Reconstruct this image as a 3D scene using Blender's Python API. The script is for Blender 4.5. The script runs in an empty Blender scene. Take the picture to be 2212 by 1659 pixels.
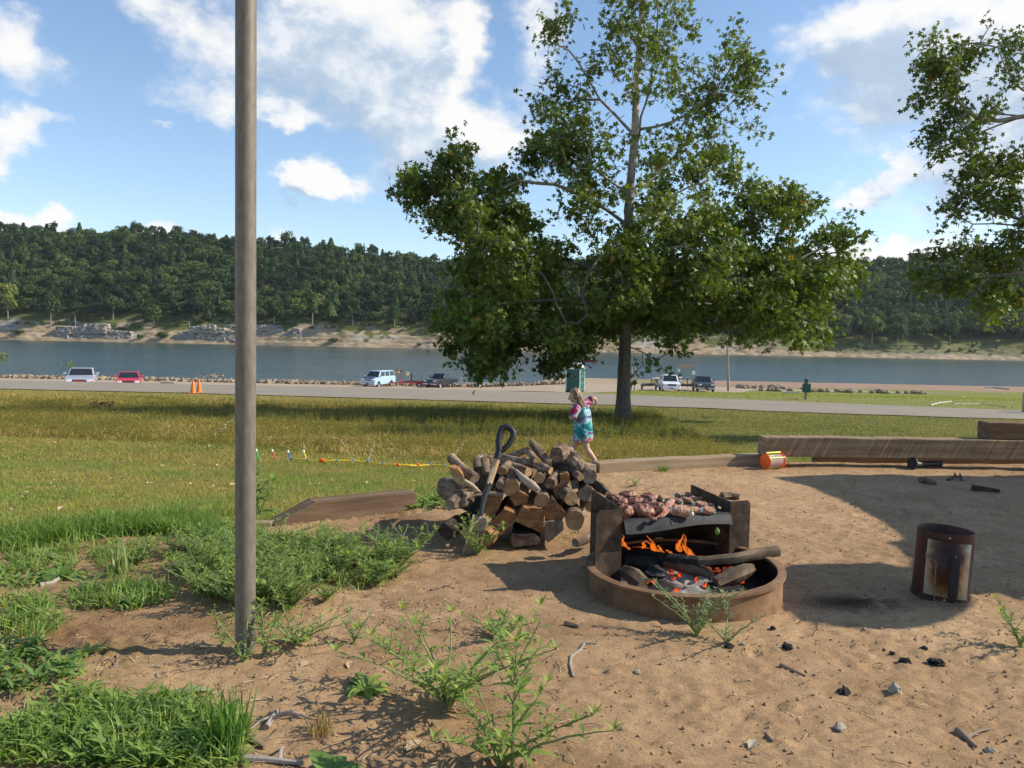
import bpy, math, random
import numpy as np
from mathutils import Vector, Matrix, Euler
R = math.radians
rng = np.random.default_rng(7)
random.seed(7)
scene = bpy.context.scene
COL = scene.collection

# ------------------------------------------------------------------ camera
CZ = 1.17
F2, CX2, CY2 = 1736.0, 1106.0, 829.5          # focal length and centre, photo measured 2212 wide
PITCH, ROLL = 3.24, 1.16
CAM_M = Matrix.Rotation(R(90 - PITCH), 3, 'X') @ Matrix.Rotation(R(ROLL), 3, 'Z')
cam = bpy.data.objects.new('camera', bpy.data.cameras.new('camera'))
COL.objects.link(cam)
cam.location = (0, 0, CZ)
cam.rotation_euler = CAM_M.to_euler()
cam.data.sensor_width = 36
cam.data.lens = 36 * F2 / 2212.0
cam.data.clip_end = 5000
cam.data.clip_start = 0.05
scene.camera = cam

def ray(px, py):
    v = CAM_M @ Vector(((px - CX2) / F2, -(py - CY2) / F2, -1))
    return v / v.y

def W(px, py, d):
    """world point at forward distance d on the sight line measured from the photo"""
    v = ray(px, py) * d
    return Vector((v.x, v.y, v.z + CZ))

# ------------------------------------------------------------------ noise
def _hash(ix, iy, seed):
    n = (ix.astype(np.int64) * 374761393 + iy.astype(np.int64) * 668265263 + seed * 974711) & 0x7fffffff
    n = ((n ^ (n >> 13)) * 1274126177) & 0x7fffffff
    n = (n ^ (n >> 16)) & 0xffff
    return n / 65535.0

def vnoise(x, y, seed=0):
    x = np.asarray(x, float); y = np.asarray(y, float)
    ix = np.floor(x); iy = np.floor(y)
    fx = x - ix; fy = y - iy
    fx = fx * fx * fx * (fx * (fx * 6 - 15) + 10); fy = fy * fy * fy * (fy * (fy * 6 - 15) + 10)
    a = _hash(ix, iy, seed); b = _hash(ix + 1, iy, seed)
    c = _hash(ix, iy + 1, seed); d = _hash(ix + 1, iy + 1, seed)
    return (a * (1 - fx) + b * fx) * (1 - fy) + (c * (1 - fx) + d * fx) * fy

def fbm(x, y, seed=0, oct=4):
    s = 0; a = 0.5; t = 0
    x = np.asarray(x, float); y = np.asarray(y, float)
    for k in range(oct):
        s = s + a * vnoise(x * 2 ** k + 17.3 * k, y * 2 ** k - 9.1 * k, seed + k); t += a; a *= 0.5
    return s / t

def sstep(a, b, x):
    t = np.clip((np.asarray(x, float) - a) / (b - a), 0, 1)
    return t * t * (3 - 2 * t)

# ------------------------------------------------------------------ terrain
PAD_X = [-8, -3, -1.75, -1.31, -.69, .3, .79, 2.44, 5.2, 9, 20]
PAD_Y = [3.6, 4.1, 4.6, 4.9, 5.42, 6.6, 7.12, 7.86, 8.25, 8.6, 8.8]
LAWN_Y = [0, 4.0, 5.0, 6, 8, 10, 13, 20, 28, 36, 38, 47]
LAWN_Z = [0, 0, -.06, -.18, -.45, -.64, -.82, -1.2, -1.63, -1.86, -1.88, -1.90]
LEFT_Y = [47, 49, 52, 58, 105, 112, 119, 126, 170, 400]
LEFT_Z = [-1.9, -2.1, -2.55, -3.23, -5.47, -5.60, -6.0, -6.6, -9, -12]
RIGHT_Y = [47, 64, 95, 120, 153, 170, 400]
RIGHT_Z = [-1.9, -2.85, -4.7, -5.35, -6.03, -6.8, -12]
WATER_Z = -6.03

def pad_edge(x):
    return np.interp(x, PAD_X, PAD_Y)

def gz(x, y, fine=False):
    x = np.asarray(x, float); y = np.asarray(y, float)
    lawn = np.interp(y, LAWN_Y, LAWN_Z)
    yb = pad_edge(x)
    wid = np.interp(x, [-3, -1, 1], [1.4, 0.9, 0.55])
    w = sstep(0, 1, (y - yb) / wid)
    z = lawn * w
    zl = np.interp(y, LEFT_Y, LEFT_Z); zr = np.interp(y, RIGHT_Y, RIGHT_Z)
    b = sstep(-5, 9, x)
    far = zl * (1 - b) + zr * b
    z = np.where(y > 47, far, z)
    z = z + w * (fbm(x * .35, y * .35, 3, 3) - .5) * .10 * sstep(4, 12, y) * (1 - sstep(36, 40, y)) 
    z = z + (1 - w) * ((fbm(x * 1.3, y * 1.3, 5, 3) - .5) * .035)
    # soil washed up against the pit edge, slight rise at the right
    if fine:
        near = 1 - sstep(7, 10, y)
        n1 = fbm(x * 9, y * 9, 11, 4) - .5
        n2 = fbm(x * 34, y * 34, 21, 3)
        n3 = vnoise(x * 62, y * 62, 31)
        rough = .35 + .65 * sstep(.45, .62, fbm(x * 1.1 + 4, y * 1.1, 41, 3))
        leftr = 1 - .72 * sstep(-.6, .9, x) * (.55 + .45 * sstep(.40, .55, fbm(x * .9, y * .9, 45, 3)))
        z = z + near * (n1 * .012 + np.maximum(n2 - .52, 0) * .070 * rough * leftr + np.maximum(n3 - .66, 0) * .016 * rough * leftr - np.maximum(.36 - n2, 0) * .05 * rough)
    return z

def ground(px, py, lo=1.2, hi=160):
    """where the sight line through a photo pixel meets the terrain"""
    v = ray(px, py)
    ds = np.concatenate([np.linspace(lo, 12, 1500), np.linspace(12.02, hi, 3000)])
    zz = CZ + v.z * ds
    g = gz(v.x * ds, ds)
    i = np.argmax(zz <= g)
    d = ds[i]
    return Vector((v.x * d, d, float(g[i])))

def on_ground(x, y, dz=0.0):
    return Vector((x, y, float(gz(x, y)) + dz))

# ------------------------------------------------------------------ mesh helpers
class MB:
    def __init__(self):
        self.v = []; self.f = []; self.m = []; self.n = 0
    def add(self, verts, faces, mat=0):
        verts = [tuple(p) for p in verts]
        b = self.n
        self.v.extend(verts); self.n += len(verts)
        for fc in faces:
            self.f.append(tuple(i + b for i in fc)); self.m.append(mat)
        return self
    def box(self, c, s, rot=None, mat=0, taper=1.0):
        hx, hy, hz = s[0] / 2, s[1] / 2, s[2] / 2
        vs = []
        for z in (-1, 1):
            t = taper if z > 0 else 1.0
            for (x, y) in ((-1, -1), (1, -1), (1, 1), (-1, 1)):
                p = Vector((x * hx * t, y * hy * t, z * hz))
                if rot is not None: p = rot @ p
                vs.append(p + Vector(c))
        return self.add(vs, [(3, 2, 1, 0), (4, 5, 6, 7), (0, 1, 5, 4), (1, 2, 6, 5), (2, 3, 7, 6), (3, 0, 4, 7)], mat)
    def tube(self, pts, radii, n=8, cap=True, mat=0, capmat=None, jit=0.0, seed=0, squash=1.0):
        pts = [Vector(p) for p in pts]
        if not hasattr(radii, '__len__'): radii = [radii] * len(pts)
        rr = random.Random(seed)
        prev = None; vs = []
        ang = [rr.uniform(-jit, jit) for _ in range(n)]
        for i, p in enumerate(pts):
            t = (pts[min(i + 1, len(pts) - 1)] - pts[max(i - 1, 0)])
            if t.length < 1e-9: t = Vector((0, 0, 1))
            t.normalize()
            if prev is None:
                a = Vector((0, 0, 1)) if abs(t.z) < .9 else Vector((1, 0, 0))
                u = t.cross(a).normalized()
            else:
                u = (prev - t * prev.dot(t))
                u = u.normalized() if u.length > 1e-6 else t.orthogonal().normalized()
            prev = u; w = t.cross(u)
            for k in range(n):
                th = 2 * math.pi * k / n
                r = radii[i] * (1 + ang[k] + rr.uniform(-jit, jit) * .4)
                vs.append(p + (u * math.cos(th) + w * math.sin(th) * squash) * r)
        fs = []
        for i in range(len(pts) - 1):
            for k in range(n):
                a = i * n + k; b = i * n + (k + 1) % n
                fs.append((a, b, b + n, a + n))
        self.add(vs, fs, mat)
        if cap:
            cm = mat if capmat is None else capmat
            base = self.n - len(vs)
            self.f.append(tuple(base + k for k in range(n - 1, -1, -1))); self.m.append(cm)
            self.f.append(tuple(base + (len(pts) - 1) * n + k for k in range(n))); self.m.append(cm)
        return self
    def lathe(self, c, prof, n=32, mat=0, close=False):
        vs = []; fs = []
        for (r, z) in prof:
            for k in range(n):
                th = 2 * math.pi * k / n
                vs.append((c[0] + r * math.cos(th), c[1] + r * math.sin(th), c[2] + z))
        m = len(prof)
        rngm = range(m if close else m - 1)
        for i in rngm:
            j = (i + 1) % m
            for k in range(n):
                k2 = (k + 1) % n
                fs.append((i * n + k, i * n + k2, j * n + k2, j * n + k))
        return self.add(vs, fs, mat)
    def ell(self, c, r, n=10, m=7, rot=None, mat=0, jit=0, seed=0):
        rr = random.Random(seed); vs = []; fs = []
        c = Vector(c)
        def pt(a, b):
            s = 1 + rr.uniform(-jit, jit)
            p = Vector((r[0] * math.sin(b) * math.cos(a) * s, r[1] * math.sin(b) * math.sin(a) * s, r[2] * math.cos(b) * s))
            return (rot @ p if rot is not None else p) + c
        vs.append(pt(0, 0))
        for i in range(1, m):
            for k in range(n):
                vs.append(pt(2 * math.pi * k / n, math.pi * i / m))
        vs.append(pt(0, math.pi))
        for k in range(n):
            fs.append((0, 1 + k, 1 + (k + 1) % n))
        for i in range(m - 2):
            for k in range(n):
                a = 1 + i * n + k; b = 1 + i * n + (k + 1) % n
                fs.append((a, a + n, b + n, b))
        last = len(vs) - 1; o = 1 + (m - 2) * n
        for k in range(n):
            fs.append((o + (k + 1) % n, o + k, last))
        return self.add(vs, fs, mat)
    def prism(self, outline, h, M=None, mat=0):
        """outline in local xz (list of (x,z)), thickness h along local y, placed by matrix M"""
        n = len(outline); vs = []
        for y in (-h / 2, h / 2):
            for (x, z) in outline:
                p = Vector((x, y, z))
                vs.append(M @ p if M is not None else p)
        fs = [tuple(range(n)), tuple(range(2 * n - 1, n - 1, -1))]
        for k in range(n):
            k2 = (k + 1) % n
            fs.append((k2, k, k + n, k2 + n))
        return self.add(vs, fs, mat)
    def build(self, name, mat, parent=None, smooth=True, bevel=0, sub=0, angle=40):
        me = bpy.data.meshes.new(name)
        me.from_pydata(self.v, [], self.f)
        mats = mat if isinstance(mat, (list, tuple)) else [mat]
        for q in mats: me.materials.append(q)
        if len(mats) > 1: me.polygons.foreach_set('material_index', self.m)
        if smooth:
            me.polygons.foreach_set('use_smooth', [True] * len(me.polygons))
            try: me.set_sharp_from_angle(angle=R(angle))
            except Exception: pass
        me.validate(); me.update()
        o = bpy.data.objects.new(name, me)
        COL.objects.link(o)
        if parent is not None: o.parent = parent
        if bevel:
            b = o.modifiers.new('bevel', 'BEVEL'); b.width = bevel; b.segments = 2; b.limit_method = 'ANGLE'
        if sub:
            s = o.modifiers.new('sub', 'SUBSURF'); s.levels = sub; s.render_levels = sub
        return o

def np_mesh(name, verts, faces, mat, parent=None, smooth=False, face_attr=None, point_attr=None):
    """verts (n,3) array, faces (m,k) array of one polygon size, or list of such arrays"""
    me = bpy.data.meshes.new(name)
    fl = faces if isinstance(faces, list) else [faces]
    me.vertices.add(len(verts)); me.vertices.foreach_set('co', np.asarray(verts, np.float32).ravel())
    loops = np.concatenate([f.ravel() for f in fl]).astype(np.int32)
    tot = np.concatenate([np.full(len(f), f.shape[1]) for f in fl]).astype(np.int32)
    start = np.concatenate([[0], np.cumsum(tot)[:-1]]).astype(np.int32)
    me.loops.add(len(loops)); me.loops.foreach_set('vertex_index', loops)
    me.polygons.add(len(tot)); me.polygons.foreach_set('loop_start', start)
    try: me.polygons.foreach_set('loop_total', tot)
    except Exception: pass
    if smooth: me.polygons.foreach_set('use_smooth', np.ones(len(tot), bool))
    for q in (mat if isinstance(mat, (list, tuple)) else [mat]): me.materials.append(q)
    me.update(calc_edges=True)
    for dom, at in (('FACE', face_attr), ('POINT', point_attr)):
        for k, a in (at or {}).items():
            a = np.asarray(a, np.float32)
            if a.ndim == 1:
                t = me.attributes.new(k, 'FLOAT', dom); t.data.foreach_set('value', a)
            else:
                if a.shape[1] == 3: a = np.concatenate([a, np.ones((len(a), 1), np.float32)], 1)
                t = me.attributes.new(k, 'FLOAT_COLOR', dom); t.data.foreach_set('color', a.astype(np.float32).ravel())
    o = bpy.data.objects.new(name, me); COL.objects.link(o)
    if parent is not None: o.parent = parent
    return o

def empty(name, loc=(0, 0, 0), rz=0.0):
    o = bpy.data.objects.new(name, None); COL.objects.link(o)
    o.location = loc; o.rotation_euler = (0, 0, rz); o.empty_display_size = .1
    return o

def tag(o, label=None, cat=None, group=None, kind=None):
    if label: o['label'] = label
    if cat: o['category'] = cat
    if group: o['group'] = group
    if kind: o['kind'] = kind
    return o

def thing(name, label, cat, loc=(0, 0, 0), rz=0.0, group=None):
    return tag(empty(name, loc, rz), label, cat, group)

def struct(o):
    o['kind'] = 'structure'; return o

def stuff(o, label, cat):
    return tag(o, label, cat, kind='stuff')

def copy_tree(o, parent=None):
    c = o.copy(); COL.objects.link(c)
    c.parent = parent
    for ch in list(o.children): copy_tree(ch, c)
    return c

# ------------------------------------------------------------------ materials
def _nt(name):
    m = bpy.data.materials.new(name); m.use_nodes = True
    nt = m.node_tree
    return m, nt, nt.nodes['Principled BSDF'], nt.nodes['Material Output']

def ramp(nt, stops, fac=None):
    r = nt.nodes.new('ShaderNodeValToRGB'); e = r.color_ramp.elements
    while len(e) < len(stops): e.new(.5)
    for i, (p, c) in enumerate(stops):
        e[i].position = p; e[i].color = (*c, 1) if len(c) == 3 else c
    if fac is not None: nt.links.new(fac, r.inputs[0])
    return r

def noise(nt, scale, detail=5, rough=.6, vec=None, kind='Object', stretch=None, dist=0):
    tc = nt.nodes.new('ShaderNodeTexCoord')
    src = tc.outputs[kind] if vec is None else vec
    if stretch:
        mp = nt.nodes.new('ShaderNodeMapping'); mp.inputs['Scale'].default_value = stretch
        nt.links.new(src, mp.inputs[0]); src = mp.outputs[0]
    n = nt.nodes.new('ShaderNodeTexNoise'); n.inputs['Scale'].default_value = scale
    n.inputs['Detail'].default_value = detail; n.inputs['Roughness'].default_value = rough
    n.inputs['Distortion'].default_value = dist
    nt.links.new(src, n.inputs['Vector'])
    return n

def mat(name, stops, scale=6, rough=.8, bump=.3, bscale=None, metal=0, spec=.4, stretch=None, detail=6, bdist=.01, kind='Object', coat=0, dist=0):
    """noise-varied surface: stops are [(pos, rgb), ...] or a single rgb"""
    m, nt, p, out = _nt(name)
    if not isinstance(stops[0], (tuple, list)):
        stops = [(0.3, tuple(c * .88 for c in stops)), (0.7, tuple(min(1, c * 1.1) for c in stops))]
    n = noise(nt, scale, detail, .62, stretch=stretch, kind=kind, dist=dist)
    r = ramp(nt, stops, n.outputs['Fac'])
    nt.links.new(r.outputs[0], p.inputs['Base Color'])
    p.inputs['Roughness'].default_value = rough; p.inputs['Metallic'].default_value = metal
    p.inputs['Specular IOR Level'].default_value = spec
    p.inputs['Coat Weight'].default_value = coat
    if bump:
        n2 = noise(nt, bscale or scale * 3, 6, .65, stretch=stretch, kind=kind)
        b = nt.nodes.new('ShaderNodeBump'); b.inputs['Strength'].default_value = bump; b.inputs['Distance'].default_value = bdist
        nt.links.new(n2.outputs['Fac'], b.inputs['Height']); nt.links.new(b.outputs[0], p.inputs['Normal'])
    return m

def leaf_mat(name, stops, trans=.35, rough=.5, attr='rnd', tmul=(1.15, 1.25, .5), spec=.35):
    m, nt, p, out = _nt(name)
    a = nt.nodes.new('ShaderNodeAttribute'); a.attribute_name = attr
    r = ramp(nt, stops, a.outputs['Fac'])
    nt.links.new(r.outputs[0], p.inputs['Base Color'])
    p.inputs['Roughness'].default_value = rough; p.inputs['Specular IOR Level'].default_value = spec
    t = nt.nodes.new('ShaderNodeBsdfTranslucent')
    mx = nt.nodes.new('ShaderNodeMix'); mx.data_type = 'RGBA'; mx.blend_type = 'MULTIPLY'; mx.inputs[0].default_value = 1
    nt.links.new(r.outputs[0], mx.inputs[6]); mx.inputs[7].default_value = (*tmul, 1)
    nt.links.new(mx.outputs[2], t.inputs[0])
    ms = nt.nodes.new('ShaderNodeMixShader'); ms.inputs[0].default_value = trans
    nt.links.new(p.outputs[0], ms.inputs[1]); nt.links.new(t.outputs[0], ms.inputs[2])
    nt.links.new(ms.outputs[0], out.inputs[0])
    return m

def paint(name, c, rough=.35, coat=.4, metal=0, dirt=.15):
    m = mat(name, [(.3, tuple(x * (1 - dirt) for x in c)), (.7, c)], scale=3, rough=rough, bump=0, metal=metal, coat=coat, spec=.5)
    return m

def emit(name, stops, strength, scale=8, attr=None):
    m, nt, p, out = _nt(name)
    n = noise(nt, scale, 4)
    r = ramp(nt, stops, n.outputs['Fac'])
    nt.links.new(r.outputs[0], p.inputs['Emission Color']); p.inputs['Emission Strength'].default_value = strength
    p.inputs['Base Color'].default_value = (.02, .015, .01, 1); p.inputs['Roughness'].default_value = .9
    return m
# ------------------------------------------------------------------ sun, sky and clouds
SUN_AZ, SUN_EL = 4.0, 35.0            # azimuth measured from +x (right) towards +y (away)
sd = Vector((math.cos(R(SUN_EL)) * math.cos(R(SUN_AZ)), math.cos(R(SUN_EL)) * math.sin(R(SUN_AZ)), math.sin(R(SUN_EL))))
sun = bpy.data.objects.new('sun', bpy.data.lights.new('sun', 'SUN')); COL.objects.link(sun)
sun.rotation_euler = (-sd).to_track_quat('-Z', 'Y').to_euler()
sun.location = (60, 0, 50)
sun.data.energy = 4.5; sun.data.angle = R(.5); sun.data.color = (1.0, .91, .76)

world = bpy.data.worlds.new('World'); scene.world = world
world.use_nodes = True
wn = world.node_tree; wn.nodes.clear()

def add(nt, t, **kw):
    n = nt.nodes.new(t)
    for k, v in kw.items(): setattr(n, k, v)
    return n

def mth(nt, op, a, b=None, c=None):
    n = nt.nodes.new('ShaderNodeMath'); n.operation = op
    for i, q in enumerate((a, b, c)):
        if q is None: continue
        if isinstance(q, (int, float)): n.inputs[i].default_value = q
        else: nt.links.new(q, n.inputs[i])
    return n.outputs[0]

def azel(px, py):
    v = ray(px, py)
    return math.degrees(math.atan2(v.x, v.y)), math.degrees(math.atan2(v.z, math.hypot(v.x, v.y)))

# clouds of the afternoon: direction, angular half sizes (degrees), weight
CLOUDS = [(760, 30, 300, 110, 1.05), (860, 180, 150, 95, 1.05), (560, 130, 190, 70, .62), (330, 20, 130, 50, .55), (470, 215, 200, 40, .62), (610, 252, 95, 26, .72),
          (15, 85, 80, 62, .95), (20, 272, 62, 32, .9), (-10, 345, 36, 34, .8), (100, 245, 40, 18, .5),
          (650, 375, 48, 42, 1.2), (705, 415, 58, 30, 1.2), (800, 440, 150, 40, .36), (950, 330, 130, 90, .74), (930, 260, 60, 50, .7), (1080, 305, 95, 55, .85),
          (60, 472, 95, 22, .95), (130, 452, 30, 20, .8), (330, 505, 42, 20, .85), (612, 512, 52, 34, 1.0), (850, 370, 160, 45, .36), (365, 270, 32, 12, .6),
          (1000, 60, 42, 75, .6), (1165, 90, 60, 110, .82), (2010, 60, 250, 120, .92), (2150, 130, 160, 110, 1.1), (1930, 140, 180, 110, .85), (2090, 330, 160, 85, .62),
          (2060, 440, 170, 75, .55), (1925, 365, 34, 34, .85), (1875, 430, 30, 26, .85), (1850, 556, 95, 26, .95), (1990, 545, 160, 22, .8), (1690, 415, 40, 40, .6), (1750, 450, 50, 30, .6),
          (2700, 300, 300, 120, 1.0), (-500, 250, 300, 120, .9), (3300, 100, 400, 200, .9), (-1200, 420, 400, 100, .9)]
g = bpy.data.node_groups.new('cloud_density', 'ShaderNodeTree')
g.interface.new_socket('az', in_out='INPUT', socket_type='NodeSocketFloat')
g.interface.new_socket('el', in_out='INPUT', socket_type='NodeSocketFloat')
g.interface.new_socket('D', in_out='OUTPUT', socket_type='NodeSocketFloat')
gi = g.nodes.new('NodeGroupInput'); go = g.nodes.new('NodeGroupOutput')
cb = add(g, 'ShaderNodeCombineXYZ'); g.links.new(gi.outputs[0], cb.inputs[0])
g.links.new(mth(g, 'MULTIPLY', gi.outputs[1], 1.35), cb.inputs[1])
n1 = add(g, 'ShaderNodeTexNoise'); n1.inputs['Scale'].default_value = .21; n1.inputs['Detail'].default_value = 9; n1.inputs['Roughness'].default_value = .60
n1.inputs['Distortion'].default_value = .25
n2 = add(g, 'ShaderNodeTexNoise'); n2.inputs['Scale'].default_value = .11; n2.inputs['Detail'].default_value = 3
for n in (n1, n2): g.links.new(cb.outputs[0], n.inputs['Vector'])
sep = add(g, 'ShaderNodeSeparateColor'); g.links.new(n2.outputs['Color'], sep.inputs[0])
n3 = add(g, 'ShaderNodeTexNoise'); n3.inputs['Scale'].default_value = .55; n3.inputs['Detail'].default_value = 4; n3.inputs['Roughness'].default_value = .6; g.links.new(cb.outputs[0], n3.inputs['Vector'])
sep3 = add(g, 'ShaderNodeSeparateColor'); g.links.new(n3.outputs['Color'], sep3.inputs[0])
az_b = mth(g, 'ADD', gi.outputs[0], mth(g, 'MULTIPLY', mth(g, 'SUBTRACT', sep3.outputs[0], .5), 3.4)); el_b = mth(g, 'ADD', gi.outputs[1], mth(g, 'MULTIPLY', mth(g, 'SUBTRACT', sep3.outputs[1], .5), 2.6))
azw = mth(g, 'ADD', az_b, mth(g, 'MULTIPLY', mth(g, 'SUBTRACT', sep.outputs[0], .5), 5.0))
elw = mth(g, 'ADD', el_b, mth(g, 'MULTIPLY', mth(g, 'SUBTRACT', sep.outputs[1], .5), 3.0))
tot = None
for (px, py, rx, ry, w) in CLOUDS:
    a0, e0 = azel(px, py)
    ra = rx / F2 * 57.3; re = ry / F2 * 57.3
    da = mth(g, 'MULTIPLY', mth(g, 'SUBTRACT', azw, a0), 1 / ra)
    de = mth(g, 'MULTIPLY', mth(g, 'SUBTRACT', elw, e0), 1 / re)
    q = mth(g, 'ADD', mth(g, 'MULTIPLY', da, da), mth(g, 'MULTIPLY', de, de))
    ex = mth(g, 'MULTIPLY', mth(g, 'POWER', 2.718, mth(g, 'MULTIPLY', q, -1.0)), w)
    tot = ex if tot is None else mth(g, 'ADD', tot, ex)
tot = mth(g, 'MINIMUM', tot, 1.25)
nz = mth(g, 'MULTIPLY', mth(g, 'SUBTRACT', n1.outputs['Fac'], .5), 1.75)
g.links.new(mth(g, 'ADD', tot, nz), go.inputs[0])

tc = add(wn, 'ShaderNodeTexCoord'); sx = add(wn, 'ShaderNodeSeparateXYZ'); wn.links.new(tc.outputs['Generated'], sx.inputs[0])
az = mth(wn, 'MULTIPLY', mth(wn, 'ARCTAN2', sx.outputs[0], sx.outputs[1]), 57.2958)
el = mth(wn, 'MULTIPLY', mth(wn, 'ARCSINE', sx.outputs[2]), 57.2958)
def dens(da, de):
    q = wn.nodes.new('ShaderNodeGroup'); q.node_tree = g
    wn.links.new(mth(wn, 'ADD', az, da), q.inputs[0]); wn.links.new(mth(wn, 'ADD', el, de), q.inputs[1])
    return q.outputs[0]
D0 = dens(0, 0); D1 = dens(1.6, 1.5)
def smooth(v, a, b):
    m = wn.nodes.new('ShaderNodeMapRange'); m.interpolation_type = 'SMOOTHSTEP'
    wn.links.new(v, m.inputs[0]); m.inputs[1].default_value = a; m.inputs[2].default_value = b
    return m.outputs[0]
cover = smooth(D0, .36, 1.08)
thick = smooth(D1, .45, 1.45)                 # how much cloud lies between here and the sun
edge = mth(wn, 'SUBTRACT', D0, D1)
lit = mth(wn, 'ADD', mth(wn, 'SUBTRACT', 1.0, mth(wn, 'MULTIPLY', thick, .62)), mth(wn, 'MULTIPLY', edge, .38))
lit = mth(wn, 'MINIMUM', mth(wn, 'MAXIMUM', lit, 0), 1)
cr = ramp(wn, [(0, (.36, .47, .62)), (.38, (.52, .63, .77)), (.66, (.84, .88, .93)), (1, (1.0, .985, .96))], lit)
sky = add(wn, 'ShaderNodeTexSky'); sky.sky_type = 'NISHITA'; sky.sun_disc = False
sky.sun_elevation = R(SUN_EL); sky.sun_rotation = R(90 - SUN_AZ); sky.air_density = 1.0; sky.dust_density = .25; sky.ozone_density = 2.2
SKY_STRENGTH = .135
bg = add(wn, 'ShaderNodeBackground'); wn.links.new(sky.outputs[0], bg.inputs[0]); bg.inputs[1].default_value = SKY_STRENGTH
bc = add(wn, 'ShaderNodeBackground'); wn.links.new(cr.outputs[0], bc.inputs[0]); bc.inputs[1].default_value = .74
above = smooth(el, -1.0, 1.5)
ms = add(wn, 'ShaderNodeMixShader'); wn.links.new(mth(wn, 'MULTIPLY', mth(wn, 'MULTIPLY', cover, .94), above), ms.inputs[0])
wn.links.new(bg.outputs[0], ms.inputs[1]); wn.links.new(bc.outputs[0], ms.inputs[2])
wo = add(wn, 'ShaderNodeOutputWorld'); wn.links.new(ms.outputs[0], wo.inputs[0])
world.cycles.sampling_method = 'MANUAL'; world.cycles.sample_map_resolution = 512

scene.view_settings.view_transform = 'Standard'; scene.view_settings.look = 'None'
scene.view_settings.exposure = .48; scene.view_settings.gamma = 1
scene.cycles.use_denoising = True
scene.cycles.max_bounces = 6; scene.cycles.diffuse_bounces = 3; scene.cycles.glossy_bounces = 3
scene.cycles.transmission_bounces = 3; scene.cycles.transparent_max_bounces = 6
# ------------------------------------------------------------------ ground sheet
def grow(start, stop, step, k):
    out = [start]; s = step
    while out[-1] < stop:
        out.append(out[-1] + s); s *= k
    return out
def ground_cols():
    c = list(np.arange(-3.3, 3.3001, .02))
    r = grow(3.3, 420, .03, 1.045)[1:]
    return np.array([-q for q in reversed(r)] + c + r)
def ground_rows():
    a = list(np.arange(1.5, 5.6, .0125))
    b = grow(a[-1], 9, .0135, 1.008)[1:]
    c = grow(b[-1], 47, (b[-1] - b[-2]), 1.022)[1:]
    d = grow(c[-1], 180, .5, 1.03)[1:]
    back = [-q for q in reversed(grow(0, 30, .25, 1.15))] + list(np.arange(.1, 1.5, .05))
    return np.array(back + a + b + c + d)
gx = ground_cols(); gy = ground_rows()
GX, GY = np.meshgrid(gx, gy)
GZ = gz(GX, GY, fine=True)

def grass_mask(x, y):
    """1 where turf covers the soil, 0 on trodden dirt"""
    x = np.asarray(x, float); y = np.asarray(y, float)
    yb = pad_edge(x)
    n = (fbm(x * 1.7, y * 1.7, 51, 4) - .5)
    off = np.interp(x, [-6, -3, -2, -1.2, 0, 1], [.2, .12, .05, .05, .12, .12])
    m = sstep(0, .28, y - yb - off + n * 1.1 * np.interp(x, [-2, -1, .2], [1, .4, .15]))
    # thin turf islands on the left of the pad
    isl = sstep(.56, .7, fbm(x * 2.1 + 3, y * 2.6, 61, 3)) * sstep(-.6, -1.6, x) * .40
    return np.clip(np.maximum(m, isl * (y > 1)), 0, 1)

GM = grass_mask(GX, GY)
n_big = fbm(GX * .9, GY * .9, 71, 4); n_sm = fbm(GX * 7, GY * 7, 81, 4); n_f = fbm(GX * 30, GY * 30, 91, 3)
def mixc(a, b, t):
    return np.asarray(a)[None, None, :] * (1 - t[..., None]) + np.asarray(b)[None, None, :] * t[..., None]
dirt = mixc((.275, .168, .085), (.415, .275, .152), np.clip(n_big * 1.2 - .1 + (n_sm - .5) * .8, 0, 1))
damp = sstep(.52, .75, fbm(GX * 1.6 + 9, GY * 1.6, 101, 4)) * np.interp(GX, [-2, .3, 1.2], [1.0, .62, .22])
dirt = dirt * (1 - damp[..., None] * np.array([.40, .46, .50]))
dirt = dirt * (.82 + .36 * n_f)[..., None] * (.88 + .24 * fbm(GX * .45 + 2, GY * .45, 95, 3))[..., None]
# charcoal-blackened soil beside the fire ring
soot = sstep(.34, .02, np.hypot((GX - 1.56) / 1.2, (GY - 3.62) / .55)) * sstep(.45, .62, n_sm) * .85
dirt = dirt * (1 - soot[..., None])
# turf colours: olive mown lawn, drier beyond, greener beside the timbers
dry = sstep(9.5, 13.5, GY + (n_big - .5) * 3) * (1 - sstep(24, 34, GY))
tg = mixc((.185, .170, .048), (.27, .215, .068), np.clip(n_big * .8 + (n_sm - .5), 0, 1))
tg = tg * (1 - dry[..., None]) + mixc((.25, .185, .055), (.18, .155, .045), n_sm) * dry[..., None]
right = sstep(1, 6, GX) * (GY > 9)
tg = tg * (1 - .8 * right[..., None]) + mixc((.15, .18, .042), (.21, .20, .055), n_sm) * .8 * right[..., None]
# bare clay bank along the water on the right
clay = sstep(0, 7, GY - 118 - 6 * (n_big - .5)) * sstep(20, 34, GX)
tg = tg * (1 - clay[..., None]) + mixc((.26, .17, .115), (.33, .23, .16), n_sm) * clay[..., None]
shore = (1 - sstep(14, 28, GX)) * sstep(100, 106, GY)
tg = tg * (1 - shore[..., None]) + mixc((.38, .30, .21), (.3, .23, .16), n_sm) * shore[..., None]
tg = tg * (1 - .25 * (sstep(40, 34, GY)))[..., None]
col = dirt * (1 - GM[..., None]) + tg * GM[..., None]

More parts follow.
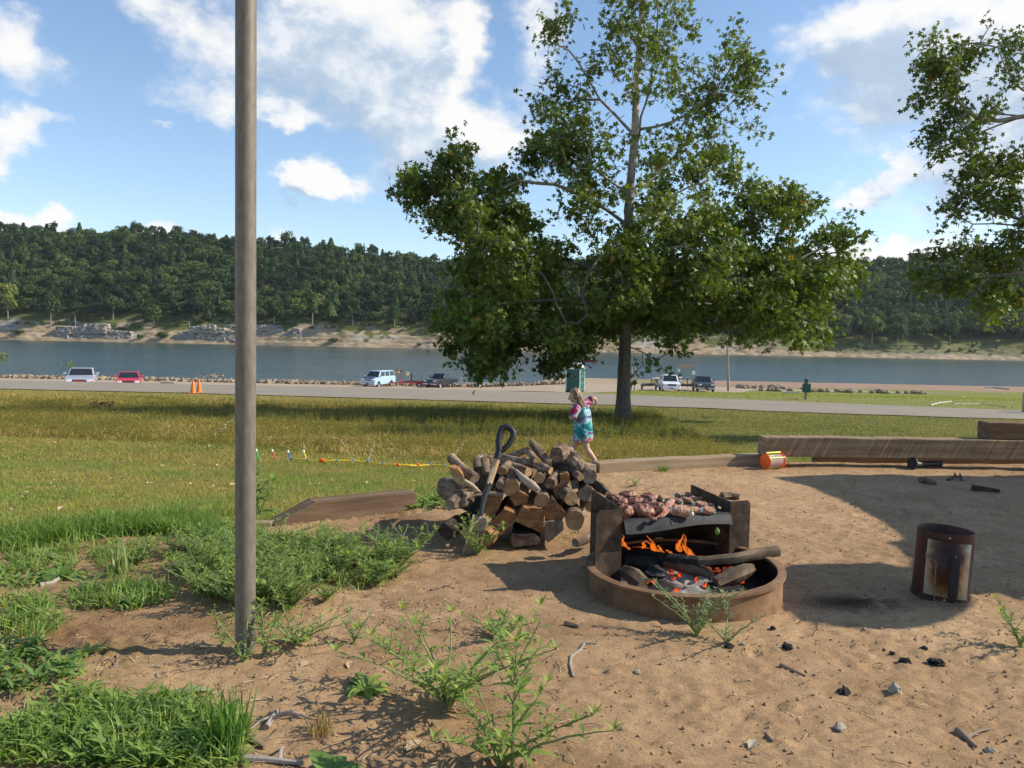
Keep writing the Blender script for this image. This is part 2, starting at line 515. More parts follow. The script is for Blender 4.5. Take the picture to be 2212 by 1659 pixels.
def ground_mat():
    m, nt, p, out = _nt('soil_and_turf')
    a = nt.nodes.new('ShaderNodeAttribute'); a.attribute_name = 'soil'
    n = noise(nt, 85, 7, .75); n3 = noise(nt, 8, 5, .6)
    r = ramp(nt, [(.30, (.50, .46, .43)), (.48, (1, 1, 1)), (.72, (1.32, 1.30, 1.27))], n.outputs['Fac'])
    mx = nt.nodes.new('ShaderNodeMix'); mx.data_type = 'RGBA'; mx.blend_type = 'MULTIPLY'; mx.inputs[0].default_value = .8
    nt.links.new(a.outputs['Color'], mx.inputs[6]); nt.links.new(r.outputs[0], mx.inputs[7])
    nt.links.new(mx.outputs[2], p.inputs['Base Color'])
    p.inputs['Roughness'].default_value = .95; p.inputs['Specular IOR Level'].default_value = .15
    b = nt.nodes.new('ShaderNodeBump'); b.inputs['Strength'].default_value = .55; b.inputs['Distance'].default_value = .012
    s = nt.nodes.new('ShaderNodeMath'); s.operation = 'ADD'
    nt.links.new(n.outputs['Fac'], s.inputs[0]); nt.links.new(n3.outputs['Fac'], s.inputs[1])
    nt.links.new(s.outputs[0], b.inputs['Height']); nt.links.new(b.outputs[0], p.inputs['Normal'])
    return m
def grid_faces(nr, nc):
    i = np.arange(nr - 1)[:, None] * nc + np.arange(nc - 1)[None, :]
    return np.stack([i, i + 1, i + 1 + nc, i + nc], -1).reshape(-1, 4)
gv = np.stack([GX, GY, GZ], -1).reshape(-1, 3)
struct(np_mesh('ground', gv, grid_faces(len(gy), len(gx)), ground_mat(), smooth=True, point_attr={'soil': col.reshape(-1, 3)}))

# ------------------------------------------------------------------ road and gravel lot laid on the terrain
def sheet(name, rows, material, lift, thick=0):
    """rows: list of polylines (each a list of (x,y)) of equal length, from one long side to the other"""
    P = np.array(rows, float)
    z = gz(P[..., 0], P[..., 1]) + lift
    v = np.concatenate([P, z[..., None]], -1)
    nr, nc = P.shape[:2]
    return struct(np_mesh(name, v.reshape(-1, 3), grid_faces(nr, nc), material, smooth=True))
asphalt = mat('road_asphalt', [(.3, (.24, .21, .168)), (.55, (.275, .243, .197)), (.75, (.305, .272, .222))], scale=1.5, rough=.95, bump=.25, bscale=40, kind='Object', stretch=(.35, 1, 1), spec=.08)
gravel = mat('pale_gravel', [(.3, (.33, .26, .18)), (.55, (.39, .31, .22)), (.75, (.43, .35, .26))], scale=.5, rough=.95, bump=.4, bscale=12, spec=.08)
xs = np.concatenate([np.linspace(-120, -40, 40), np.linspace(-38, 60, 120), np.linspace(62, 160, 30)])
def road_near(x): return np.interp(x, [-120, -40, -16, 5, 20, 40, 160], [41, 40.5, 39.8, 37.6, 33.6, 30.0, 14])
def road_far(x): return np.interp(x, [-120, -30, -6, 6, 24, 40, 160], [50, 49, 47.5, 45.2, 39.6, 35.5, 21])
rows = [[(x, road_near(x) * (1 - t) + road_far(x) * t) for x in xs] for t in np.linspace(0, 1, 12)]
sheet('road', rows, asphalt, .035)
def lot_far(x): return np.interp(x, [-120, -10, 6, 16, 30, 44, 60], [107, 108, 113, 122, 118, 112, 108])
def lot_near(x): return np.interp(x, [-120, -12, 2, 8, 12, 26, 31, 60], [48.6, 47.2, 47.5, 57, 78, 92, 104, 107])
xs2 = np.concatenate([np.linspace(-120, -40, 30), np.linspace(-38, 60, 110)])
rows = [[(x, lot_near(x) * (1 - t) + lot_far(x) * t) for x in xs2] for t in np.linspace(0, 1, 40)]
sheet('parking_lot', rows, gravel, .02)

# ------------------------------------------------------------------ lake
def water_mat():
    m, nt, p, out = _nt('lake_water')
    p.inputs['Base Color'].default_value = (.018, .050, .052, 1)
    p.inputs['Roughness'].default_value = .16; p.inputs['IOR'].default_value = 1.33
    n = noise(nt, .55, 5, .6, stretch=(1, .55, 1)); n2 = noise(nt, .05, 3, .5)
    mr = nt.nodes.new('ShaderNodeMath'); mr.operation = 'MULTIPLY'
    nt.links.new(n.outputs['Fac'], mr.inputs[0]); nt.links.new(n2.outputs['Fac'], mr.inputs[1])
    b = nt.nodes.new('ShaderNodeBump'); b.inputs['Strength'].default_value = 1.0; b.inputs['Distance'].default_value = .9
    nt.links.new(mr.outputs[0], b.inputs['Height']); nt.links.new(b.outputs[0], p.inputs['Normal'])
    return m
wv = np.array([(-900, 95, WATER_Z), (900, 95, WATER_Z), (900, 560, WATER_Z), (-900, 560, WATER_Z)], float)
struct(np_mesh('lake_water', wv, np.array([[0, 1, 2, 3]]), water_mat()))
# ------------------------------------------------------------------ far shore: bank, hill and forest
def shore_y(x): return 496 + 10 * (fbm(np.asarray(x, float) / 60, 0 * np.asarray(x, float), 201, 3) - .5) + np.interp(x, [-420, -150, 0, 200, 420], [14, 4, -8, -4, 0])
def bank_h(x): return np.interp(x, [-700, -318, -230, -115, -60, 20, 110, 230, 320, 700], [10, 10.5, 11, 12, 11.0, 9.6, 8.8, 7.0, 8, 9])
def ridge_z(x): return np.interp(x, [-800, -407, -223, -131, -76, 145, 293, 408, 800], [80, 69.5, 64, 54, 51, 51, 54, 60, 66])
def hill_z(x, y):
    x = np.asarray(x, float); t = np.asarray(y, float) - shore_y(x)
    h = bank_h(x)
    lay = fbm(x / 18, t * 0, 211, 3)
    tb = np.clip(t / 17, 0, 1)
    st = 4.5
    step = np.floor(tb * st) / st + sstep(.35, 1, tb * st - np.floor(tb * st)) / st
    prof = (tb * .45 + step * .55)
    zb = WATER_Z - .6 + (h + .6) * prof + (fbm(x / 3, t / 1.4, 221, 4) - .5) * 2.0 * sstep(0, 2.5, t) * (1 - sstep(15, 22, t))
    zh = WATER_Z + h + (ridge_z(x) - (WATER_Z + h)) * np.clip((t - 16) / 135, 0, 1.25) ** .86
    zh = zh + (fbm(x / 45, t / 45, 231, 3) - .5) * 10 * sstep(20, 60, t)
    return np.where(t < 0, WATER_Z - .6 + t * .25, np.where(t < 17, zb, zh))
hx = np.concatenate([np.linspace(-760, -365, 80), np.arange(-360, 360, 1.3), np.linspace(365, 760, 80)])
ht = np.concatenate([np.linspace(-6, -.5, 4), np.arange(0, 24, .45), np.linspace(25, 190, 60)])
HX, HT = np.meshgrid(hx, ht); HY = HT + shore_y(HX); HZ = hill_z(HX, HY)
nb = fbm(HX / 5, HT / 2.2, 241, 4); ns = fbm(HX / 14, HZ * 1.6, 251, 3)
hc = mixc((.28, .20, .12), (.43, .335, .22), np.clip(nb * 1.5 - .25, 0, 1))
hc = hc * (.72 + .5 * ns)[..., None]
grey = sstep(.5, .62, fbm(HX / 22, HT / 9, 261, 3)) * sstep(3, 9, HT)
hc = hc * (1 - .6 * grey[..., None]) + np.array((.36, .345, .32)) * .6 * grey[..., None]
veg = sstep(.48, .60, fbm(HX / 9, HT / 4, 271, 4) + np.clip((HT - 15) / 40, -.30, .35))
rightveg = sstep(120, 210, HX) * sstep(5, 9, HT) * .8
veg = np.clip(np.maximum(veg, rightveg) * sstep(2.5, 6, HT) + sstep(17, 23, HT), 0, 1)
hc = hc * (1 - veg[..., None]) + mixc((.07, .085, .025), (.15, .15, .05), nb) * veg[..., None]
hm = ground_mat(); hm.name = 'bank_soil'
struct(np_mesh('hill', np.stack([HX, HY, HZ], -1).reshape(-1, 3), grid_faces(len(ht), len(hx)), hm, smooth=False, point_attr={'soil': hc.reshape(-1, 3)}))

# crowns: many leaf-clump faces through a lumpy volume
def rand_dirs(n, rg):
    v = rg.normal(size=(n, 3)); return v / np.linalg.norm(v, axis=1, keepdims=True)
def clump_quads(P, N, size, rg):
    """irregular four-cornered leaf clumps, one per point, facing roughly N"""
    n = len(P)
    a = rand_dirs(n, rg); T = np.cross(N, a); T /= np.linalg.norm(T, axis=1, keepdims=True) + 1e-9
    B = np.cross(N, T)
    s = np.asarray(size).reshape(-1, 1)
    q = [(-1, -.75), (.9, -1), (1, .8), (-.8, 1)]
    vs = [P + T * s * (u * rg.uniform(.5, 1.1, (n, 1))) + B * s * (w * rg.uniform(.5, 1.1, (n, 1))) + N * s * rg.uniform(-.35, .35, (n, 1)) for u, w in q]
    return np.stack(vs, 1)       # n,4,3
def crown_proto(seed, n=300, conifer=False):
    rg = np.random.default_rng(seed)
    if conifer:
        t = rg.uniform(0, 1, n) ** .7; th = rg.uniform(0, 6.283, n); r = (1 - t) * .42 * rg.uniform(.65, 1.05, n) + .03
        P = np.stack([r * np.cos(th), r * np.sin(th), .12 + .88 * t], 1)
        N = np.stack([np.cos(th), np.sin(th), np.full(n, .5)], 1)
        S = np.full(n, .075)
    else:
        k = rg.integers(8, 12); c = rand_dirs(k, rg) * np.array([.33, .33, .25]) * rg.uniform(.6, 1.05, (k, 1)) + [0, 0, .58]; rr = rg.uniform(.16, .27, k)
        i = rg.integers(0, k, n); d = rand_dirs(n, rg); d[:, 2] = np.where(d[:, 2] < -.3, -d[:, 2] * .6, d[:, 2])
        d /= np.linalg.norm(d, axis=1, keepdims=True)
        P = c[i] + d * (rr[i] * rg.uniform(.7, 1.08, n))[:, None]; P[:, 2] = np.maximum(P[:, 2], .16)
        N = d + rg.normal(size=(n, 3)) * .45; S = rg.uniform(.034, .060, n)
    N /= np.linalg.norm(N, axis=1, keepdims=True)
    return P, N, S
PROTO = [crown_proto(300 + i, 430) for i in range(9)]; CON = [crown_proto(330 + i, 300, True) for i in range(3)]
def forest_arrays(places, seed):
    rg = np.random.default_rng(seed); Q = []; A = []
    for (x, y, z, h, w, tone, con) in places:
        P, N, S = (CON if con else PROTO)[rg.integers(0, 3 if con else 9)]
        a = rg.uniform(0, 6.283); ca, sa = math.cos(a), math.sin(a)
        M = np.array([[ca, -sa, 0], [sa, ca, 0], [0, 0, 1]])
        p = (P @ M.T) * [w, w, h] + [x, y, z]; nn = N @ M.T
        q = clump_quads(p, nn, S * (h + w) * .5, rg)
        Q.append(q); A.append(np.clip(tone + rg.normal(size=len(P)) * .10, 0, 1))
    Q = np.concatenate(Q); A = np.concatenate(A)
    return Q.reshape(-1, 3), np.arange(len(Q) * 4).reshape(-1, 4), A
wood_leaf = leaf_mat('wood_leaves', [(0, (.022, .044, .019)), (.35, (.052, .090, .030)), (.7, (.105, .148, .043)), (1, (.22, .24, .055))], trans=.28, rough=.7, spec=.15)
rg = np.random.default_rng(11)
places = []
for t0 in np.arange(25, 185, 7.0):
    for x0 in np.arange(-560, 560, 7.6):
        x = x0 + rg.uniform(-3.6, 3.6); t = t0 + rg.uniform(-3.2, 3.2)
        if abs(x) > 0.8 * (500 + t) : continue
        y = float(shore_y(x)) + t; z = float(hill_z(x, y))
        h = rg.uniform(7.5, 14) * (0.85 if t < 30 else 1) * (1.35 if rg.random() < .08 else 1); w = rg.uniform(8, 17)
        con = rg.random() < .10
        if con: w *= .95; h *= 1.15
        tone = .34 + (float(fbm(x / 40, t / 40, 281, 3)) - .5) * .9 + rg.normal() * .17
        places.append((x, y, z - 1.0, h, w, tone - (.12 if con else 0), con))
v, f, a = forest_arrays(places, 5)
stuff(np_mesh('forest', v, f, wood_leaf, face_attr={'rnd': a}), 'dense dark green woodland covering the hill beyond the lake', 'forest')
# brush at the top of the bank
pl = []
for k in range(300):
    x = rg.uniform(-400, 400); t = rg.uniform(13.5, 21) if x < 130 else rg.uniform(7, 19)
    y = float(shore_y(x)) + t
    pl.append((x, y, float(hill_z(x, y)) - .3, rg.uniform(1.2, 3.8), rg.uniform(1.6, 4.2), rg.uniform(.45, .85), False))
v, f, a = forest_arrays(pl, 6)
stuff(np_mesh('undergrowth', v, f, wood_leaf, face_attr={'rnd': a}), 'low green brush growing along the top of the far bank', 'undergrowth')

far_bark = mat('far_bark', [(.3, (.20, .17, .14)), (.7, (.34, .31, .27))], scale=3, rough=.9)
def far_tree(px, py_base, h, w, tone, label, name='shore_tree', con=False, seed=1, t=18, group=None, n_rep=2):
    d = float(shore_y((px - CX2) / F2 * 505)) + t
    x = (px - CX2) / F2 * d; d = float(shore_y(x)) + t
    z = float(hill_z(x, d)) - .3
    rt = thing(name, label, 'tree', (x, d, z), group=group)
    v, f, a = forest_arrays([(0, 0, h * .06, h, w, tone, con)] * n_rep, seed)
    np_mesh('crown', v, f, wood_leaf, parent=rt, face_attr={'rnd': a})
    MB().tube([(0, 0, -1), (.1, 0, h * .3), (-.2, .1, h * .62)], [.45, .32, .12], 7).build('trunk', far_bark, rt)
    return rt
far_tree(14, 655, 22, 16, .95, 'yellow-green tree at the far left of the opposite shore', seed=21, t=20, n_rep=3)
far_tree(110, 690, 17, 13, .36, 'dark forked tree on the bank left of the first limestone cliff', seed=22, t=17)
far_tree(245, 690, 16, 14, .42, 'round green tree above the first limestone cliff', seed=23, t=21)
far_tree(330, 690, 13, 10, .62, 'small bright green tree between the two limestone cliffs', seed=24, t=17)
far_tree(430, 690, 15, 12, .30, 'dark tree above the second limestone cliff', seed=25, t=22)
far_tree(590, 700, 14, 9, .34, 'dark narrow tree on the bank just right of the metal pole', seed=26, t=18)
far_tree(673, 705, 20, 7, .72, 'tall slim light green tree beside the grey rock pillar', seed=27, t=19)
far_tree(760, 705, 17, 12, .30, 'dark broad tree at the top of the terraced bank', seed=28, t=19)
far_tree(850, 712, 15, 8, .42, 'slender vine-hung tree on the bank left of the sycamore', seed=29, t=18)
far_tree(1880, 735, 17, 13, .78, 'olive green tree on the far bank between the sycamore and the right edge', seed=30, t=19)
far_tree(1935, 740, 14, 10, .5, 'vine-covered tree on the far bank right of the olive tree', seed=31, t=17)
far_tree(2050, 740, 16, 12, .42, 'broad green tree on the far bank below the right-hand branches', seed=32, t=18)
def snag(px, h, label, t=12):
    d = float(shore_y((px - CX2) / F2 * 505)) + t; x = (px - CX2) / F2 * d; d = float(shore_y(x)) + t
    o = MB().tube([(0, 0, -1), (.12, 0, h * .5), (-.1, 0, h)], [.28, .2, .07], 6).tube([(.1, 0, h * .55), (.8, 0, h * .8)], [.1, .03], 5).build('bare_trunk', pale_bark)
    o.location = (x, d, float(hill_z(x, d))); tag(o, label, 'dead tree')
pale_bark = mat('pale_bark', [(.3, (.36, .33, .28)), (.7, (.52, .48, .42))], scale=3, rough=.9)
snag(162, 9.5, 'pale bare trunk standing beside the first limestone cliff')
snag(408, 7, 'short bare trunk between the two limestone cliffs')
snag(648, 9, 'thin bare trunk standing on the far bank by the rock pillar', 7)

# limestone outcrops on the bank
lime = mat('limestone', [(.25, (.16, .13, .10)), (.5, (.34, .295, .24)), (.75, (.48, .43, .36))], scale=.35, rough=.95, bump=.8, bscale=1.2, bdist=.5, stretch=(1, 1, 2.4))
def outcrop(px0, px1, py_top, label, seed, t=7):
    d0 = float(shore_y((px0 + px1 - 2 * CX2) / 2 / F2 * 500)) + t
    x0 = (px0 - CX2) / F2 * d0; x1 = (px1 - CX2) / F2 * d0
    top = W((px0 + px1) / 2, py_top, d0).z
    rg = np.random.default_rng(seed); mb = MB(); n = max(2, int((x1 - x0) / 6.5)); xc = (x0 + x1) / 2
    base = WATER_Z + 1.4
    for k in range(n):
        u = (k + .5) / n; x = x0 + (x1 - x0) * u - xc
        hh = (top - base) * rg.uniform(.68, 1.0) * (1 - .35 * abs(u - .45) ** 2 * 4)
        z = 0; layers = rg.integers(3, 5)
        for q in range(layers):
            lh = hh / layers * rg.uniform(.8, 1.15)
            w = (x1 - x0) / n * rg.uniform(.95, 1.5); dp = rg.uniform(5, 7) - q * .35
            mb.box((x + rg.uniform(-.4, .4), rg.uniform(-.6, .6) + q * .35, z + lh / 2), (w, dp, lh * .94), Matrix.Rotation(rg.uniform(-.18, .18), 3, 'Z') @ Matrix.Rotation(rg.uniform(-.05, .05), 3, 'Y'), taper=rg.uniform(.82, .98))
            z += lh
    o = mb.build('limestone_cliff', lime, smooth=False); o.location = (xc, d0, base)
    b = o.modifiers.new('bevel', 'BEVEL'); b.width = .25; b.segments = 1
    s = o.modifiers.new('sub', 'SUBSURF'); s.subdivision_type = 'SIMPLE'; s.levels = s.render_levels = 3
    tx = bpy.data.textures.new('rock', 'CLOUDS'); tx.noise_scale = 1.7; tx.noise_depth = 4
    dm = o.modifiers.new('rough', 'DISPLACE'); dm.texture = tx; dm.strength = 2.1; dm.texture_coords = 'GLOBAL'
    tag(o, label, 'cliff')
outcrop(128, 282, 697, 'broad layered grey limestone cliff at the water left of the pole', 31)
outcrop(384, 512, 700, 'jagged grey limestone cliff just left of the metal pole', 32)
outcrop(632, 664, 699, 'narrow grey rock pillar on the far bank right of the pole', 33, 12)
outcrop(520, 630, 702, 'low pale rock ledge behind and right of the metal pole', 34, 13)

# shrubs on the tan bank
for (px, h, w, lab, sd_, t) in ((718, 3.6, 6.5, 'round olive bush on the tan bank right of the rock pillar', 41, 3.5), (38, 4.2, 8, 'low green bush at the left end of the far bank', 42, 6),
                               (350, 5.2, 9, 'dark bush in the gully between the two cliffs', 43, 4), (300, 4, 4.5, 'small shrub at the foot of the first limestone cliff', 44, 4),
                               (905, 2.2, 3.6, 'small dark shrub on the terraced bank near the sycamore', 45, 4)):
    d = float(shore_y((px - CX2) / F2 * 500)) + t; x = (px - CX2) / F2 * d; d = float(shore_y(x)) + t
    v, f, a = forest_arrays([(0, 0, 0, h, w, .5, False)] * 2, sd_)
    o = np_mesh('bank_shrub', v, f, wood_leaf, face_attr={'rnd': a}); o.location = (x, d, float(hill_z(x, d)) - .4)
    tag(o, lab, 'shrub')

# ------------------------------------------------------------------ riprap along the near shore
rock_tan = mat('riprap_stone', [(.25, (.17, .125, .08)), (.5, (.30, .23, .155)), (.8, (.43, .35, .26))], scale=1.2, rough=.95, bump=.6, bscale=4, bdist=.06, kind='Generated')
rocks = []
for k in range(12):
    rg = np.random.default_rng(400 + k)
    bm_ = MB(); bm_.ell((0, 0, 0), (rg.uniform(.42, .6), rg.uniform(.36, .5), rg.uniform(.28, .42)), 8, 6, jit=.22, seed=k)
    me_o = bm_.build('rock', rock_tan, smooth=False); rocks.append(me_o)
used = set()
def rock_at(x, y, s, group, label, dz=0.0):
    k = random.randrange(12)
    o = rocks[k] if k not in used else rocks[k].copy()
    if k in used: COL.objects.link(o)
    used.add(k)
    o.location = (x, y, float(gz(x, y)) + .12 * s + dz); o.scale = (s * random.uniform(.8, 1.25), s * random.uniform(.8, 1.2), s * random.uniform(.8, 1.2))
    o.rotation_euler = (random.uniform(-.4, .4), random.uniform(-.4, .4), random.uniform(0, 6.28))
    o['label'] = label; o['category'] = 'rock'; o['group'] = group
for k in range(248):
    px = 6 + k * 5.2 + random.uniform(-3, 3)
    if 1255 < px: break
    d = float(lot_far((px - CX2) / F2 * 110)) + random.choice([.3, .6, 1.2, 1.8]) + random.uniform(-.4, .4)
    if 505 < px < 556: continue
    x = (px - CX2) / F2 * d
    rock_at(x, d, random.uniform(.6, 1.0), 'rocks piled along the lot edge by the lake', 'rough tan rock in the row between gravel lot and lake', .1)
for k in range(62):
    px = random.uniform(1640, 2000) if k < 42 else random.uniform(1590, 1740)
    if k < 42: d = 103 + random.uniform(-1.0, 1.2); s = random.uniform(.5, .95)
    else: d = 112 + random.uniform(-1.5, 1.5); s = random.uniform(.6, 1.25)
    x = (px - CX2) / F2 * d
    rock_at(x, d, s, 'boulders beside the boat ramp', 'tan boulder in the line right of the boat ramp cars', .05)
# broken stone filling between the rocks
rg = np.random.default_rng(77); mb = MB()
for k in range(900):
    px = rg.uniform(0, 1255); d = float(lot_far((px - CX2) / F2 * 110)) + rg.uniform(-.2, 3.4); x = (px - CX2) / F2 * d; s = rg.uniform(.12, .34)
    mb.ell((x, d, float(gz(x, d)) + s * .3), (s * rg.uniform(.8, 1.3), s, s * .8), 5, 4, jit=.3, seed=k)
stuff(mb.build('rubble', rock_tan, smooth=False), 'broken tan stone filling the rock row along the lake', 'rubble')
# ------------------------------------------------------------------ sycamores
def lobed_leaves(P, size, rg, up=.55, droop=.35):
    """five-lobed leaves, five faces each"""
    n = len(P)
    N = rg.normal(size=(n, 3)); N /= np.linalg.norm(N, axis=1, keepdims=True); N = N + np.array([0.15, -.1, up]); N /= np.linalg.norm(N, axis=1, keepdims=True)
    T = rg.normal(size=(n, 3)) + np.array([0, 0, -droop]); T -= N * np.sum(T * N, 1, keepdims=True); T /= np.linalg.norm(T, axis=1, keepdims=True)
    B = np.cross(N, T); s = np.asarray(size).reshape(-1, 1)
    lob = [(-2.25, .55), (-1.0, .85), (0, 1.05), (1.0, .85), (2.25, .55)]
    out = []
    def pt(r, a, lift): return P + s * (T * (r * math.cos(a)) + B * (r * math.sin(a)) + N * lift)
    c = P
    for i, (a, r) in enumerate(lob):
        a0 = (lob[i - 1][0] + a) / 2 if i else a - .55; a1 = (a + lob[i + 1][0]) / 2 if i < 4 else a + .55
        out.append(np.stack([c, pt(.42, a0, .03), pt(r, a, -.10 * (1 + (i % 2))), pt(.42, a1, .03)], 1))
    V = np.stack(out, 1)            # n,5,4,3
    return V.reshape(-1, 3), np.arange(n * 20).reshape(-1, 4)

def grow_tree(limbs, attract, seed, seg=.45):
    """limbs: list of polylines joined to earlier ones; each attractor is joined to the nearest wood by a bent twig.
       returns node positions, parents, tips"""
    rg = np.random.default_rng(seed)
    pos = []; par = []
    for li, line in enumerate(limbs):
        pts = [np.array(p, float) for p in line]
        if li == 0: prev = -1
        else:
            A = np.array(pos); prev = int(np.argmin(((A - pts[0]) ** 2).sum(1)))
        for i in range(len(pts) - (0 if li == 0 else 0)):
            if i == 0:
                if li == 0: pos.append(pts[0]); par.append(-1); prev = 0
                continue
            a = pts[i - 1] if i > 1 or li == 0 else np.array(pos[prev]); b = pts[i]
            m = max(1, int(np.linalg.norm(b - a) / seg))
            for k in range(1, m + 1):
                q = a + (b - a) * k / m + rg.normal(size=3) * .03 * (k < m)
                pos.append(q); par.append(prev); prev = len(pos) - 1
    A = np.array(attract)
    cap = len(pos) + len(A) * 14
    buf = np.zeros((cap, 3)); buf[:len(pos)] = pos; n = len(pos)
    best = np.array([((buf[:n] - a) ** 2).sum(1).min() for a in A])
    order = np.argsort(best); tips = []
    for ai in order:
        a = A[ai]; d2 = ((buf[:n] - a) ** 2).sum(1)
        j = int(np.argmin(d2)); dist = math.sqrt(d2[j])
        m = min(12, max(1, int(dist / .38)))
        p0 = buf[j].copy(); side = rg.normal(size=3) * dist * .10 + np.array([0, 0, dist * .08])
        prev = j
        for k in range(1, m + 1):
            t = k / m; buf[n] = p0 + (a - p0) * t + side * math.sin(math.pi * t); par.append(prev); prev = n; n += 1
        tips.append(prev)
    return buf[:n], np.array(par), tips

def wood_mesh(pos, par, rtip, expo, skip_r=0.0, sides=5, rmax=9):
    n = len(pos); cnt = np.zeros(n); kids = np.zeros(n, int)
    for i in range(n - 1, -1, -1):
        if kids[i] == 0: cnt[i] = 1
        if par[i] >= 0: cnt[par[i]] += cnt[i]; kids[par[i]] += 1
    r = np.minimum(rtip * cnt ** expo, rmax)
    idx = np.array([i for i in range(n) if par[i] >= 0]); a = pos[par[idx]]; b = pos[idx]
    ra = np.minimum(r[par[idx]], r[idx] * 1.25); rb = r[idx]
    d = b - a; L = np.linalg.norm(d, axis=1, keepdims=True) + 1e-9; d = d / L
    ref = np.where(np.abs(d[:, 2:3]) < .9, np.array([[0, 0, 1.0]]), np.array([[1.0, 0, 0]]))
    u = np.cross(d, ref); u /= np.linalg.norm(u, axis=1, keepdims=True); w = np.cross(d, u)
    V = []
    for (c, rr, sh) in ((a, ra, 0), (b + d * rb[:, None] * .3, rb, 0)):
        for k in range(sides):
            th = 2 * math.pi * k / sides
            V.append(c + (u * math.cos(th) + w * math.sin(th)) * rr[:, None])
    V = np.stack(V, 1); m = len(idx)
    base = (np.arange(m) * 2 * sides)[:, None]
    F = np.concatenate([base + np.array([[k, (k + 1) % sides, sides + (k + 1) % sides, sides + k]]) for k in range(sides)], 0)
    return V.reshape(-1, 3), F, r

def syc_bark():
    m, nt, p, out = _nt('sycamore_bark')
    tcn = nt.nodes.new('ShaderNodeTexCoord'); sx = nt.nodes.new('ShaderNodeSeparateXYZ'); nt.links.new(tcn.outputs['Object'], sx.inputs[0])
    n = noise(nt, 1.6, 5, .6, stretch=(2.2, 2.2, 1)); n2 = noise(nt, 9, 5, .65, stretch=(2, 2, .8))
    z = nt.nodes.new('ShaderNodeMath'); z.operation = 'MULTIPLY_ADD'; nt.links.new(n.outputs['Fac'], z.inputs[0]); z.inputs[1].default_value = 5.0; nt.links.new(sx.outputs[2], z.inputs[2])
    mr = nt.nodes.new('ShaderNodeMapRange'); nt.links.new(z.outputs[0], mr.inputs[0]); mr.inputs[1].default_value = 5.5; mr.inputs[2].default_value = 12
    lo = ramp(nt, [(.3, (.065, .052, .042)), (.6, (.15, .125, .10)), (.8, (.24, .205, .165))], n2.outputs['Fac'])
    hi = ramp(nt, [(.35, (.20, .17, .13)), (.55, (.40, .36, .29)), (.7, (.58, .54, .46))], n.outputs['Fac'])
    mx = nt.nodes.new('ShaderNodeMix'); mx.data_type = 'RGBA'; nt.links.new(mr.outputs[0], mx.inputs[0]); nt.links.new(lo.outputs[0], mx.inputs[6]); nt.links.new(hi.outputs[0], mx.inputs[7])
    nt.links.new(mx.outputs[2], p.inputs['Base Color']); p.inputs['Roughness'].default_value = .9
    b = nt.nodes.new('ShaderNodeBump'); b.inputs['Strength'].default_value = .8; b.inputs['Distance'].default_value = .04
    nt.links.new(n2.outputs['Fac'], b.inputs['Height']); nt.links.new(b.outputs[0], p.inputs['Normal'])
    return m
SYC_BARK = syc_bark()
SYC_LEAF = leaf_mat('sycamore_leaves', [(0, (.060, .092, .018)), (.4, (.112, .158, .026)), (.8, (.20, .25, .042)), (.955, (.34, .36, .09)), (.975, (.36, .20, .03)), (1, (.40, .19, .03))], trans=.30, rough=.5, spec=.3)

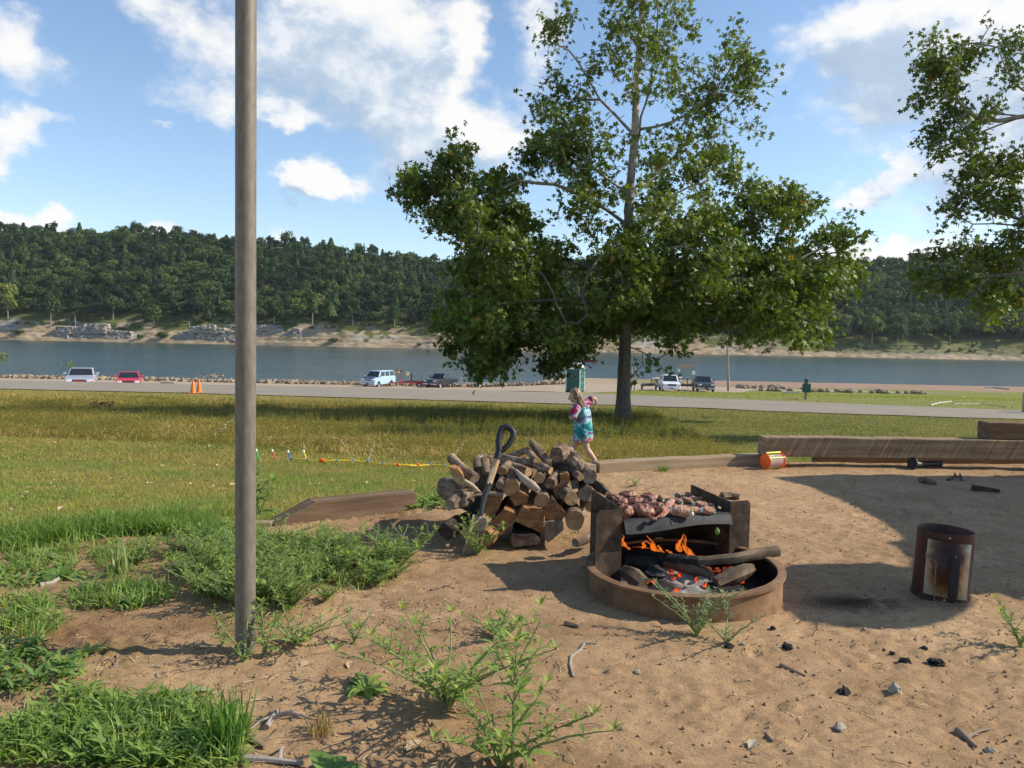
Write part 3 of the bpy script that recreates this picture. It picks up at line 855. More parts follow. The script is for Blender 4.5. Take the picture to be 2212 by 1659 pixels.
def build_sycamore(name, label, base, limbs_px, blobs, depth, seed, leaf, per, conv, trunk_pts, group=None, rtip=.0105, expo=.405):
    rg = np.random.default_rng(seed)
    org = np.array(base)
    def w3(p):
        q = conv(p[0], p[1]); v = W(q[0], q[1], depth + (p[2] if len(p) > 2 else 0)); return np.array(v)
    tr = [np.array(W(px, py, depth)) for (px, py) in trunk_pts]
    tr[0] = org.copy()
    limbs = [tr] + [[w3(p) for p in L] for L in limbs_px]
    A = []; K = []
    for (cx, cy, rx, ry, nn, dens) in blobs:
        if depth < 24: rx *= .80; ry *= .82; nn = int(nn * .55)
        else: rx *= .88; ry *= .9
        m = depth / F2
        u = rand_dirs(nn, rg) * rg.uniform(.25, 1.0, (nn, 1)) ** .45
        dz = (.85 * .5 * (rx + ry) * m + .6) if cy < 340 or depth < 24 else 5.2 * min(1, rx / 110)
        c0 = rg.uniform(-.6, .6)
        nn_ = max(1, nn // 4); u = u[:nn_]
        for q in u:
            for r_ in range(4):
                j = rg.normal(size=3) * (.30 if depth > 24 else .15)
                if depth > 24 and 1170 < cx + q[0] * rx < 1300 and 500 < cy + q[2] * ry < 725 and q[1] * dz < -1.6: q = q * np.array([1, -1, 1])
                A.append(np.array(W(cx + q[0] * rx, cy + q[2] * ry, depth + q[1] * dz + c0)) + j * (r_ > 0)); K.append(dens * ((.44 if cy < 340 else 1.1) if depth > 24 else 1))
    pos, par, tips = grow_tree(limbs, A, seed)
    rt = thing(name, label, 'tree', tuple(org), group=group)
    V, F, r = wood_mesh(pos - org, par, rtip, expo)
    np_mesh('branches', V, F, SYC_BARK, parent=rt, smooth=True)
    # trunk with flare and ridged bark
    pts = [Vector(t - org) for t in tr]
    fine = []
    for i in range(len(pts) - 1):
        for k in range(6): fine.append(pts[i].lerp(pts[i + 1], k / 6))
    fine.append(pts[-1]); fine[0].z -= .3
    H = fine[-1].z; r0 = .235 * (depth / 28)
    rad = [max(.03, r0 * (1 - .78 * max(0, p.z) / H) + .17 * math.exp(-max(0, p.z + .1) / .28) + .05 * math.exp(-max(0, p.z) / .9)) for p in fine]
    tm = MB().tube(fine, rad, 22, jit=.05, seed=3)
    to = tm.build('trunk', SYC_BARK, rt)
    P = []; S = []
    order = list(range(len(A)))
    for i, a in enumerate(A):
        k = rg.poisson(per * K[i])
        if not k: continue
        p = a + rg.normal(size=(k, 3)) * np.array([.19, .19, .15]) * (depth / 28)
        P.append(p); S.append(rg.uniform(.65, 1.15, k) * leaf)
    # leaves along the outer twigs too
    tp = np.array([pos[par[t]] for t in tips]); tp = np.repeat(tp, 3 if depth > 24 else 2, 0); P.append(tp + rg.normal(size=tp.shape) * .2); S.append(rg.uniform(.6, 1.1, len(tp)) * leaf)
    P = np.concatenate(P) - org; S = np.concatenate(S)
    v, f = lobed_leaves(P, S, rg)
    clump = fbm(P[:, 0] * .8 + P[:, 1] * .6, P[:, 2] * .9, seed, 2)
    a = np.clip(.42 + (clump - .5) * .7 + rg.normal(size=len(P)) * .16, 0, .955); a = np.where(rg.random(len(P)) < .006, .99, a)
    np_mesh('crown', v, f, SYC_LEAF, parent=rt, face_attr={'rnd': np.repeat(a, 5)})
    return rt

c6 = lambda x, y: (837 + .4882 * x, .4882 * y)
SD = 28.0
sb = ground(1345, 909); SD = sb.y
limbs6 = [
    [(1075, 790), (1120, 520, .3), (1165, 380, .5), (1180, 250, .6), (1195, 90, .8), (1200, -120, 1)],
    [(1062, 995), (960, 920, -.5), (870, 870, -1), (740, 815, -1.4), (600, 800, -1.6), (480, 845, -1.5), (330, 850, -1.2), (180, 850, -.8)],
    [(1060, 860), (970, 790, -.4), (890, 720, -.8), (760, 640, -1)],
    [(1092, 600), (1000, 500, .3), (940, 440, .4), (870, 320, .3), (800, 220, 0), (710, 180, -.2)],
    [(960, 460, .4), (860, 442, 1), (770, 462, 1.2)],
    [(1085, 865), (1200, 760, .6), (1370, 600, 1.2), (1450, 520, 1.4), (1560, 420, 1.5), (1640, 330, 1.5)],
    [(1080, 935), (1150, 900, -.6), (1230, 880, -1), (1330, 830, -1.4), (1420, 800, -1.6)],
    [(1110, 560), (1260, 540, -.5), (1440, 440, -1), (1540, 260, -1.2)],
    [(1052, 1260), (1010, 1150, -.8), (985, 1105, -1.2), (930, 1150, -1.7), (885, 1220, -2.1), (862, 1300, -2.4), (880, 1370, -2.6), (880, 1400, -2.7), (840, 1432, -2.8), (740, 1450, -2.9), (600, 1480, -3)],
    [(860, 1430, -2.8), (790, 1425, -2.9), (750, 1350, -3), (730, 1290, -3.1), (690, 1220, -3.1), (640, 1170, -3)],
    [(1055, 1270), (1200, 1245, -.8), (1400, 1240, -1.4), (1600, 1210, -1.6), (1780, 1170, -1.4), (1930, 1090, -1.1)],
    [(1055, 1340), (1300, 1325, 1), (1560, 1370, 1.4), (1750, 1400, 1.5)],
    [(1058, 1200), (1250, 1050, .8), (1450, 960, 1.6), (1620, 880, 2), (1720, 830, 2.1)],
    [(1054, 1250), (800, 1150, 1), (550, 1090, 1.4), (330, 1050, 1.2), (220, 1000, 1)],
    [(1052, 1310), (700, 1330, -1.5), (450, 1340, -2), (330, 1420, -2.2)],
    [(1055, 1180), (1000, 1100, 2.2), (900, 1040, 3.6)],
    [(1055, 1230), (1150, 1150, -2.2), (1250, 1100, -3.6)],
    [(1070, 1500), (1130, 1560, .2), (1190, 1590, .3)],
]
blobs6 = [(1400, 30, 115, 110, 95, .6), (1390, -95, 90, 90, 60, .6), (1390, 130, 125, 110, 100, .55), (1215, 62, 36, 48, 16, .6), (1235, 25, 22, 28, 7, .6), (1200, 90, 28, 26, 8, .6), (1300, 110, 50, 70, 22, .6),
          (1190, 210, 45, 46, 34, .8), (1200, 305, 78, 52, 70, .9), (1285, 265, 105, 80, 62, .65), (1180, 345, 60, 40, 35, .9), (1570, 175, 78, 85, 70, .65), (1605, 150, 42, 60, 34, .7), (1500, 275, 95, 75, 60, .6), (1640, 280, 20, 14, 4, .6), (1590, 100, 25, 40, 12, .6),
          (1370, 375, 150, 62, 52, .65), (1530, 370, 70, 55, 45, .75), (1450, 440, 100, 50, 44, .65), (1290, 450, 80, 45, 28, .7),
          (910, 402, 50, 40, 40, .95), (985, 360, 46, 45, 38, .8), (990, 325, 22, 18, 10, .7), (960, 445, 55, 35, 28, .9), (1075, 405, 50, 30, 24, .9),
          (1050, 470, 105, 75, 100, 1), (1100, 560, 140, 110, 190, 1.05), (1040, 690, 95, 100, 170, 1.1), (1060, 775, 55, 45, 40, 1), (1150, 690, 110, 80, 110, 1), (1235, 725, 95, 50, 70, 1), (1232, 768, 42, 26, 18, .9), (1180, 800, 25, 22, 8, .9),
          (1340, 620, 130, 95, 130, 1.05), (1410, 545, 120, 75, 95, .95), (1350, 690, 80, 45, 40, 1),
          (1560, 520, 140, 80, 130, 1), (1600, 615, 170, 85, 190, 1.05), (1740, 600, 95, 85, 110, 1), (1690, 680, 130, 48, 80, 1), (1790, 500, 45, 42, 30, .8), (1835, 590, 32, 42, 14, .7), (1690, 450, 60, 50, 45, .9), (1640, 420, 40, 35, 24, .9), (1460, 695, 75, 42, 40, .95), (1455, 735, 28, 25, 9, .9), (1770, 720, 30, 22, 8, .7), (1400, 790, 20, 18, 7, .5)]
build_sycamore('sycamore_tree', 'tall leafy sycamore with dark trunk standing on the grass by the road', tuple(sb), limbs6, blobs6, SD, 901, .155, 20, c6,
               [(1345, 909), (1347, 830), (1350, 745), (1351, 640), (1357, 488), (1362, 390), (1371, 293), (1374, 210), (1379, 122), (1384, 49), (1388, -60), (1390, -150)])

c7 = lambda x, y: (1782 + .4558 * x, .4558 * y)
limbs7 = [
    [(1450, 620, 0), (1200, 560, 0), (943, 550, 0), (830, 572, -.2), (740, 565, -.3), (680, 530, -.4), (625, 470, -.5), (632, 330, -.5), (640, 250, -.5)],
    [(1000, 560), (880, 545, .3), (820, 540, .3), (760, 590, .3)],
    [(900, 560), (830, 590, .4), (730, 630, .4), (600, 680, .4)],
    [(1450, 1100, 0), (1150, 1060, 0), (943, 1045, 0), (860, 1018, .2), (760, 980, .3), (690, 935, .3), (640, 880, .3)],
    [(1000, 1050), (800, 1060, -.3), (700, 1062, -.4), (600, 1010, -.4)],
    [(1450, 1300, 0), (1150, 1280, -.2), (943, 1290, -.3), (700, 1335, -.6), (580, 1310, -.7), (480, 1330, -.8)],
    [(1450, 300, 0), (1150, 380, 0), (943, 430, .3), (890, 390, .4), (860, 300, .5), (850, 210, .5)],
    [(943, 1045), (900, 900, .5), (860, 780, .6)],
]
b7 = [(480, 225, 55, 48, 26, 1), (555, 295, 105, 85, 70, 1), (690, 255, 80, 72, 50, 1), (560, 400, 105, 55, 48, .9), (455, 485, 45, 35, 16, .9), (560, 505, 65, 35, 20, .8), (635, 535, 55, 50, 30, 1), (545, 625, 80, 45, 34, .9), (690, 600, 75, 55, 38, .95), (560, 720, 60, 50, 24, .8), (665, 690, 60, 60, 30, 1),
      (790, 485, 32, 55, 20, .9), (865, 215, 50, 50, 24, .8), (885, 330, 60, 70, 30, .7), (920, 230, 45, 50, 18, .7), (740, 820, 115, 85, 80, .9), (890, 770, 75, 95, 60, .9), (700, 945, 95, 70, 56, .9), (570, 985, 45, 35, 20, 1), (830, 945, 105, 85, 66, .9), (640, 1035, 55, 32, 18, .9),
      (900, 1110, 70, 80, 44, .9), (680, 1185, 115, 60, 60, .95), (570, 1190, 45, 38, 18, .9), (435, 1235, 34, 18, 7, .8), (820, 1220, 110, 65, 64, 1), (520, 1330, 105, 52, 44, .9), (850, 1390, 95, 95, 90, 1.1), (640, 1335, 105, 55, 48, 1), (830, 1490, 26, 18, 6, .8), (760, 1440, 50, 40, 18, .9),
      (1120, 560, 180, 260, 120, .9), (1160, 1100, 200, 220, 120, .9), (1330, 160, 240, 220, 110, .9), (1450, -200, 300, 200, 90, .9), (1700, 600, 240, 400, 140, .9)]
blobs7 = [(1782 + .4558 * a, .4558 * b, .4558 * c, .4558 * d, n, e) for (a, b, c, d, n, e) in b7]
RD = 20.0
rb = Vector(((2445 - CX2) / F2 * RD, RD, 0)); rb.z = float(gz(rb.x, RD))
build_sycamore('sycamore_tree', 'second sycamore whose leafy branches reach in from the right edge', tuple(rb), limbs7, blobs7, RD, 902, .105, 10, c7,
               [(2445, 960), (2447, 700), (2449, 500), (2452, 300), (2450, 120), (2452, -50), (2455, -180)])
# ------------------------------------------------------------------ vehicles
glass = mat('car_glass', (.02, .025, .03), scale=2, rough=.05, bump=0, spec=.8)
rubber = mat('tyre_rubber', (.02, .02, .02), scale=9, rough=.85, bump=.1)
rim_m = mat('wheel_rim', (.45, .45, .46), scale=5, rough=.35, bump=0, metal=.8)
chrome = mat('chrome', (.6, .6, .62), scale=5, rough=.2, bump=0, metal=1)
plastic = mat('black_plastic', (.025, .025, .027), scale=9, rough=.5, bump=.05)
lamp_m = mat('headlight_lens', (.75, .77, .78), scale=4, rough=.1, bump=0, spec=.8)
red_lens = mat('tail_lens', (.35, .015, .015), scale=4, rough=.15, bump=0)
amber = mat('amber_lens', (.6, .22, .02), scale=4, rough=.2, bump=0)

def wheel(parent, c, r, w):
    o = MB().lathe((0, 0, 0), [(r * .62, -w / 2), (r * .93, -w / 2), (r, -w * .32), (r, w * .32), (r * .93, w / 2), (r * .62, w / 2)], 20).build('wheel', rubber, parent)
    o.location = c; o.rotation_euler = (R(90), 0, 0)
    MB().lathe((0, 0, 0), [(r * .63, -w * .42), (r * .55, -w * .3), (.001, -w * .34)], 16).lathe((0, 0, 0), [(.001, w * .34), (r * .55, w * .3), (r * .63, w * .42)], 16).build('rim', rim_m, o)
    return o

def vehicle(name, label, cat, loc, heading, P, col, group=None):
    """x runs to the nose; P holds the side profile in metres"""
    rt = thing(name, label, cat, loc, heading, group)
    L, Wd, hood, belt, H = P['L'], P['W'], P['hood'], P['belt'], P['H']
    gc, wr = P.get('clear', .25), P['wr']
    xf, xr = P['xf'], P['xr']               # axle positions
    x1, x0 = L / 2, -L / 2
    ws, rs, re, rg_ = P['ws'], P['rs'], P['re'], P['rg']   # windscreen base, roof start, roof end, rear glass base
    # side outline with wheel arches
    def arch(x, up=True):
        return [(x + wr * 1.18 * math.cos(t), wr + wr * 1.18 * math.sin(t)) for t in np.linspace(0, math.pi, 9)]
    out = [(x1 - .04, gc + .02)]
    out += [p for p in arch(xf)] + [p for p in arch(xr)] + [(x0 + .05, gc + .05), (x0, gc + .35), (x0 + .02, P.get('deck', belt) - .06), (x0 + .10, P.get('deck', belt))]
    if P.get('bed'): out += [(re - .25, P['deck']), (re - .2, belt)]
    else: out += [(rg_, belt)]
    out += [(ws, belt), (ws + .06, hood + .06), (x1 - .30, hood), (x1 - .05, hood - .14), (x1, gc + .36)]
    M = Matrix.Identity(4)
    mb = MB().prism(out, Wd, M)
    body = mb.build('body', col, rt, smooth=True, bevel=.055, angle=30)
    # cabin: tapered box with glass
    hb, htp = Wd * .485, Wd * P.get('tumble', .40)
    v = []
    for (xa, z, hw) in ((ws, belt - .04, hb), (rg_, belt - .04, hb), (rs, H, htp), (re, H, htp)):
        v += [(xa, -hw, z), (xa, hw, z)]
    cb = MB().add(v, [(0, 2, 6, 4), (1, 5, 7, 3), (4, 6, 7, 5), (0, 4, 5, 1), (2, 3, 7, 6), (0, 1, 3, 2)])
    cab = cb.build('cabin', col, rt, smooth=True, bevel=.06, angle=30)
    V = [Vector(q) for q in v]
    def panel(nm, a, b, c, d, u0, u1, w0, w1, m=glass, off=.012):
        """glass on the quad a,b (bottom) c,d (top above b, a)"""
        def at(u, w): return (a.lerp(b, u)).lerp(d.lerp(c, u), w)
        n = (b - a).cross(d - a).normalized()
        q = [at(u0, w0), at(u1, w0), at(u1, w1), at(u0, w1)]
        fwd = [p + n * off for p in q]; bk = [p - n * .02 for p in q]
        return MB().add(fwd + bk, [(0, 1, 2, 3), (7, 6, 5, 4), (0, 4, 5, 1), (1, 5, 6, 2), (2, 6, 7, 3), (3, 7, 4, 0)]).build(nm, m, rt, smooth=False)
    panel('windscreen', V[0], V[1], V[5], V[4], .06, .94, .10, .93)
    panel('rear_window', V[3], V[2], V[6], V[7], .08, .92, .2, .9)
    for (a, b) in P['win']:
        panel('side_window', V[2], V[0], V[4], V[6], a, b, .18, .88)
        panel('side_window', V[1], V[3], V[7], V[5], 1 - b, 1 - a, .18, .88)
    for s in (-1, 1):
        wheel(rt, (xf, s * (Wd / 2 - .10), wr), wr, .22); wheel(rt, (xr, s * (Wd / 2 - .10), wr), wr, .22)
        hl = MB().box((x1 - .06, s * Wd * .36, hood - .20), (.12, Wd * .20, .17)).build('headlight', lamp_m, rt, bevel=.02)
        MB().box((x1 - .05, s * Wd * .46, hood - .22), (.10, .09, .13)).build('indicator', amber, rt, bevel=.01)
        tl = MB().box((x0 + .04, s * Wd * .45, P.get('deck', belt) - .22), (.08, .16, .32)).build('tail_light', red_lens, rt, bevel=.02)
        mr = MB().box((ws - .18, s * (Wd / 2 + .13), belt + .14), (.10, .20, .16)).build('mirror', P.get('mirror', col), rt, bevel=.03)
        MB().box((ws - .15, s * (Wd / 2 + .02), belt + .09), (.05, .10, .05)).build('mirror_arm', plastic, mr)
        MB().box((.3 * ws + .7 * rg_, s * (Wd / 2 + .005), belt - .18), (.16, .03, .04)).build('door_handle', plastic, rt)
    gr = MB().box((x1 - .03, 0, hood - .22), (.08, Wd * .46, .20)).build('grille', P.get('grille', plastic), rt, bevel=.02)
    bm = MB().box((x1 + .01, 0, gc + .20), (.16, Wd * .98, .20)).build('bumper', P.get('bumper', col), rt, bevel=.05)
    MB().box((x1 + .095, 0, gc + .20), (.02, .34, .12)).build('number_plate', P.get('plate', plastic), bm)
    MB().box((x0 - .01, 0, gc + .25), (.14, Wd * .96, .20)).build('rear_bumper', P.get('bumper', col), rt, bevel=.05)
    MB().box((0, 0, gc + .1), (L * .8, Wd * .8, .14)).build('chassis', plastic, rt)
    if P.get('bed'):
        MB().box(((x0 + re - .3) / 2 - .02, 0, P['deck'] + .006), (re - .3 - x0 - .25, Wd * .78, .03)).build('truck_bed', plastic, rt)
    if P.get('visor'):
        MB().box((x1 - .35, 0, hood + .05), (.28, Wd * .8, .05), Matrix.Rotation(-.2, 3, 'Y')).build('bonnet_guard', plastic, rt, bevel=.015)
    if P.get('stripe'):
        MB().box((x1 + .02, 0, hood - .22), (.04, Wd * .42, .045)).build('grille_bar', P['stripe'], rt)
    if P.get('rack'):
        for s in (-1, 1): MB().box(((rs + re) / 2, s * htp * .86, H + .04), (abs(re - rs) * .9, .04, .05)).build('roof_rail', plastic, rt)
    return rt
SEDAN = dict(L=4.7, W=1.85, hood=.95, belt=1.0, H=1.46, wr=.32, xf=1.42, xr=-1.35, ws=.85, rs=.15, re=-1.15, rg=-1.85, deck=1.02, clear=.2, win=[(.08, .42), (.46, .80)], mirror=None)
SUV = dict(L=5.1, W=2.0, hood=1.10, belt=1.18, H=1.92, wr=.39, xf=1.55, xr=-1.45, ws=1.0, rs=.35, re=-2.2, rg=-2.5, deck=1.18, clear=.3, win=[(.06, .34), (.37, .64), (.68, .94)], rack=1)
VAN = dict(L=5.8, W=2.02, hood=1.22, belt=1.28, H=2.08, wr=.37, xf=1.75, xr=-1.75, ws=1.75, rs=.95, re=-2.58, rg=-2.72, deck=1.28, clear=.3, win=[(.03, .31), (.35, .62), (.66, .95)])
PICK = dict(L=5.6, W=2.0, hood=1.15, belt=1.2, H=1.86, wr=.40, xf=1.75, xr=-1.65, ws=.95, rs=.35, re=-.75, rg=-.85, deck=1.18, clear=.36, bed=1, win=[(.08, .52), (.58, .92)])
COUPE = dict(L=4.3, W=1.78, hood=.88, belt=.93, H=1.38, wr=.31, xf=1.3, xr=-1.25, ws=.75, rs=.05, re=-1.0, rg=-1.75, deck=.98, clear=.18, win=[(.10, .52), (.56, .82)])
silver = paint('silver_paint', (.50, .53, .57), metal=.35); red_p = paint('red_paint', (.56, .03, .06)); ltblue = paint('pale_blue_paint', (.42, .58, .72))
black_p = paint('black_paint', (.018, .022, .03)); white_p = paint('white_paint', (.80, .81, .82)); dkgreen = paint('dark_green_paint', (.03, .045, .045))
def place_car(name, label, cat, px, d, heading, P, col, **kw):
    x = (px - CX2) / F2 * d
    Q = dict(P); Q.update(kw)
    if Q.get('mirror', 0) is None: Q['mirror'] = col
    return vehicle(name, label, cat, (x, d, float(gz(x, d)) + .02), R(heading), Q, col)
place_car('parked_car', 'silver car with dark grille facing the camera near the left edge', 'car', 175, 59, -66, dict(SEDAN, H=1.62, belt=1.12, hood=1.02), silver, stripe=red_p)
place_car('parked_car', 'small red car facing the camera right of the silver car', 'car', 277, 66, -66, COUPE, red_p)
place_car('parked_van', 'pale blue passenger van with dark windows parked right of the pole', 'van', 817, 104, -108.5, VAN, ltblue, visor=1, stripe=chrome, bumper=chrome)
place_car('pickup_truck', 'black pickup truck with red tail lights beside the red trailer', 'pickup truck', 952, 106, -116, PICK, black_p, bumper=chrome)
place_car('parked_suv', 'white sport utility car beside the boat ramp right of the sycamore trunk', 'car', 1446, 95, -94, SUV, white_p, bumper=white_p, mirror=white_p)
place_car('pickup_truck', 'dark green pickup truck facing the camera next to the white car', 'pickup truck', 1519, 96, -95, PICK, dkgreen, stripe=chrome, bumper=chrome)

galv = mat('galvanised_steel', [(.3, (.30, .30, .30)), (.7, (.45, .45, .44))], scale=6, rough=.5, bump=.05, metal=.6)
dark_steel = mat('dark_steel', (.05, .045, .042), scale=6, rough=.6, bump=.1)
wood_grey = mat('weathered_wood', [(.3, (.26, .215, .165)), (.7, (.42, .36, .29))], scale=2, rough=.9, bump=.4, bscale=7, stretch=(6, 6, .6))
def trailer(label, px, d, heading, col, L=4.8, wid=1.6, boards=True):
    x = (px - CX2) / F2 * d
    rt = thing('boat_trailer', label, 'trailer', (x, d, float(gz(x, d)) + .02), R(heading))
    f = MB()
    for s in (-1, 1): f.box((-.3, s * wid * .42, .62), (L * .8, .10, .14))
    for xx in (-2, -.9, .3, 1.3): f.box((xx, 0, .6), (.09, wid * .84, .10))
    f.box((L * .42, .28, .58), (L * .28, .09, .10), Matrix.Rotation(-.33, 3, 'Z')); f.box((L * .42, -.28, .58), (L * .28, .09, .10), Matrix.Rotation(.33, 3, 'Z'))
    f.box((L * .60, 0, .58), (.9, .11, .12))
    f.build('frame', col, rt, bevel=.01)
    for s in (-1, 1):
        wheel(rt, (-.7, s * wid * .56, .33), .33, .2)
        MB().tube([(-.7 + .44 * math.cos(t), s * wid * .56, .33 + .44 * math.sin(t)) for t in np.linspace(.1, 3.04, 9)], .05, 6).build('mudguard', col, rt)
        MB().box((-.5, s * wid * .3, .80), (L * .6, .12, .07), Matrix.Rotation(.04, 3, 'Y')).build('bunk_board', plastic, rt)
    MB().tube([(1.7, 0, .55), (1.75, 0, 1.15)], .06, 6).box((1.8, 0, 1.2), (.25, .18, .18)).build('winch_post', col, rt)
    MB().tube([(2.5, 0, 0), (2.5, 0, .7)], .05, 6).build('jack', galv, rt)
    return rt
trailer('empty bright red boat trailer hitched behind the pale blue van', 893, 105, 180 + 8, red_p, L=5.2)
trailer('dark boat trailer behind the white car at the ramp', 1408, 99, 60, dark_steel, L=4.0)
trailer('dark low trailer standing between the white car and the green pickup', 1484, 101, 75, dark_steel, L=4.0)
trailer('flat grey trailer under the low branches right of the black pickup', 1022, 108, 200, galv, L=4.0)

# ------------------------------------------------------------------ site furniture
orange = mat('orange_plastic', (.80, .20, .03), scale=6, rough=.5, bump=0)
def cone(label, px, py):
    p = ground(px, py, 20, 60)
    rt = thing('traffic_cone', label, 'traffic cone', p)
    MB().box((0, 0, .02), (.36, .36, .04)).build('base', orange, rt, bevel=.01)
    MB().lathe((0, 0, .04), [(.14, 0), (.03, .66), (.0, .67)], 20).build('cone_body', orange, rt)
    MB().lathe((0, 0, .04), [(.097, .25), (.075, .36)], 20).build('collar', mat('cone_band', (.8, .32, .12), rough=.4, bump=0), rt)
cone('orange traffic cone at the road edge, left of the pair', 417, 850)
cone('orange traffic cone at the road edge, nearer the pole', 430, 848)

potty_g = mat('green_plastic_panel', (.015, .10, .085), scale=2, rough=.5, bump=.05)
potty_d = mat('green_door_panel', (.02, .17, .14), scale=2, rough=.45, bump=.05)
white_pl = mat('white_plastic', (.75, .76, .75), scale=3, rough=.5, bump=0)
d = 62.0; x = (1242.5 - CX2) / F2 * d
rt = thing('portable_toilet', 'dark green portable toilet with white domed roof beside the road', 'portable toilet', (x, d, float(gz(x, d)) + .02), R(-22))
MB().box((0, 0, .06), (1.16, 1.2, .12)).build('base', plastic, rt, bevel=.01)
cabn = MB().box((0, 0, 1.07), (1.12, 1.16, 1.9)).build('cabin', potty_g, rt, bevel=.02)
for s in (-1, 1):
    for t in (-1, 1): MB().box((s * .55, t * .57, 1.07), (.06, .06, 1.92)).build('corner_post', white_pl, rt)
dr = MB().box((.566, 0, 1.02), (.03, .86, 1.76)).build('door', potty_d, rt, bevel=.01)
for z in (.45, 1.0, 1.5): MB().box((.586, 0, z), (.02, .62, .36)).build('door_panel', potty_g, dr, bevel=.01)
MB().box((.60, .34, 1.02), (.04, .06, .16)).build('latch', plastic, dr)
for s in (-1, 1): MB().box((0, s * .585, 1.84), (.9, .02, .12)).build('vent', white_pl, rt)
MB().box((.572, 0, 1.96), (.02, .86, .09)).build('vent', white_pl, rt)
rf = MB(); rf.add([(-.6, -.62, 2.02), (.6, -.62, 2.02), (.6, .62, 2.02), (-.6, .62, 2.02), (-.32, -.34, 2.26), (.32, -.34, 2.26), (.32, .34, 2.26), (-.32, .34, 2.26)],
                  [(3, 2, 1, 0), (4, 5, 6, 7), (0, 1, 5, 4), (1, 2, 6, 5), (2, 3, 7, 6), (3, 0, 4, 7)])
rf.build('roof', white_pl, rt, bevel=.06)
MB().tube([(-.4, .4, 1.9), (-.4, .4, 2.4)], .06, 10).build('vent_pipe', plastic, rt)

# ramp kiosk
d = 126.0; x = (1481 - CX2) / F2 * d
rt = thing('notice_board', 'two-posted wooden sign with a white notice at the boat ramp', 'sign', (x, d, float(gz(x, d))), R(6))
for s in (-1, 1): MB().box((s * 1.15, 0, 1.4), (.18, .18, 3.2)).build('post', wood_grey, rt)
for k in range(4): MB().box((0, -.12, 2.55 + k * .19), (2.9 - .12 * (k % 2), .07, .175)).build('sign_board', wood_grey, rt)
MB().box((1.22, -.15, 1.85), (.5, .04, .62)).build('notice', white_pl, rt)
MB().box((-1.18, -.15, 2.2), (.35, .04, .4)).build('notice', white_pl, rt)

# courtesy dock gangway
a0 = W(1418, 818, 118); b0 = W(1462, 816, 132)
rt = thing('dock_gangway', 'pale topped gangway on dark trusses leading to the water', 'dock', (a0.x, a0.y, a0.z))
ax = (Vector((b0.x, b0.y, a0.z - .3)) - a0); Lg = ax.length; q = ax.to_track_quat('X', 'Z').to_matrix()
MB().box(q @ Vector((Lg / 2, 0, 0)), (Lg, 1.6, .12), q).build('deck', mat('dock_boards', (.62, .57, .48), scale=3, rough=.8), rt)
tb = MB()
for s in (-1, 1):
    for k in range(7):
        u = Lg * k / 7; w_ = Lg * (k + 1) / 7
        A_ = q @ Vector((u, s * .75, -.06)); B_ = q @ Vector((w_, s * .75, -1.1)); C_ = q @ Vector((w_, s * .75, -.06)); D_ = q @ Vector((u, s * .75, -1.1))
        tb.tube([A_, B_], .05, 5); tb.tube([D_, B_], .05, 5); tb.tube([A_, D_], .05, 5)
tb.build('truss', dark_steel, rt)

# poles and posts
d = 100.0; x = (1575 - CX2) / F2 * d
z0 = float(gz(x, d)); top = W(1570.5, 728, d)
o = MB().tube([(0, 0, -.5), ((top.x - x) * .5, 0, (top.z - z0) * .5), (top.x - x, 0, top.z - z0)], [.17, .15, .11], 10, jit=.03).build('utility_pole', wood_grey)
o.location = (x, d, z0); tag(o, 'tall bare wooden pole leaning slightly beside the boulders', 'pole')
p = ground(1740, 863, 20, 80); sc = p.y
grn = mat('green_box_paint', (.03, .10, .085), scale=4, rough=.5, bump=.05)
rt = thing('utility_post', 'short grey post with a green box on the grass across the road', 'utility post', p)
hh = (W(1743, 818, sc) - p).z
MB().box((0, 0, hh / 2), (.12, .12, hh)).build('post', wood_grey, rt, bevel=.01)
bx = MB().box((0, -.1, hh * .56), (.42, .2, .5)).build('meter_box', grn, rt, bevel=.02)
MB().box((0, -.21, hh * .56), (.34, .02, .4)).build('box_door', grn, bx, bevel=.005)
MB().box((0, 0, hh * .86), (.17, .15, hh * .26)).build('post_cap', grn, rt, bevel=.01)
for (px, py, ptop, d, lab) in ((1363, 848, 792, 66, 'thin bare wooden post just right of the sycamore trunk'), (1370, 848, 792, 66.5, 'thin bent wooden post, second right of the sycamore trunk')):
    b = W(px, py, d); t = W(px + 1, ptop, d); z0 = float(gz(b.x, d))
    o = MB().tube([(0, 0, -.3), (.05, 0, (t.z - z0) * .5), (0, 0, t.z - z0)], [.07, .065, .05], 8, jit=.06).build('wooden_post', wood_grey); o.location = (b.x, d, z0)
    tag(o, lab, 'post')
for (px, ptop, d, lab) in ((889, 808, 111, 'black post standing in the rocks behind the red trailer'), (929.5, 811, 112, 'short black post behind the black pickup')):
    b = W(px, 833, d); t = W(px, ptop, d); z0 = float(gz(b.x, d))
    o = MB().tube([(0, 0, -.3), (0, 0, t.z - z0)], .11, 10).tube([(0, 0, t.z - z0 - .25), (0, 0, t.z - z0 + .04)], .13, 10).build('steel_post', dark_steel); o.location = (b.x, d, z0)
    tag(o, lab, 'post')
p = ground(2216, 892, 15, 60); hh = (W(2216, 848, p.y) - p).z
o = MB().box((0, 0, hh / 2 - .1), (.26, .26, hh + .2)).build('wooden_post', wood_grey, bevel=.02); o.location = p; tag(o, 'thick grey wooden post at the right edge beside the road', 'post')

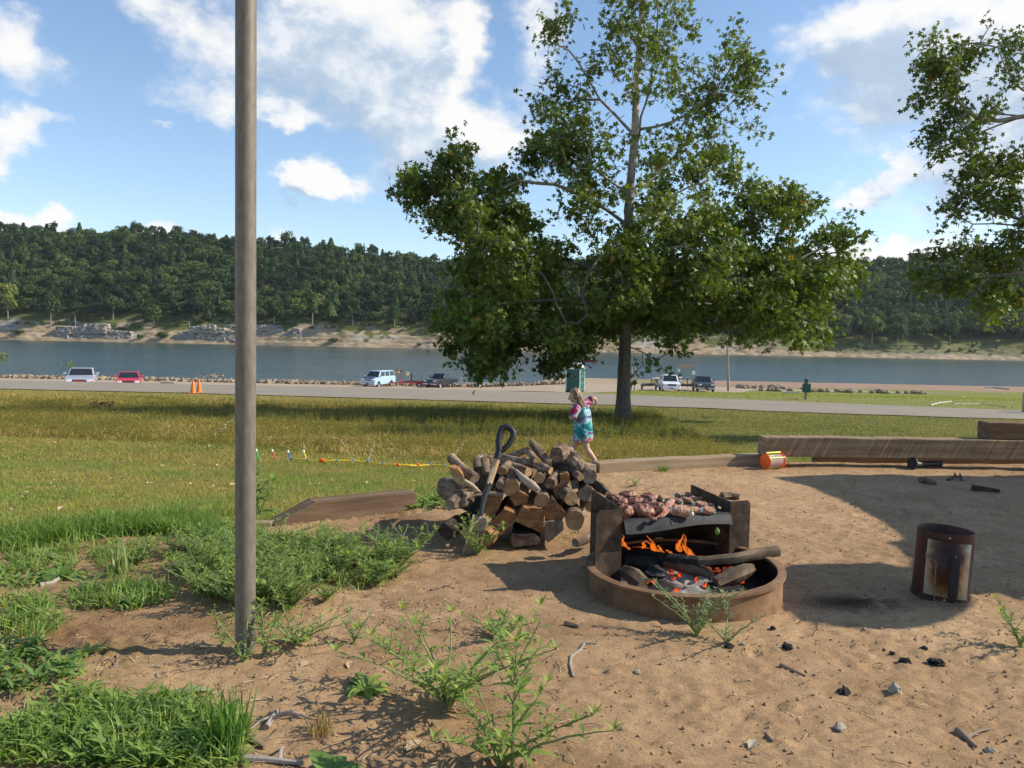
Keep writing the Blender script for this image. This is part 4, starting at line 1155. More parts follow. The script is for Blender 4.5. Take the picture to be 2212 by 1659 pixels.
# speedboat far out on the lake
d = 268.0; bp = W(1270, 780, d); bp.z = WATER_Z
rt = thing('motor_boat', 'small red and white motorboat crossing the lake behind the tree', 'boat', bp, R(176))
hull = MB(); st = []
for (xx, w_, zt) in ((-3, .95, .75), (-1, 1.05, .75), (1, .95, .8), (2.3, .5, .92), (3.1, .04, 1.05)):
    st.append([(xx, -w_, zt), (xx, -w_ * .8, .1), (xx, 0, -.25), (xx, w_ * .8, .1), (xx, w_, zt)])
vs = [p for s_ in st for p in s_]; fs = []
for i in range(4):
    for k in range(4): fs.append((i * 5 + k, i * 5 + k + 1, (i + 1) * 5 + k + 1, (i + 1) * 5 + k))
fs.append((0, 1, 2, 3, 4)); hull.add(vs, fs)
hull.build('hull', mat('boat_red', (.42, .03, .05), rough=.3, bump=0), rt)
MB().add([(p[0], p[1], p[2]) for s_ in st for p in (s_[0], s_[4])] + [(p[0], p[1] * .96, p[2] + .22) for s_ in st for p in (s_[0], s_[4])], [(10 + 2 * i, 10 + 2 * i + 1, 12 + 2 * i + 1, 12 + 2 * i) for i in range(4)] + [(2 * i, 2 + 2 * i, 12 + 2 * i, 10 + 2 * i) for i in range(4)] + [(2 * i + 1, 11 + 2 * i, 13 + 2 * i, 3 + 2 * i) for i in range(4)]).build('deck', white_pl, rt)
MB().add([(.7, -.7, .95), (.7, .7, .95), (.3, -.6, 1.45), (.3, .6, 1.45)], [(0, 1, 3, 2)]).build('windscreen', glass, rt)
MB().box((-3.1, 0, .75), (.35, .4, .8)).build('outboard_motor', plastic, rt, bevel=.06)

# timber lying about beyond the road
drift = mat('driftwood', [(.3, (.42, .38, .32)), (.7, (.60, .55, .48))], scale=3, rough=.9, bump=.3)
def stick_far(name, label, cat, pts, r, m=drift, lift=.0):
    P = [ground(a, b, 20, 150) for (a, b) in pts]; o0 = P[0].copy()
    q = [p - o0 + Vector((0, 0, r * .8 + lift)) for p in P]
    ob = MB().tube(q, [r * (1 - .4 * i / max(1, len(q) - 1)) for i in range(len(q))], 7, jit=.15, seed=len(label)).build(name, m); ob.location = o0
    tag(ob, label, cat); return ob
stick_far('log', 'straight pale log lying in the grass left of the green utility box', 'log', [(1690, 849), (1712, 849.5), (1733, 850)], .11)
stick_far('driftwood_branch', 'crooked white branch lying in the grass across the road', 'branch', [(2010, 876), (2030, 871), (2055, 868), (2085, 857)], .035)
stick_far('driftwood_branch', 'long thin pale branch lying right of the crooked white branch', 'branch', [(2060, 874), (2120, 873), (2175, 880)], .03)
stick_far('driftwood_log', 'pale driftwood log on the clay bank near the right edge', 'log', [(2128, 838), (2150, 838.5), (2180, 842)], .16)
x = (345 - CX2) / F2 * 90
o = MB().tube([(0, 0, .16), (.8, .05, .17), (1.6, .1, .16)], [.15, .16, .14], 9, jit=.06).build('log', mat('parking_log', (.42, .36, .27), rough=.9)); o.location = (x, 90, float(gz(x, 90)) + .1); tag(o, 'long low parking log on the gravel lot right of the red car', 'log')
# young plants at the water's edge
for (px, d, h, w, lab, sd_) in ((146, 108, 2.6, 2.4, 'feathery young willow standing behind the silver car', 61), (452, 109, 1.2, 4.0, 'dry brown brush on the rocks left of the pole', 62), (868, 110, 2.6, 3.4, 'pale dry weeds standing behind the red trailer', 63), (-6, 104, 4.2, 3.0, 'green bush cut by the left edge at the waterline', 64)):
    x = (px - CX2) / F2 * d; v, f, a = forest_arrays([(0, 0, 0, h, w, .8, False)], sd_); keep = slice(0, 60 * 4)
    o = np_mesh('shore_plant', v[keep] * [1, 1, 1], f[:60], wood_leaf if sd_ in (61, 64) else mat('dry_brush', (.36, .27, .17), rough=.9, bump=0), face_attr={'rnd': a[:60]})
    o.location = (x, d, float(gz(x, d))); tag(o, lab, 'plant')
# ------------------------------------------------------------------ the camp pad
def at_z(px, py, z):
    v = ray(px, py); d = (z - CZ) / v.z
    return Vector((v.x * d, d, z))
def frame_mat(xdir, ydir):
    x = Vector(xdir).normalized(); y = (Vector(ydir) - x * Vector(ydir).dot(x)).normalized(); z = x.cross(y)
    return Matrix((x, y, z)).transposed()

# metal pole
pole_m = mat('weathered_pipe', [(.3, (.125, .108, .085)), (.5, (.165, .145, .115)), (.7, (.205, .182, .148))], scale=60, rough=.55, bump=.2, bscale=150, bdist=.001, metal=.1, stretch=(1, 1, .3), spec=.35)
pb = ground(530, 1405)
pt = W(531.5, -260, pb.y)
o = MB().tube([(0, 0, -.25), (0, 0, .0), ((pt.x - pb.x) * .5, 0, (pt.z - pb.z) * .5), (pt.x - pb.x, 0, pt.z - pb.z)], .0362, 40).build('metal_pole', pole_m)
o.location = pb; tag(o, 'tall weathered grey metal pole standing in the dirt among weeds', 'pole')

# landscape timbers round the pad
def sawn(name, c0, c1, c2, marks=0.0):
    m, nt, p, out = _nt(name)
    n = noise(nt, 3.5, 6, .65, stretch=(.35, 6, 6)); n2 = noise(nt, 22, 5, .6, stretch=(.3, 3, 3))
    r = ramp(nt, [(.3, c0), (.52, c1), (.75, c2)], n.outputs['Fac'])
    last = r.outputs[0]; h = n2.outputs['Fac']
    if marks:
        tcn = nt.nodes.new('ShaderNodeTexCoord'); mp = nt.nodes.new('ShaderNodeMapping'); mp.inputs['Rotation'].default_value = (0, R(-28), 0)
        nt.links.new(tcn.outputs['Object'], mp.inputs[0])
        mp2 = nt.nodes.new('ShaderNodeMapping'); mp2.inputs['Scale'].default_value = (46, 1, 1.1); nt.links.new(mp.outputs[0], mp2.inputs[0])
        wv_ = nt.nodes.new('ShaderNodeTexNoise'); wv_.inputs['Scale'].default_value = 1.0; wv_.inputs['Detail'].default_value = 5; wv_.inputs['Roughness'].default_value = .7; nt.links.new(mp2.outputs[0], wv_.inputs['Vector'])
        r2 = ramp(nt, [(.32, (.50, .44, .38)), (.45, (1, 1, 1)), (.54, (1, 1, 1)), (.64, (2.1, 1.9, 1.6))], wv_.outputs['Fac'])
        mx = nt.nodes.new('ShaderNodeMix'); mx.data_type = 'RGBA'; mx.blend_type = 'MULTIPLY'; mx.inputs[0].default_value = marks
        nt.links.new(last, mx.inputs[6]); nt.links.new(r2.outputs[0], mx.inputs[7]); last = mx.outputs[2]
    nt.links.new(last, p.inputs['Base Color']); p.inputs['Roughness'].default_value = .9; p.inputs['Specular IOR Level'].default_value = .2
    b = nt.nodes.new('ShaderNodeBump'); b.inputs['Strength'].default_value = .5; b.inputs['Distance'].default_value = .006
    nt.links.new(h, b.inputs['Height']); nt.links.new(b.outputs[0], p.inputs['Normal'])
    return m
tim_grey = sawn('grey_timber', (.085, .053, .031), (.16, .104, .063), (.26, .19, .128))
tim_tan = sawn('tan_timber', (.20, .138, .08), (.31, .225, .14), (.42, .325, .215))
tim_saw = sawn('saw_marked_timber', (.14, .096, .06), (.235, .168, .108), (.33, .25, .165), marks=.75)
def timber(name, label, a, b, z0, z1, width, m, outline=None, rough=.0):
    """beam whose front lower edge runs from a to b (xy); lies behind that line"""
    a = Vector((a[0], a[1], 0)); b = Vector((b[0], b[1], 0)); L = (b - a).length
    h = z1 - z0
    ol = outline(L, h) if outline else [(0, 0), (L, 0), (L, h), (0, h)]
    if outline is None:
        # slightly uneven top edge
        rr = random.Random(len(label)); top = [(L * k / 10, h + rr.uniform(-.006, .004)) for k in range(10, -1, -1)]
        ol = [(0, 0), (L, 0)] + top
    mb = MB().prism([(x, z) for (x, z) in ol], width, Matrix.Translation((0, width / 2, 0)))
    o = mb.build(name, m, bevel=.008, smooth=False)
    o.location = (a.x, a.y, z0); o.rotation_euler = (0, 0, math.atan2(b.y - a.y, b.x - a.x))
    tag(o, label, 'timber'); return o
A0 = ground(592, 1140); B0 = ground(900, 1103)
timber('timber_edging', 'weathered timber with a sloped left end lying left of the woodpile', A0, B0, -.10, .125, .14, tim_grey, outline=lambda L, h: [(0, 0), (L, 0), (L, h), (.26, h), (0, h - .115)])
C0 = ground(445, 1140); timber('wooden_plank', 'short pale plank half buried beside the metal pole', (C0.x, C0.y), (A0.x - .02, A0.y + .01), -.06, .022, .08, tim_tan)
T1 = ground(1289, 1023); T2 = ground(1294, 1022); T3 = ground(1703, 1001); T0 = T1 + (T1 - T3).normalized() * .75
timber('timber_edging', 'short tan timber just behind the woodpile', (T0.x, T0.y + .03), (T1.x, T1.y + .02), -.08, .085, .15, tim_tan)
timber('timber_edging', 'long pale timber running from the woodpile to the orange toy', (T2.x, T2.y), (T3.x, T3.y), -.08, .098, .15, tim_tan)
U0 = at_z(1651, 986, .102); U1 = at_z(2212, 993.5, .102); dv = (U1 - U0); U2 = U1 + dv * .35
big = timber('heavy_timber', 'long saw-marked heavy beam along the back right edge', U0, U2, .102, .288, .19, tim_saw)
L0 = ground(1772, 1000); L1 = ground(2212, 1003)
timber('timber_edging', 'half-buried timber under the long saw-marked beam', (L0.x, L0.y + .06), (L1.x + .8, L1.y + .10), -.08, .094, .14, tim_grey)
V0 = U0.lerp(U1, (2134 - 1651) / (2212 - 1651)) + Vector((0, .03, 0))
timber('heavy_timber', 'upper beam stacked on the right end of the saw-marked beam', V0, V0 + dv * .5, .291, .455, .17, tim_grey)

# ---------------------------------------------------------------- fire ring with grill box
rust = mat('rusty_steel', [(.25, (.085, .045, .024)), (.48, (.185, .105, .055)), (.62, (.26, .16, .085)), (.8, (.34, .23, .135))], scale=7, rough=.85, bump=.5, bscale=60, bdist=.003, spec=.25)
burnt = mat('burnt_steel', [(.3, (.018, .012, .008)), (.5, (.060, .037, .023)), (.68, (.125, .078, .047)), (.78, (.20, .135, .085))], scale=14, rough=.75, bump=.4, bscale=70, bdist=.002, spec=.25)
black_iron = mat('black_griddle', [(.3, (.012, .012, .013)), (.7, (.035, .034, .035))], scale=14, rough=.62, bump=.4, bscale=60, bdist=.002, spec=.25)
RC = Vector((.828, 3.731, 0)); RR = .444
ring = thing('fire_ring', 'low round rusty steel fire ring with a cooking grill', 'fire ring', RC)
tilt = Matrix.Rotation(R(-1.5), 3, 'Y') @ Matrix.Rotation(R(1.3), 3, 'X')
w = MB().lathe((0, 0, 0), [(RR, -.12), (RR, .108), (RR + .014, .116), (RR + .014, .128), (RR - .022, .130), (RR - .024, .120), (RR - .004, .112), (RR - .004, -.12)], 96, close=True).build('ring_wall', rust, ring)
MB().lathe((0, 0, 0), [(RR - .008, .112), (RR - .009, -.12)], 96).build('ring_lining', mat('soot', [(.3, (.010, .009, .008)), (.7, (.035, .030, .026))], scale=9, rough=.95, bump=.3, spec=.1), w)
w.rotation_euler = tilt.to_euler()
nl = W(1344, 1100, 3.75); nr = W(1577.6, 1083.2, 3.98); fl = W(1278.6, 1056, 4.15); fr = W(1493.4, 1046.6, 4.35)
ztop = (nl.z + nr.z) / 2
def plate_mesh(p_near, p_far, zb_near, zb_far, holes, flange_dir, fw, clip, parent, name, m):
    """bent sheet: side with punched holes running back, and a flange facing the camera"""
    sv = p_far - p_near
    us = sorted(set([0, 1] + [q for h in holes for q in (h[0], h[1])])); vs_ = sorted(set([0, 1] + [q for h in holes for q in (h[2], h[3])]))
    mb = MB(); P = {}
    for i, u in enumerate(us):
        for j, v in enumerate(vs_):
            top = p_near + sv * u; zb = zb_near * (1 - u) + zb_far * u
            P[i, j] = len(mb.v); mb.v.append((top.x - RC.x, top.y - RC.y, top.z * v + zb * (1 - v)))
    mb.n = len(mb.v)
    for i in range(len(us) - 1):
        for j in range(len(vs_) - 1):
            uc = (us[i] + us[i + 1]) / 2; vc = (vs_[j] + vs_[j + 1]) / 2
            if any(h[0] < uc < h[1] and h[2] < vc < h[3] for h in holes): continue
            mb.f.append((P[i, j], P[i + 1, j], P[i + 1, j + 1], P[i, j + 1])); mb.m.append(0)
    fd = Vector(flange_dir).normalized(); n0 = p_near - RC
    e = [n0 + Vector((0, 0, 0)), n0 + fd * (fw - clip), n0 + fd * fw + Vector((0, 0, -clip))]
    zb = zb_near
    mb.add([(e[0].x, e[0].y, e[0].z), (e[1].x, e[1].y, e[1].z), (e[2].x, e[2].y, e[2].z), (e[2].x, e[2].y, zb), (e[0].x, e[0].y, zb)], [(0, 4, 3, 2, 1)])
    o = mb.build(name, m, parent, smooth=False)
    s = o.modifiers.new('thick', 'SOLIDIFY'); s.thickness = .006; s.offset = 0
    return o
fdir = (nr - nl); fdir.z = 0
plate_mesh(nl, fl, .02, .02, [(.28, .36, .70, .80), (.58, .66, .70, .80)], -fdir, .138, .018, ring, 'side_plate', burnt)
plate_mesh(nr, fr, .05, .02, [(.20, .29, .74, .86), (.56, .65, .74, .86)], fdir, .122, .016, ring, 'side_plate', burnt)
# back sheet
bk = MB(); bk.add([(fl.x - RC.x, fl.y - RC.y - .01, .0), (fr.x - RC.x, fr.y - RC.y - .01, .0), (fr.x - RC.x, fr.y - RC.y - .01, .30), (fl.x - RC.x, fl.y - RC.y - .01, .30)], [(0, 1, 2, 3)])
s = bk.build('back_plate', burnt, ring, smooth=False).modifiers.new('thick', 'SOLIDIFY'); s.thickness = .006
# griddle sheet with a drooping front lip
PZ = .325
g0 = Vector((nl.x, nl.y, 0)); g1 = Vector((nr.x, nr.y, 0)); g2 = Vector((fr.x, fr.y, 0)); g3 = Vector((fl.x, fl.y, 0))
NU, NV = 24, 12
gv_, gf_ = [], []
fwd = -(g3 - g0).normalized()
prof = [(-.042, -.054), (-.033, -.036), (-.016, -.008), (0, 0)] + [((g3 - g0).length * k / 6, 0) for k in range(1, 7)]
for j, (b_, dz) in enumerate(prof):
    for i in range(NU + 1):
        u = i / NU
        if j < 4:
            base = g0.lerp(g1, .01 + u * .98); p = base + fwd * (-b_); z = PZ + dz * (1 + .16 * math.sin(u * 5.5 + .6)) + .006 * math.sin(u * 3.1)
        else:
            base = g0.lerp(g1, .01 + u * .98).lerp(g3.lerp(g2, .01 + u * .98), (b_) / prof[-1][0]); p = base; z = PZ + .006 * math.sin(u * 3.1) * (1 - b_ / prof[-1][0])
        gv_.append((p.x - RC.x, p.y - RC.y, z))
for j in range(len(prof) - 1):
    for i in range(NU):
        a = j * (NU + 1) + i; gf_.append((a, a + 1, a + NU + 2, a + NU + 1))
gr_o = MB().add(gv_, gf_).build('griddle', black_iron, ring, smooth=False)
s = gr_o.modifiers.new('thick', 'SOLIDIFY'); s.thickness = .004
dr = MB()
for k in range(3):
    u = (.42, .60, .72)[k]; b_ = g0.lerp(g1, u); dr.tube([(b_.x - RC.x, b_.y - RC.y - .002, PZ + .003), (b_.x - RC.x + .006, b_.y - RC.y - .026, PZ - .018), (b_.x - RC.x + .012, b_.y - RC.y - .036, PZ - .044)], [.003, .0025, .0015], 5)
dr.build('grease_drip', mat('grease', (.01, .009, .008), rough=.6, bump=0, spec=.15), gr_o)
# pivot bars that hang the grill
for (a, b) in ((nl, fl), (nr, fr)):
    q = a.lerp(b, .62); MB().tube([(q.x - RC.x - .05, q.y - RC.y, PZ - .012), (q.x - RC.x + .05, q.y - RC.y, PZ - .012)], .009, 8).build('grill_pin', burnt, ring)

# ash, coals, logs and flames inside the ring
ang = np.linspace(0, 2 * np.pi, 73)[:-1]; rad = np.linspace(0, 1, 30) ** .7 * (RR - .013)
AX = RC.x + np.outer(rad, np.cos(ang)); AY = RC.y + np.outer(rad, np.sin(ang))
nA = fbm(AX * 14, AY * 14, 501, 4); nB = fbm(AX * 40, AY * 40, 511, 3)
AZ = .035 + (nA - .5) * .05 + (nB - .5) * .022 - .02 * np.clip(np.hypot(AX - RC.x, AY - RC.y) / RR, 0, 1) ** 3
# hollow toward the front so that the ash slopes to the rim
wa = sstep(.42, .60, fbm(AX * 6, AY * 6, 521, 3) + .32 * sstep(-.10, -.34, AY - RC.y) - .30 * sstep(.05, .25, AX - RC.x) * sstep(-.2, 0, AY - RC.y))
ac = np.asarray((.030, .027, .025))[None, None] * (1 - wa[..., None]) + np.asarray((.30, .27, .235))[None, None] * wa[..., None]
ac = ac * (.7 + .6 * nB)[..., None]
F_ = []
for i in range(29):
    for k in range(72): F_.append((i * 72 + k, i * 72 + (k + 1) % 72, (i + 1) * 72 + (k + 1) % 72, (i + 1) * 72 + k))
am = ground_mat(); am.name = 'ash'
o = np_mesh('ash', np.stack([AX, AY, AZ], -1).reshape(-1, 3), np.array(F_), am, smooth=True, point_attr={'soil': ac.reshape(-1, 3)})
stuff(o, 'grey ash and black char covering the floor of the fire ring', 'ash')
c7w = lambda x, y: ((2300 + x * .452) * .54, (1850 + y * .452) * .54)
char = mat('charred_wood', [(.3, (.008, .008, .008)), (.6, (.03, .027, .025)), (.8, (.12, .11, .10))], scale=22, rough=.85, bump=.9, bscale=45, bdist=.012, stretch=(1, 1, 1))
ember = emit('glowing_coal', [(.42, (.02, .004, .001)), (.55, (.6, .045, .006)), (.72, (1.0, .18, .02))], 1.0, scale=26)
bark_tan = mat('smooth_tan_bark', [(.3, (.060, .040, .025)), (.55, (.15, .10, .062)), (.75, (.26, .19, .125))], scale=12, rough=.85, bump=.5, bscale=25, bdist=.006)
def fire_log(label, pts, radii, m=bark_tan, ends=True, name='burning_log', jit=.1, mats=None, split=None):
    P = [at_z(*c7w(a, b), z) for (a, b, z) in pts]
    fine = []; rr_ = []
    for i in range(len(P) - 1):
        for k in range(5): fine.append(P[i].lerp(P[i + 1], k / 5)); rr_.append(radii[i] * (1 - k / 5) + radii[i + 1] * k / 5)
    fine.append(P[-1]); rr_.append(radii[-1]); o0 = fine[0].copy()
    mb = MB().tube([p - o0 for p in fine], rr_, 14, jit=jit, seed=len(label))
    if split is not None:
        for i, f in enumerate(mb.f): mb.m[i] = 1 if (sum(mb.v[j][0] for j in f) / len(f) + o0.x) < split else 0
        o = mb.build(name, [m, char])
    else: o = mb.build(name, m)
    o.location = o0; tag(o, label, 'log'); return o
fire_log('long burning branch resting over the right rim of the fire ring', [(560, 800, .10), (880, 850, .115), (1150, 872, .12), (1420, 850, .14), (1640, 805, .155), (1795, 785, .16)], [.018, .021, .021, .024, .027, .026], split=at_z(*c7w(1090, 870), .12).x)
fire_log('shorter charred branch lying across the middle of the fire', [(600, 830, .085), (800, 880, .08), (960, 925, .075), (1090, 950, .07), (1230, 1020, .05)], [.022, .026, .027, .028, .022], split=at_z(*c7w(770, 870), .08).x)
fire_log('stubby log with a knotted end at the right inside the ring', [(1250, 1075, .045), (1400, 1005, .075), (1520, 960, .09), (1575, 935, .10)], [.030, .036, .032, .022], jit=.2)
fire_log('rounded brown log end against the left inside of the ring', [(600, 1080, .05), (520, 1010, .075), (430, 960, .08)], [.038, .042, .028], jit=.08)
fire_log('black cracked coal log glowing beneath the grill', [(440, 880, .07), (640, 900, .07), (760, 905, .06)], [.035, .04, .03], m=char, jit=.25)
fo = at_z(*c7w(705, 985), .06)
o = MB().ell((0, 0, 0), (.055, .034, .036), 10, 8, jit=.28, seed=5).ell((.03, -.01, -.012), (.03, .02, .018), 8, 6, jit=.3, seed=6).build('charcoal_lump', mat('ashen_char', [(.35, (.01, .01, .01)), (.6, (.05, .05, .05)), (.72, (.55, .55, .56))], scale=35, rough=.8, bump=.8, bscale=60, bdist=.01), smooth=False)
o.location = fo; tag(o, 'black burnt lump flecked with white ash in the fire', 'charcoal')
co = []
for k, (cx, cy) in enumerate([(600, 900), (640, 1050), (700, 1055), (590, 1020), (850, 965), (870, 1020), (1180, 940), (1260, 950), (1330, 945), (1380, 935), (1150, 1080), (1080, 1030), (540, 905), (930, 990), (480, 870), (1210, 970), (1040, 860), (1470, 1050), (900, 1125), (760, 900)]):
    p = at_z(*c7w(cx, cy), .05)
    if k == 0: b = MB().ell((0, 0, 0), (.017, .012, .009), 8, 6, jit=.3, seed=8).build('ember', ember, smooth=False)
    else:
        b = co[0].copy(); COL.objects.link(b)
    b.location = p; b.rotation_euler = (random.uniform(-.4, .4), random.uniform(-.4, .4), random.uniform(0, 6)); b.scale = [random.uniform(.7, 1.4) for _ in range(3)]
    tag(b, 'glowing orange ember lying in the ash of the fire ring', 'ember', 'embers in the fire ring'); co.append(b)

def flame_mat():
    m = bpy.data.materials.new('flame'); m.use_nodes = True; nt = m.node_tree; nt.nodes.clear()
    out = nt.nodes.new('ShaderNodeOutputMaterial'); em = nt.nodes.new('ShaderNodeEmission'); tr = nt.nodes.new('ShaderNodeBsdfTransparent'); mx = nt.nodes.new('ShaderNodeMixShader')
    a = nt.nodes.new('ShaderNodeAttribute'); a.attribute_name = 'heat'
    r = ramp(nt, [(0, (1.0, .22, .025)), (.35, (.95, .10, .010)), (1, (.60, .03, .004))], a.outputs['Fac'])
    nt.links.new(r.outputs[0], em.inputs[0]); em.inputs[1].default_value = .75
    n = noise(nt, 9, 4, .6, stretch=(2.2, 2.2, .7), dist=.6)
    r2 = ramp(nt, [(.38, (0, 0, 0)), (.60, (1, 1, 1))], n.outputs['Fac'])
    nt.links.new(r2.outputs[0], mx.inputs[0]); nt.links.new(tr.outputs[0], mx.inputs[1]); nt.links.new(em.outputs[0], mx.inputs[2]); nt.links.new(mx.outputs[0], out.inputs[0])
    return m
FLM = flame_mat()
flames = [[(420, 740), (440, 700), (412, 640), 22], [(480, 770), (455, 735), (425, 700), 20], [(740, 800), (690, 745), (650, 645), 34], [(650, 760), (590, 740), (520, 752), 18], [(790, 800), (720, 745), (760, 728), 18], [(850, 810), (830, 780), (812, 770), 24],
          [(930, 790), (900, 750), (950, 640), 34], [(1010, 820), (960, 740), (968, 630), 30], [(1060, 850), (1020, 790), (985, 740), 30], [(900, 770), (935, 700), (972, 632), 20], [(700, 790), (675, 720), (640, 690), 24], [(1085, 855), (1060, 820), (1040, 800), 22], [(600, 760), (620, 720), (610, 690), 22]]
for k, (b, c, t, wpx) in enumerate(flames):
    d = 4.02 + .03 * (k % 3)
    B_, C_, T_ = (W(*c7w(*q), d) for q in (b, c, t)); o0 = B_.copy(); vs = []; fs = []; ht = []
    w0 = wpx * .452 * .54 / F2 * d
    m = 14; ns = 8
    for i in range(m + 1):
        u = i / m; p = B_ * (1 - u) ** 2 + C_ * 2 * u * (1 - u) + T_ * u * u
        wv_ = w0 * (math.sin(math.pi * min(1, u * .85 + .16)) ** .9) * (1 - u * .75) + .0006
        sw = .010 * math.sin(u * 9 + k) * u
        for q in range(ns):
            th = 2 * math.pi * q / ns
            vs.append((p.x - o0.x + math.cos(th) * wv_ + sw, p.y - o0.y + math.sin(th) * wv_ * .55, p.z - o0.z)); ht.append(min(1, u * 1.1))
    for i in range(m):
        for q in range(ns): fs.append((i * ns + q, i * ns + (q + 1) % ns, (i + 1) * ns + (q + 1) % ns, (i + 1) * ns + q))
    o = np_mesh('flame', np.array(vs), np.array(fs), FLM, smooth=True, point_attr={'heat': ht}); o.location = o0
    tag(o, 'orange tongue of flame rising from the logs under the grill', 'flame', 'flames under the grill')

# food on the griddle
meat = mat('grilled_meat', [(.30, (.055, .022, .013)), (.48, (.19, .07, .04)), (.64, (.34, .15, .09)), (.80, (.52, .33, .22))], scale=24, rough=.4, bump=.8, bscale=55, bdist=.006, spec=.5)
bacon = mat('bacon', [(.28, (.22, .05, .028)), (.43, (.46, .15, .085)), (.55, (.62, .36, .23)), (.70, (.78, .62, .48))], scale=4.5, rough=.4, bump=.6, bscale=9, bdist=.05, spec=.5, stretch=(1.6, 1, 1), dist=.8)
pepper = mat('green_pepper', (.10, .20, .03), scale=10, rough=.4, bump=.1); cheese = mat('cream_cheese', (.80, .74, .62), scale=14, rough=.6, bump=.3)
def food_pt(cx, cy, h=.02): return at_z(*c7w(cx, cy), PZ + h)
MEAT_TX = bpy.data.textures.new('meat', 'CLOUDS'); MEAT_TX.noise_scale = .022; MEAT_TX.noise_depth = 3
steaks = [(468, 288, 46, 22, 'browned meat piece at the back left of the griddle'), (352, 318, 42, 24, 'pinkish meat piece behind the left side plate'), (405, 352, 44, 24, 'meat piece second from the front at the left of the griddle'), (440, 436, 40, 34, 'reddish meat piece at the front left corner of the griddle'), (525, 352, 50, 24, 'wide meat piece in the middle row left of the griddle'),
          (590, 425, 58, 32, 'largest charred meat piece at the front of the griddle'), (665, 372, 42, 26, 'dark meat piece in the middle of the griddle'), (735, 418, 40, 34, 'browned meat piece beside the bacon strip at the front'), (660, 310, 40, 22, 'small browned meat piece at the back middle of the griddle'), (693, 497, 18, 9, 'scrap of meat at the very edge of the griddle')]
for k, (cx, cy, a, b, lab) in enumerate(steaks):
    s = .452 * .54 / F2 * 3.95
    p = food_pt(cx, cy, b * s * 1.5); mb = MB().ell((0, 0, 0), (a * s * 2.1, a * s * 1.7, b * s * 1.9), 16, 10, jit=.09, seed=30 + k)
    o = mb.build('grilled_steak', meat); o.location = p; o.rotation_euler = (0, random.uniform(-.15, .15), random.uniform(-.6, .6))
    sb_ = o.modifiers.new('s', 'SUBSURF'); sb_.levels = sb_.render_levels = 2; dm = o.modifiers.new('d', 'DISPLACE'); dm.texture = MEAT_TX; dm.strength = .020; dm.texture_coords = 'GLOBAL'; tag(o, lab, 'meat')
pops = [(930, 292, 38, -8), (1005, 290, 34, 10), (905, 345, 36, 30), (985, 335, 36, 12), (1060, 325, 34, 22), (1140, 325, 30, 15), (765, 318, 34, 70), (1195, 378, 26, 20), (930, 430, 62, -14), (1050, 425, 40, -28), (1105, 375, 40, -20), (1168, 425, 44, -34), (865, 385, 34, 60)]
pop_proto = None
MEAT_TX2 = bpy.data.textures.new('bacon_folds', 'CLOUDS'); MEAT_TX2.noise_scale = .22; MEAT_TX2.noise_depth = 2
def popper():
    rt = thing('stuffed_pepper', '', 'stuffed pepper')
    wr = MB()
    wr.tube([(-.52, 0, 0), (-.40, .02, .01), (-.18, -.02, .0), (.05, .03, .02), (.28, .0, .0), (.46, .01, .01), (.54, 0, 0)], [.27, .37, .40, .43, .40, .38, .28], 14, jit=.10, seed=3)
    for a_, b_ in ((-.35, .15), (.0, -.1), (.3, .1)): wr.tube([(a_ - .12, -.36, -.1), (a_, -.2, .38), (a_ + .14, .15, .42 + b_ * .2), (a_ + .26, .38, 0)], [.06, .09, .09, .05], 8, jit=.15, seed=5, squash=.5)
    wo_ = wr.build('bacon_wrap', bacon, rt); sm_ = wo_.modifiers.new('s', 'SUBSURF'); sm_.levels = sm_.render_levels = 1; dm_ = wo_.modifiers.new('d', 'DISPLACE'); dm_.texture = MEAT_TX2; dm_.strength = .16
    MB().ell((.56, 0, .02), (.20, .26, .24), 10, 7, jit=.05).build('pepper_end', pepper, rt)
    MB().ell((.60, -.02, -.10), (.16, .24, .16), 9, 6, jit=.2).build('filling', cheese, rt)
    MB().ell((-.50, 0, 0), (.16, .28, .26), 9, 6, jit=.1).build('filling', cheese, rt)
    return rt
for k, (cx, cy, half, a) in enumerate(pops):
    o = popper() if k == 0 else copy_tree(pop_proto)
    if k == 0: pop_proto = o
    s = half * .452 * .54 / F2 * 3.95 * 2.5
    o.location = food_pt(cx, cy, s * .30); o.rotation_euler = (random.uniform(-.5, .5), R(5), R(-a) - .35); o.scale = (s, s * .82, s * .82)
    tag(o, 'bacon-wrapped green pepper stuffed with white cheese on the griddle', 'stuffed pepper', 'stuffed peppers on the right of the griddle')
q = [food_pt(870, 320, .05), food_pt(835, 370, .045), food_pt(820, 430, .03), food_pt(770, 475, .016), food_pt(735, 492, .008)]
mb = MB(); vs = []
for i, p in enumerate(q):
    wv_ = .020 + .004 * math.sin(i * 2.0)
    vs += [(p - q[0]) + Vector((-wv_, 0, .004 * math.sin(i * 3))), (p - q[0]) + Vector((wv_, .004, -.004 * math.sin(i * 3)))]
o = mb.add(vs, [(2 * i, 2 * i + 1, 2 * i + 3, 2 * i + 2) for i in range(4)]).build('bacon_strip', bacon); o.location = q[0]
s = o.modifiers.new('t', 'SOLIDIFY'); s.thickness = .007; s = o.modifiers.new('s', 'SUBSURF'); s.levels = s.render_levels = 2
tag(o, 'curled bacon strip hanging at the front middle of the griddle', 'bacon')
lf = W(*c7w(1258, 612), 3.86)
o = MB().add([(0, 0, .022), (.012, -.004, .008), (.010, -.006, -.010), (.001, -.004, -.016), (-.010, -.002, -.012), (-.011, 0, .008)], [(0, 1, 2, 3, 4, 5)]).build('green_leaf', leaf_mat('hanging_leaf', [(0, (.25, .36, .10)), (1, (.25, .36, .10))]))
o.location = lf; s = o.modifiers.new('t', 'SOLIDIFY'); s.thickness = .0015; tag(o, 'pale green leaf stuck to the griddle lip', 'leaf')

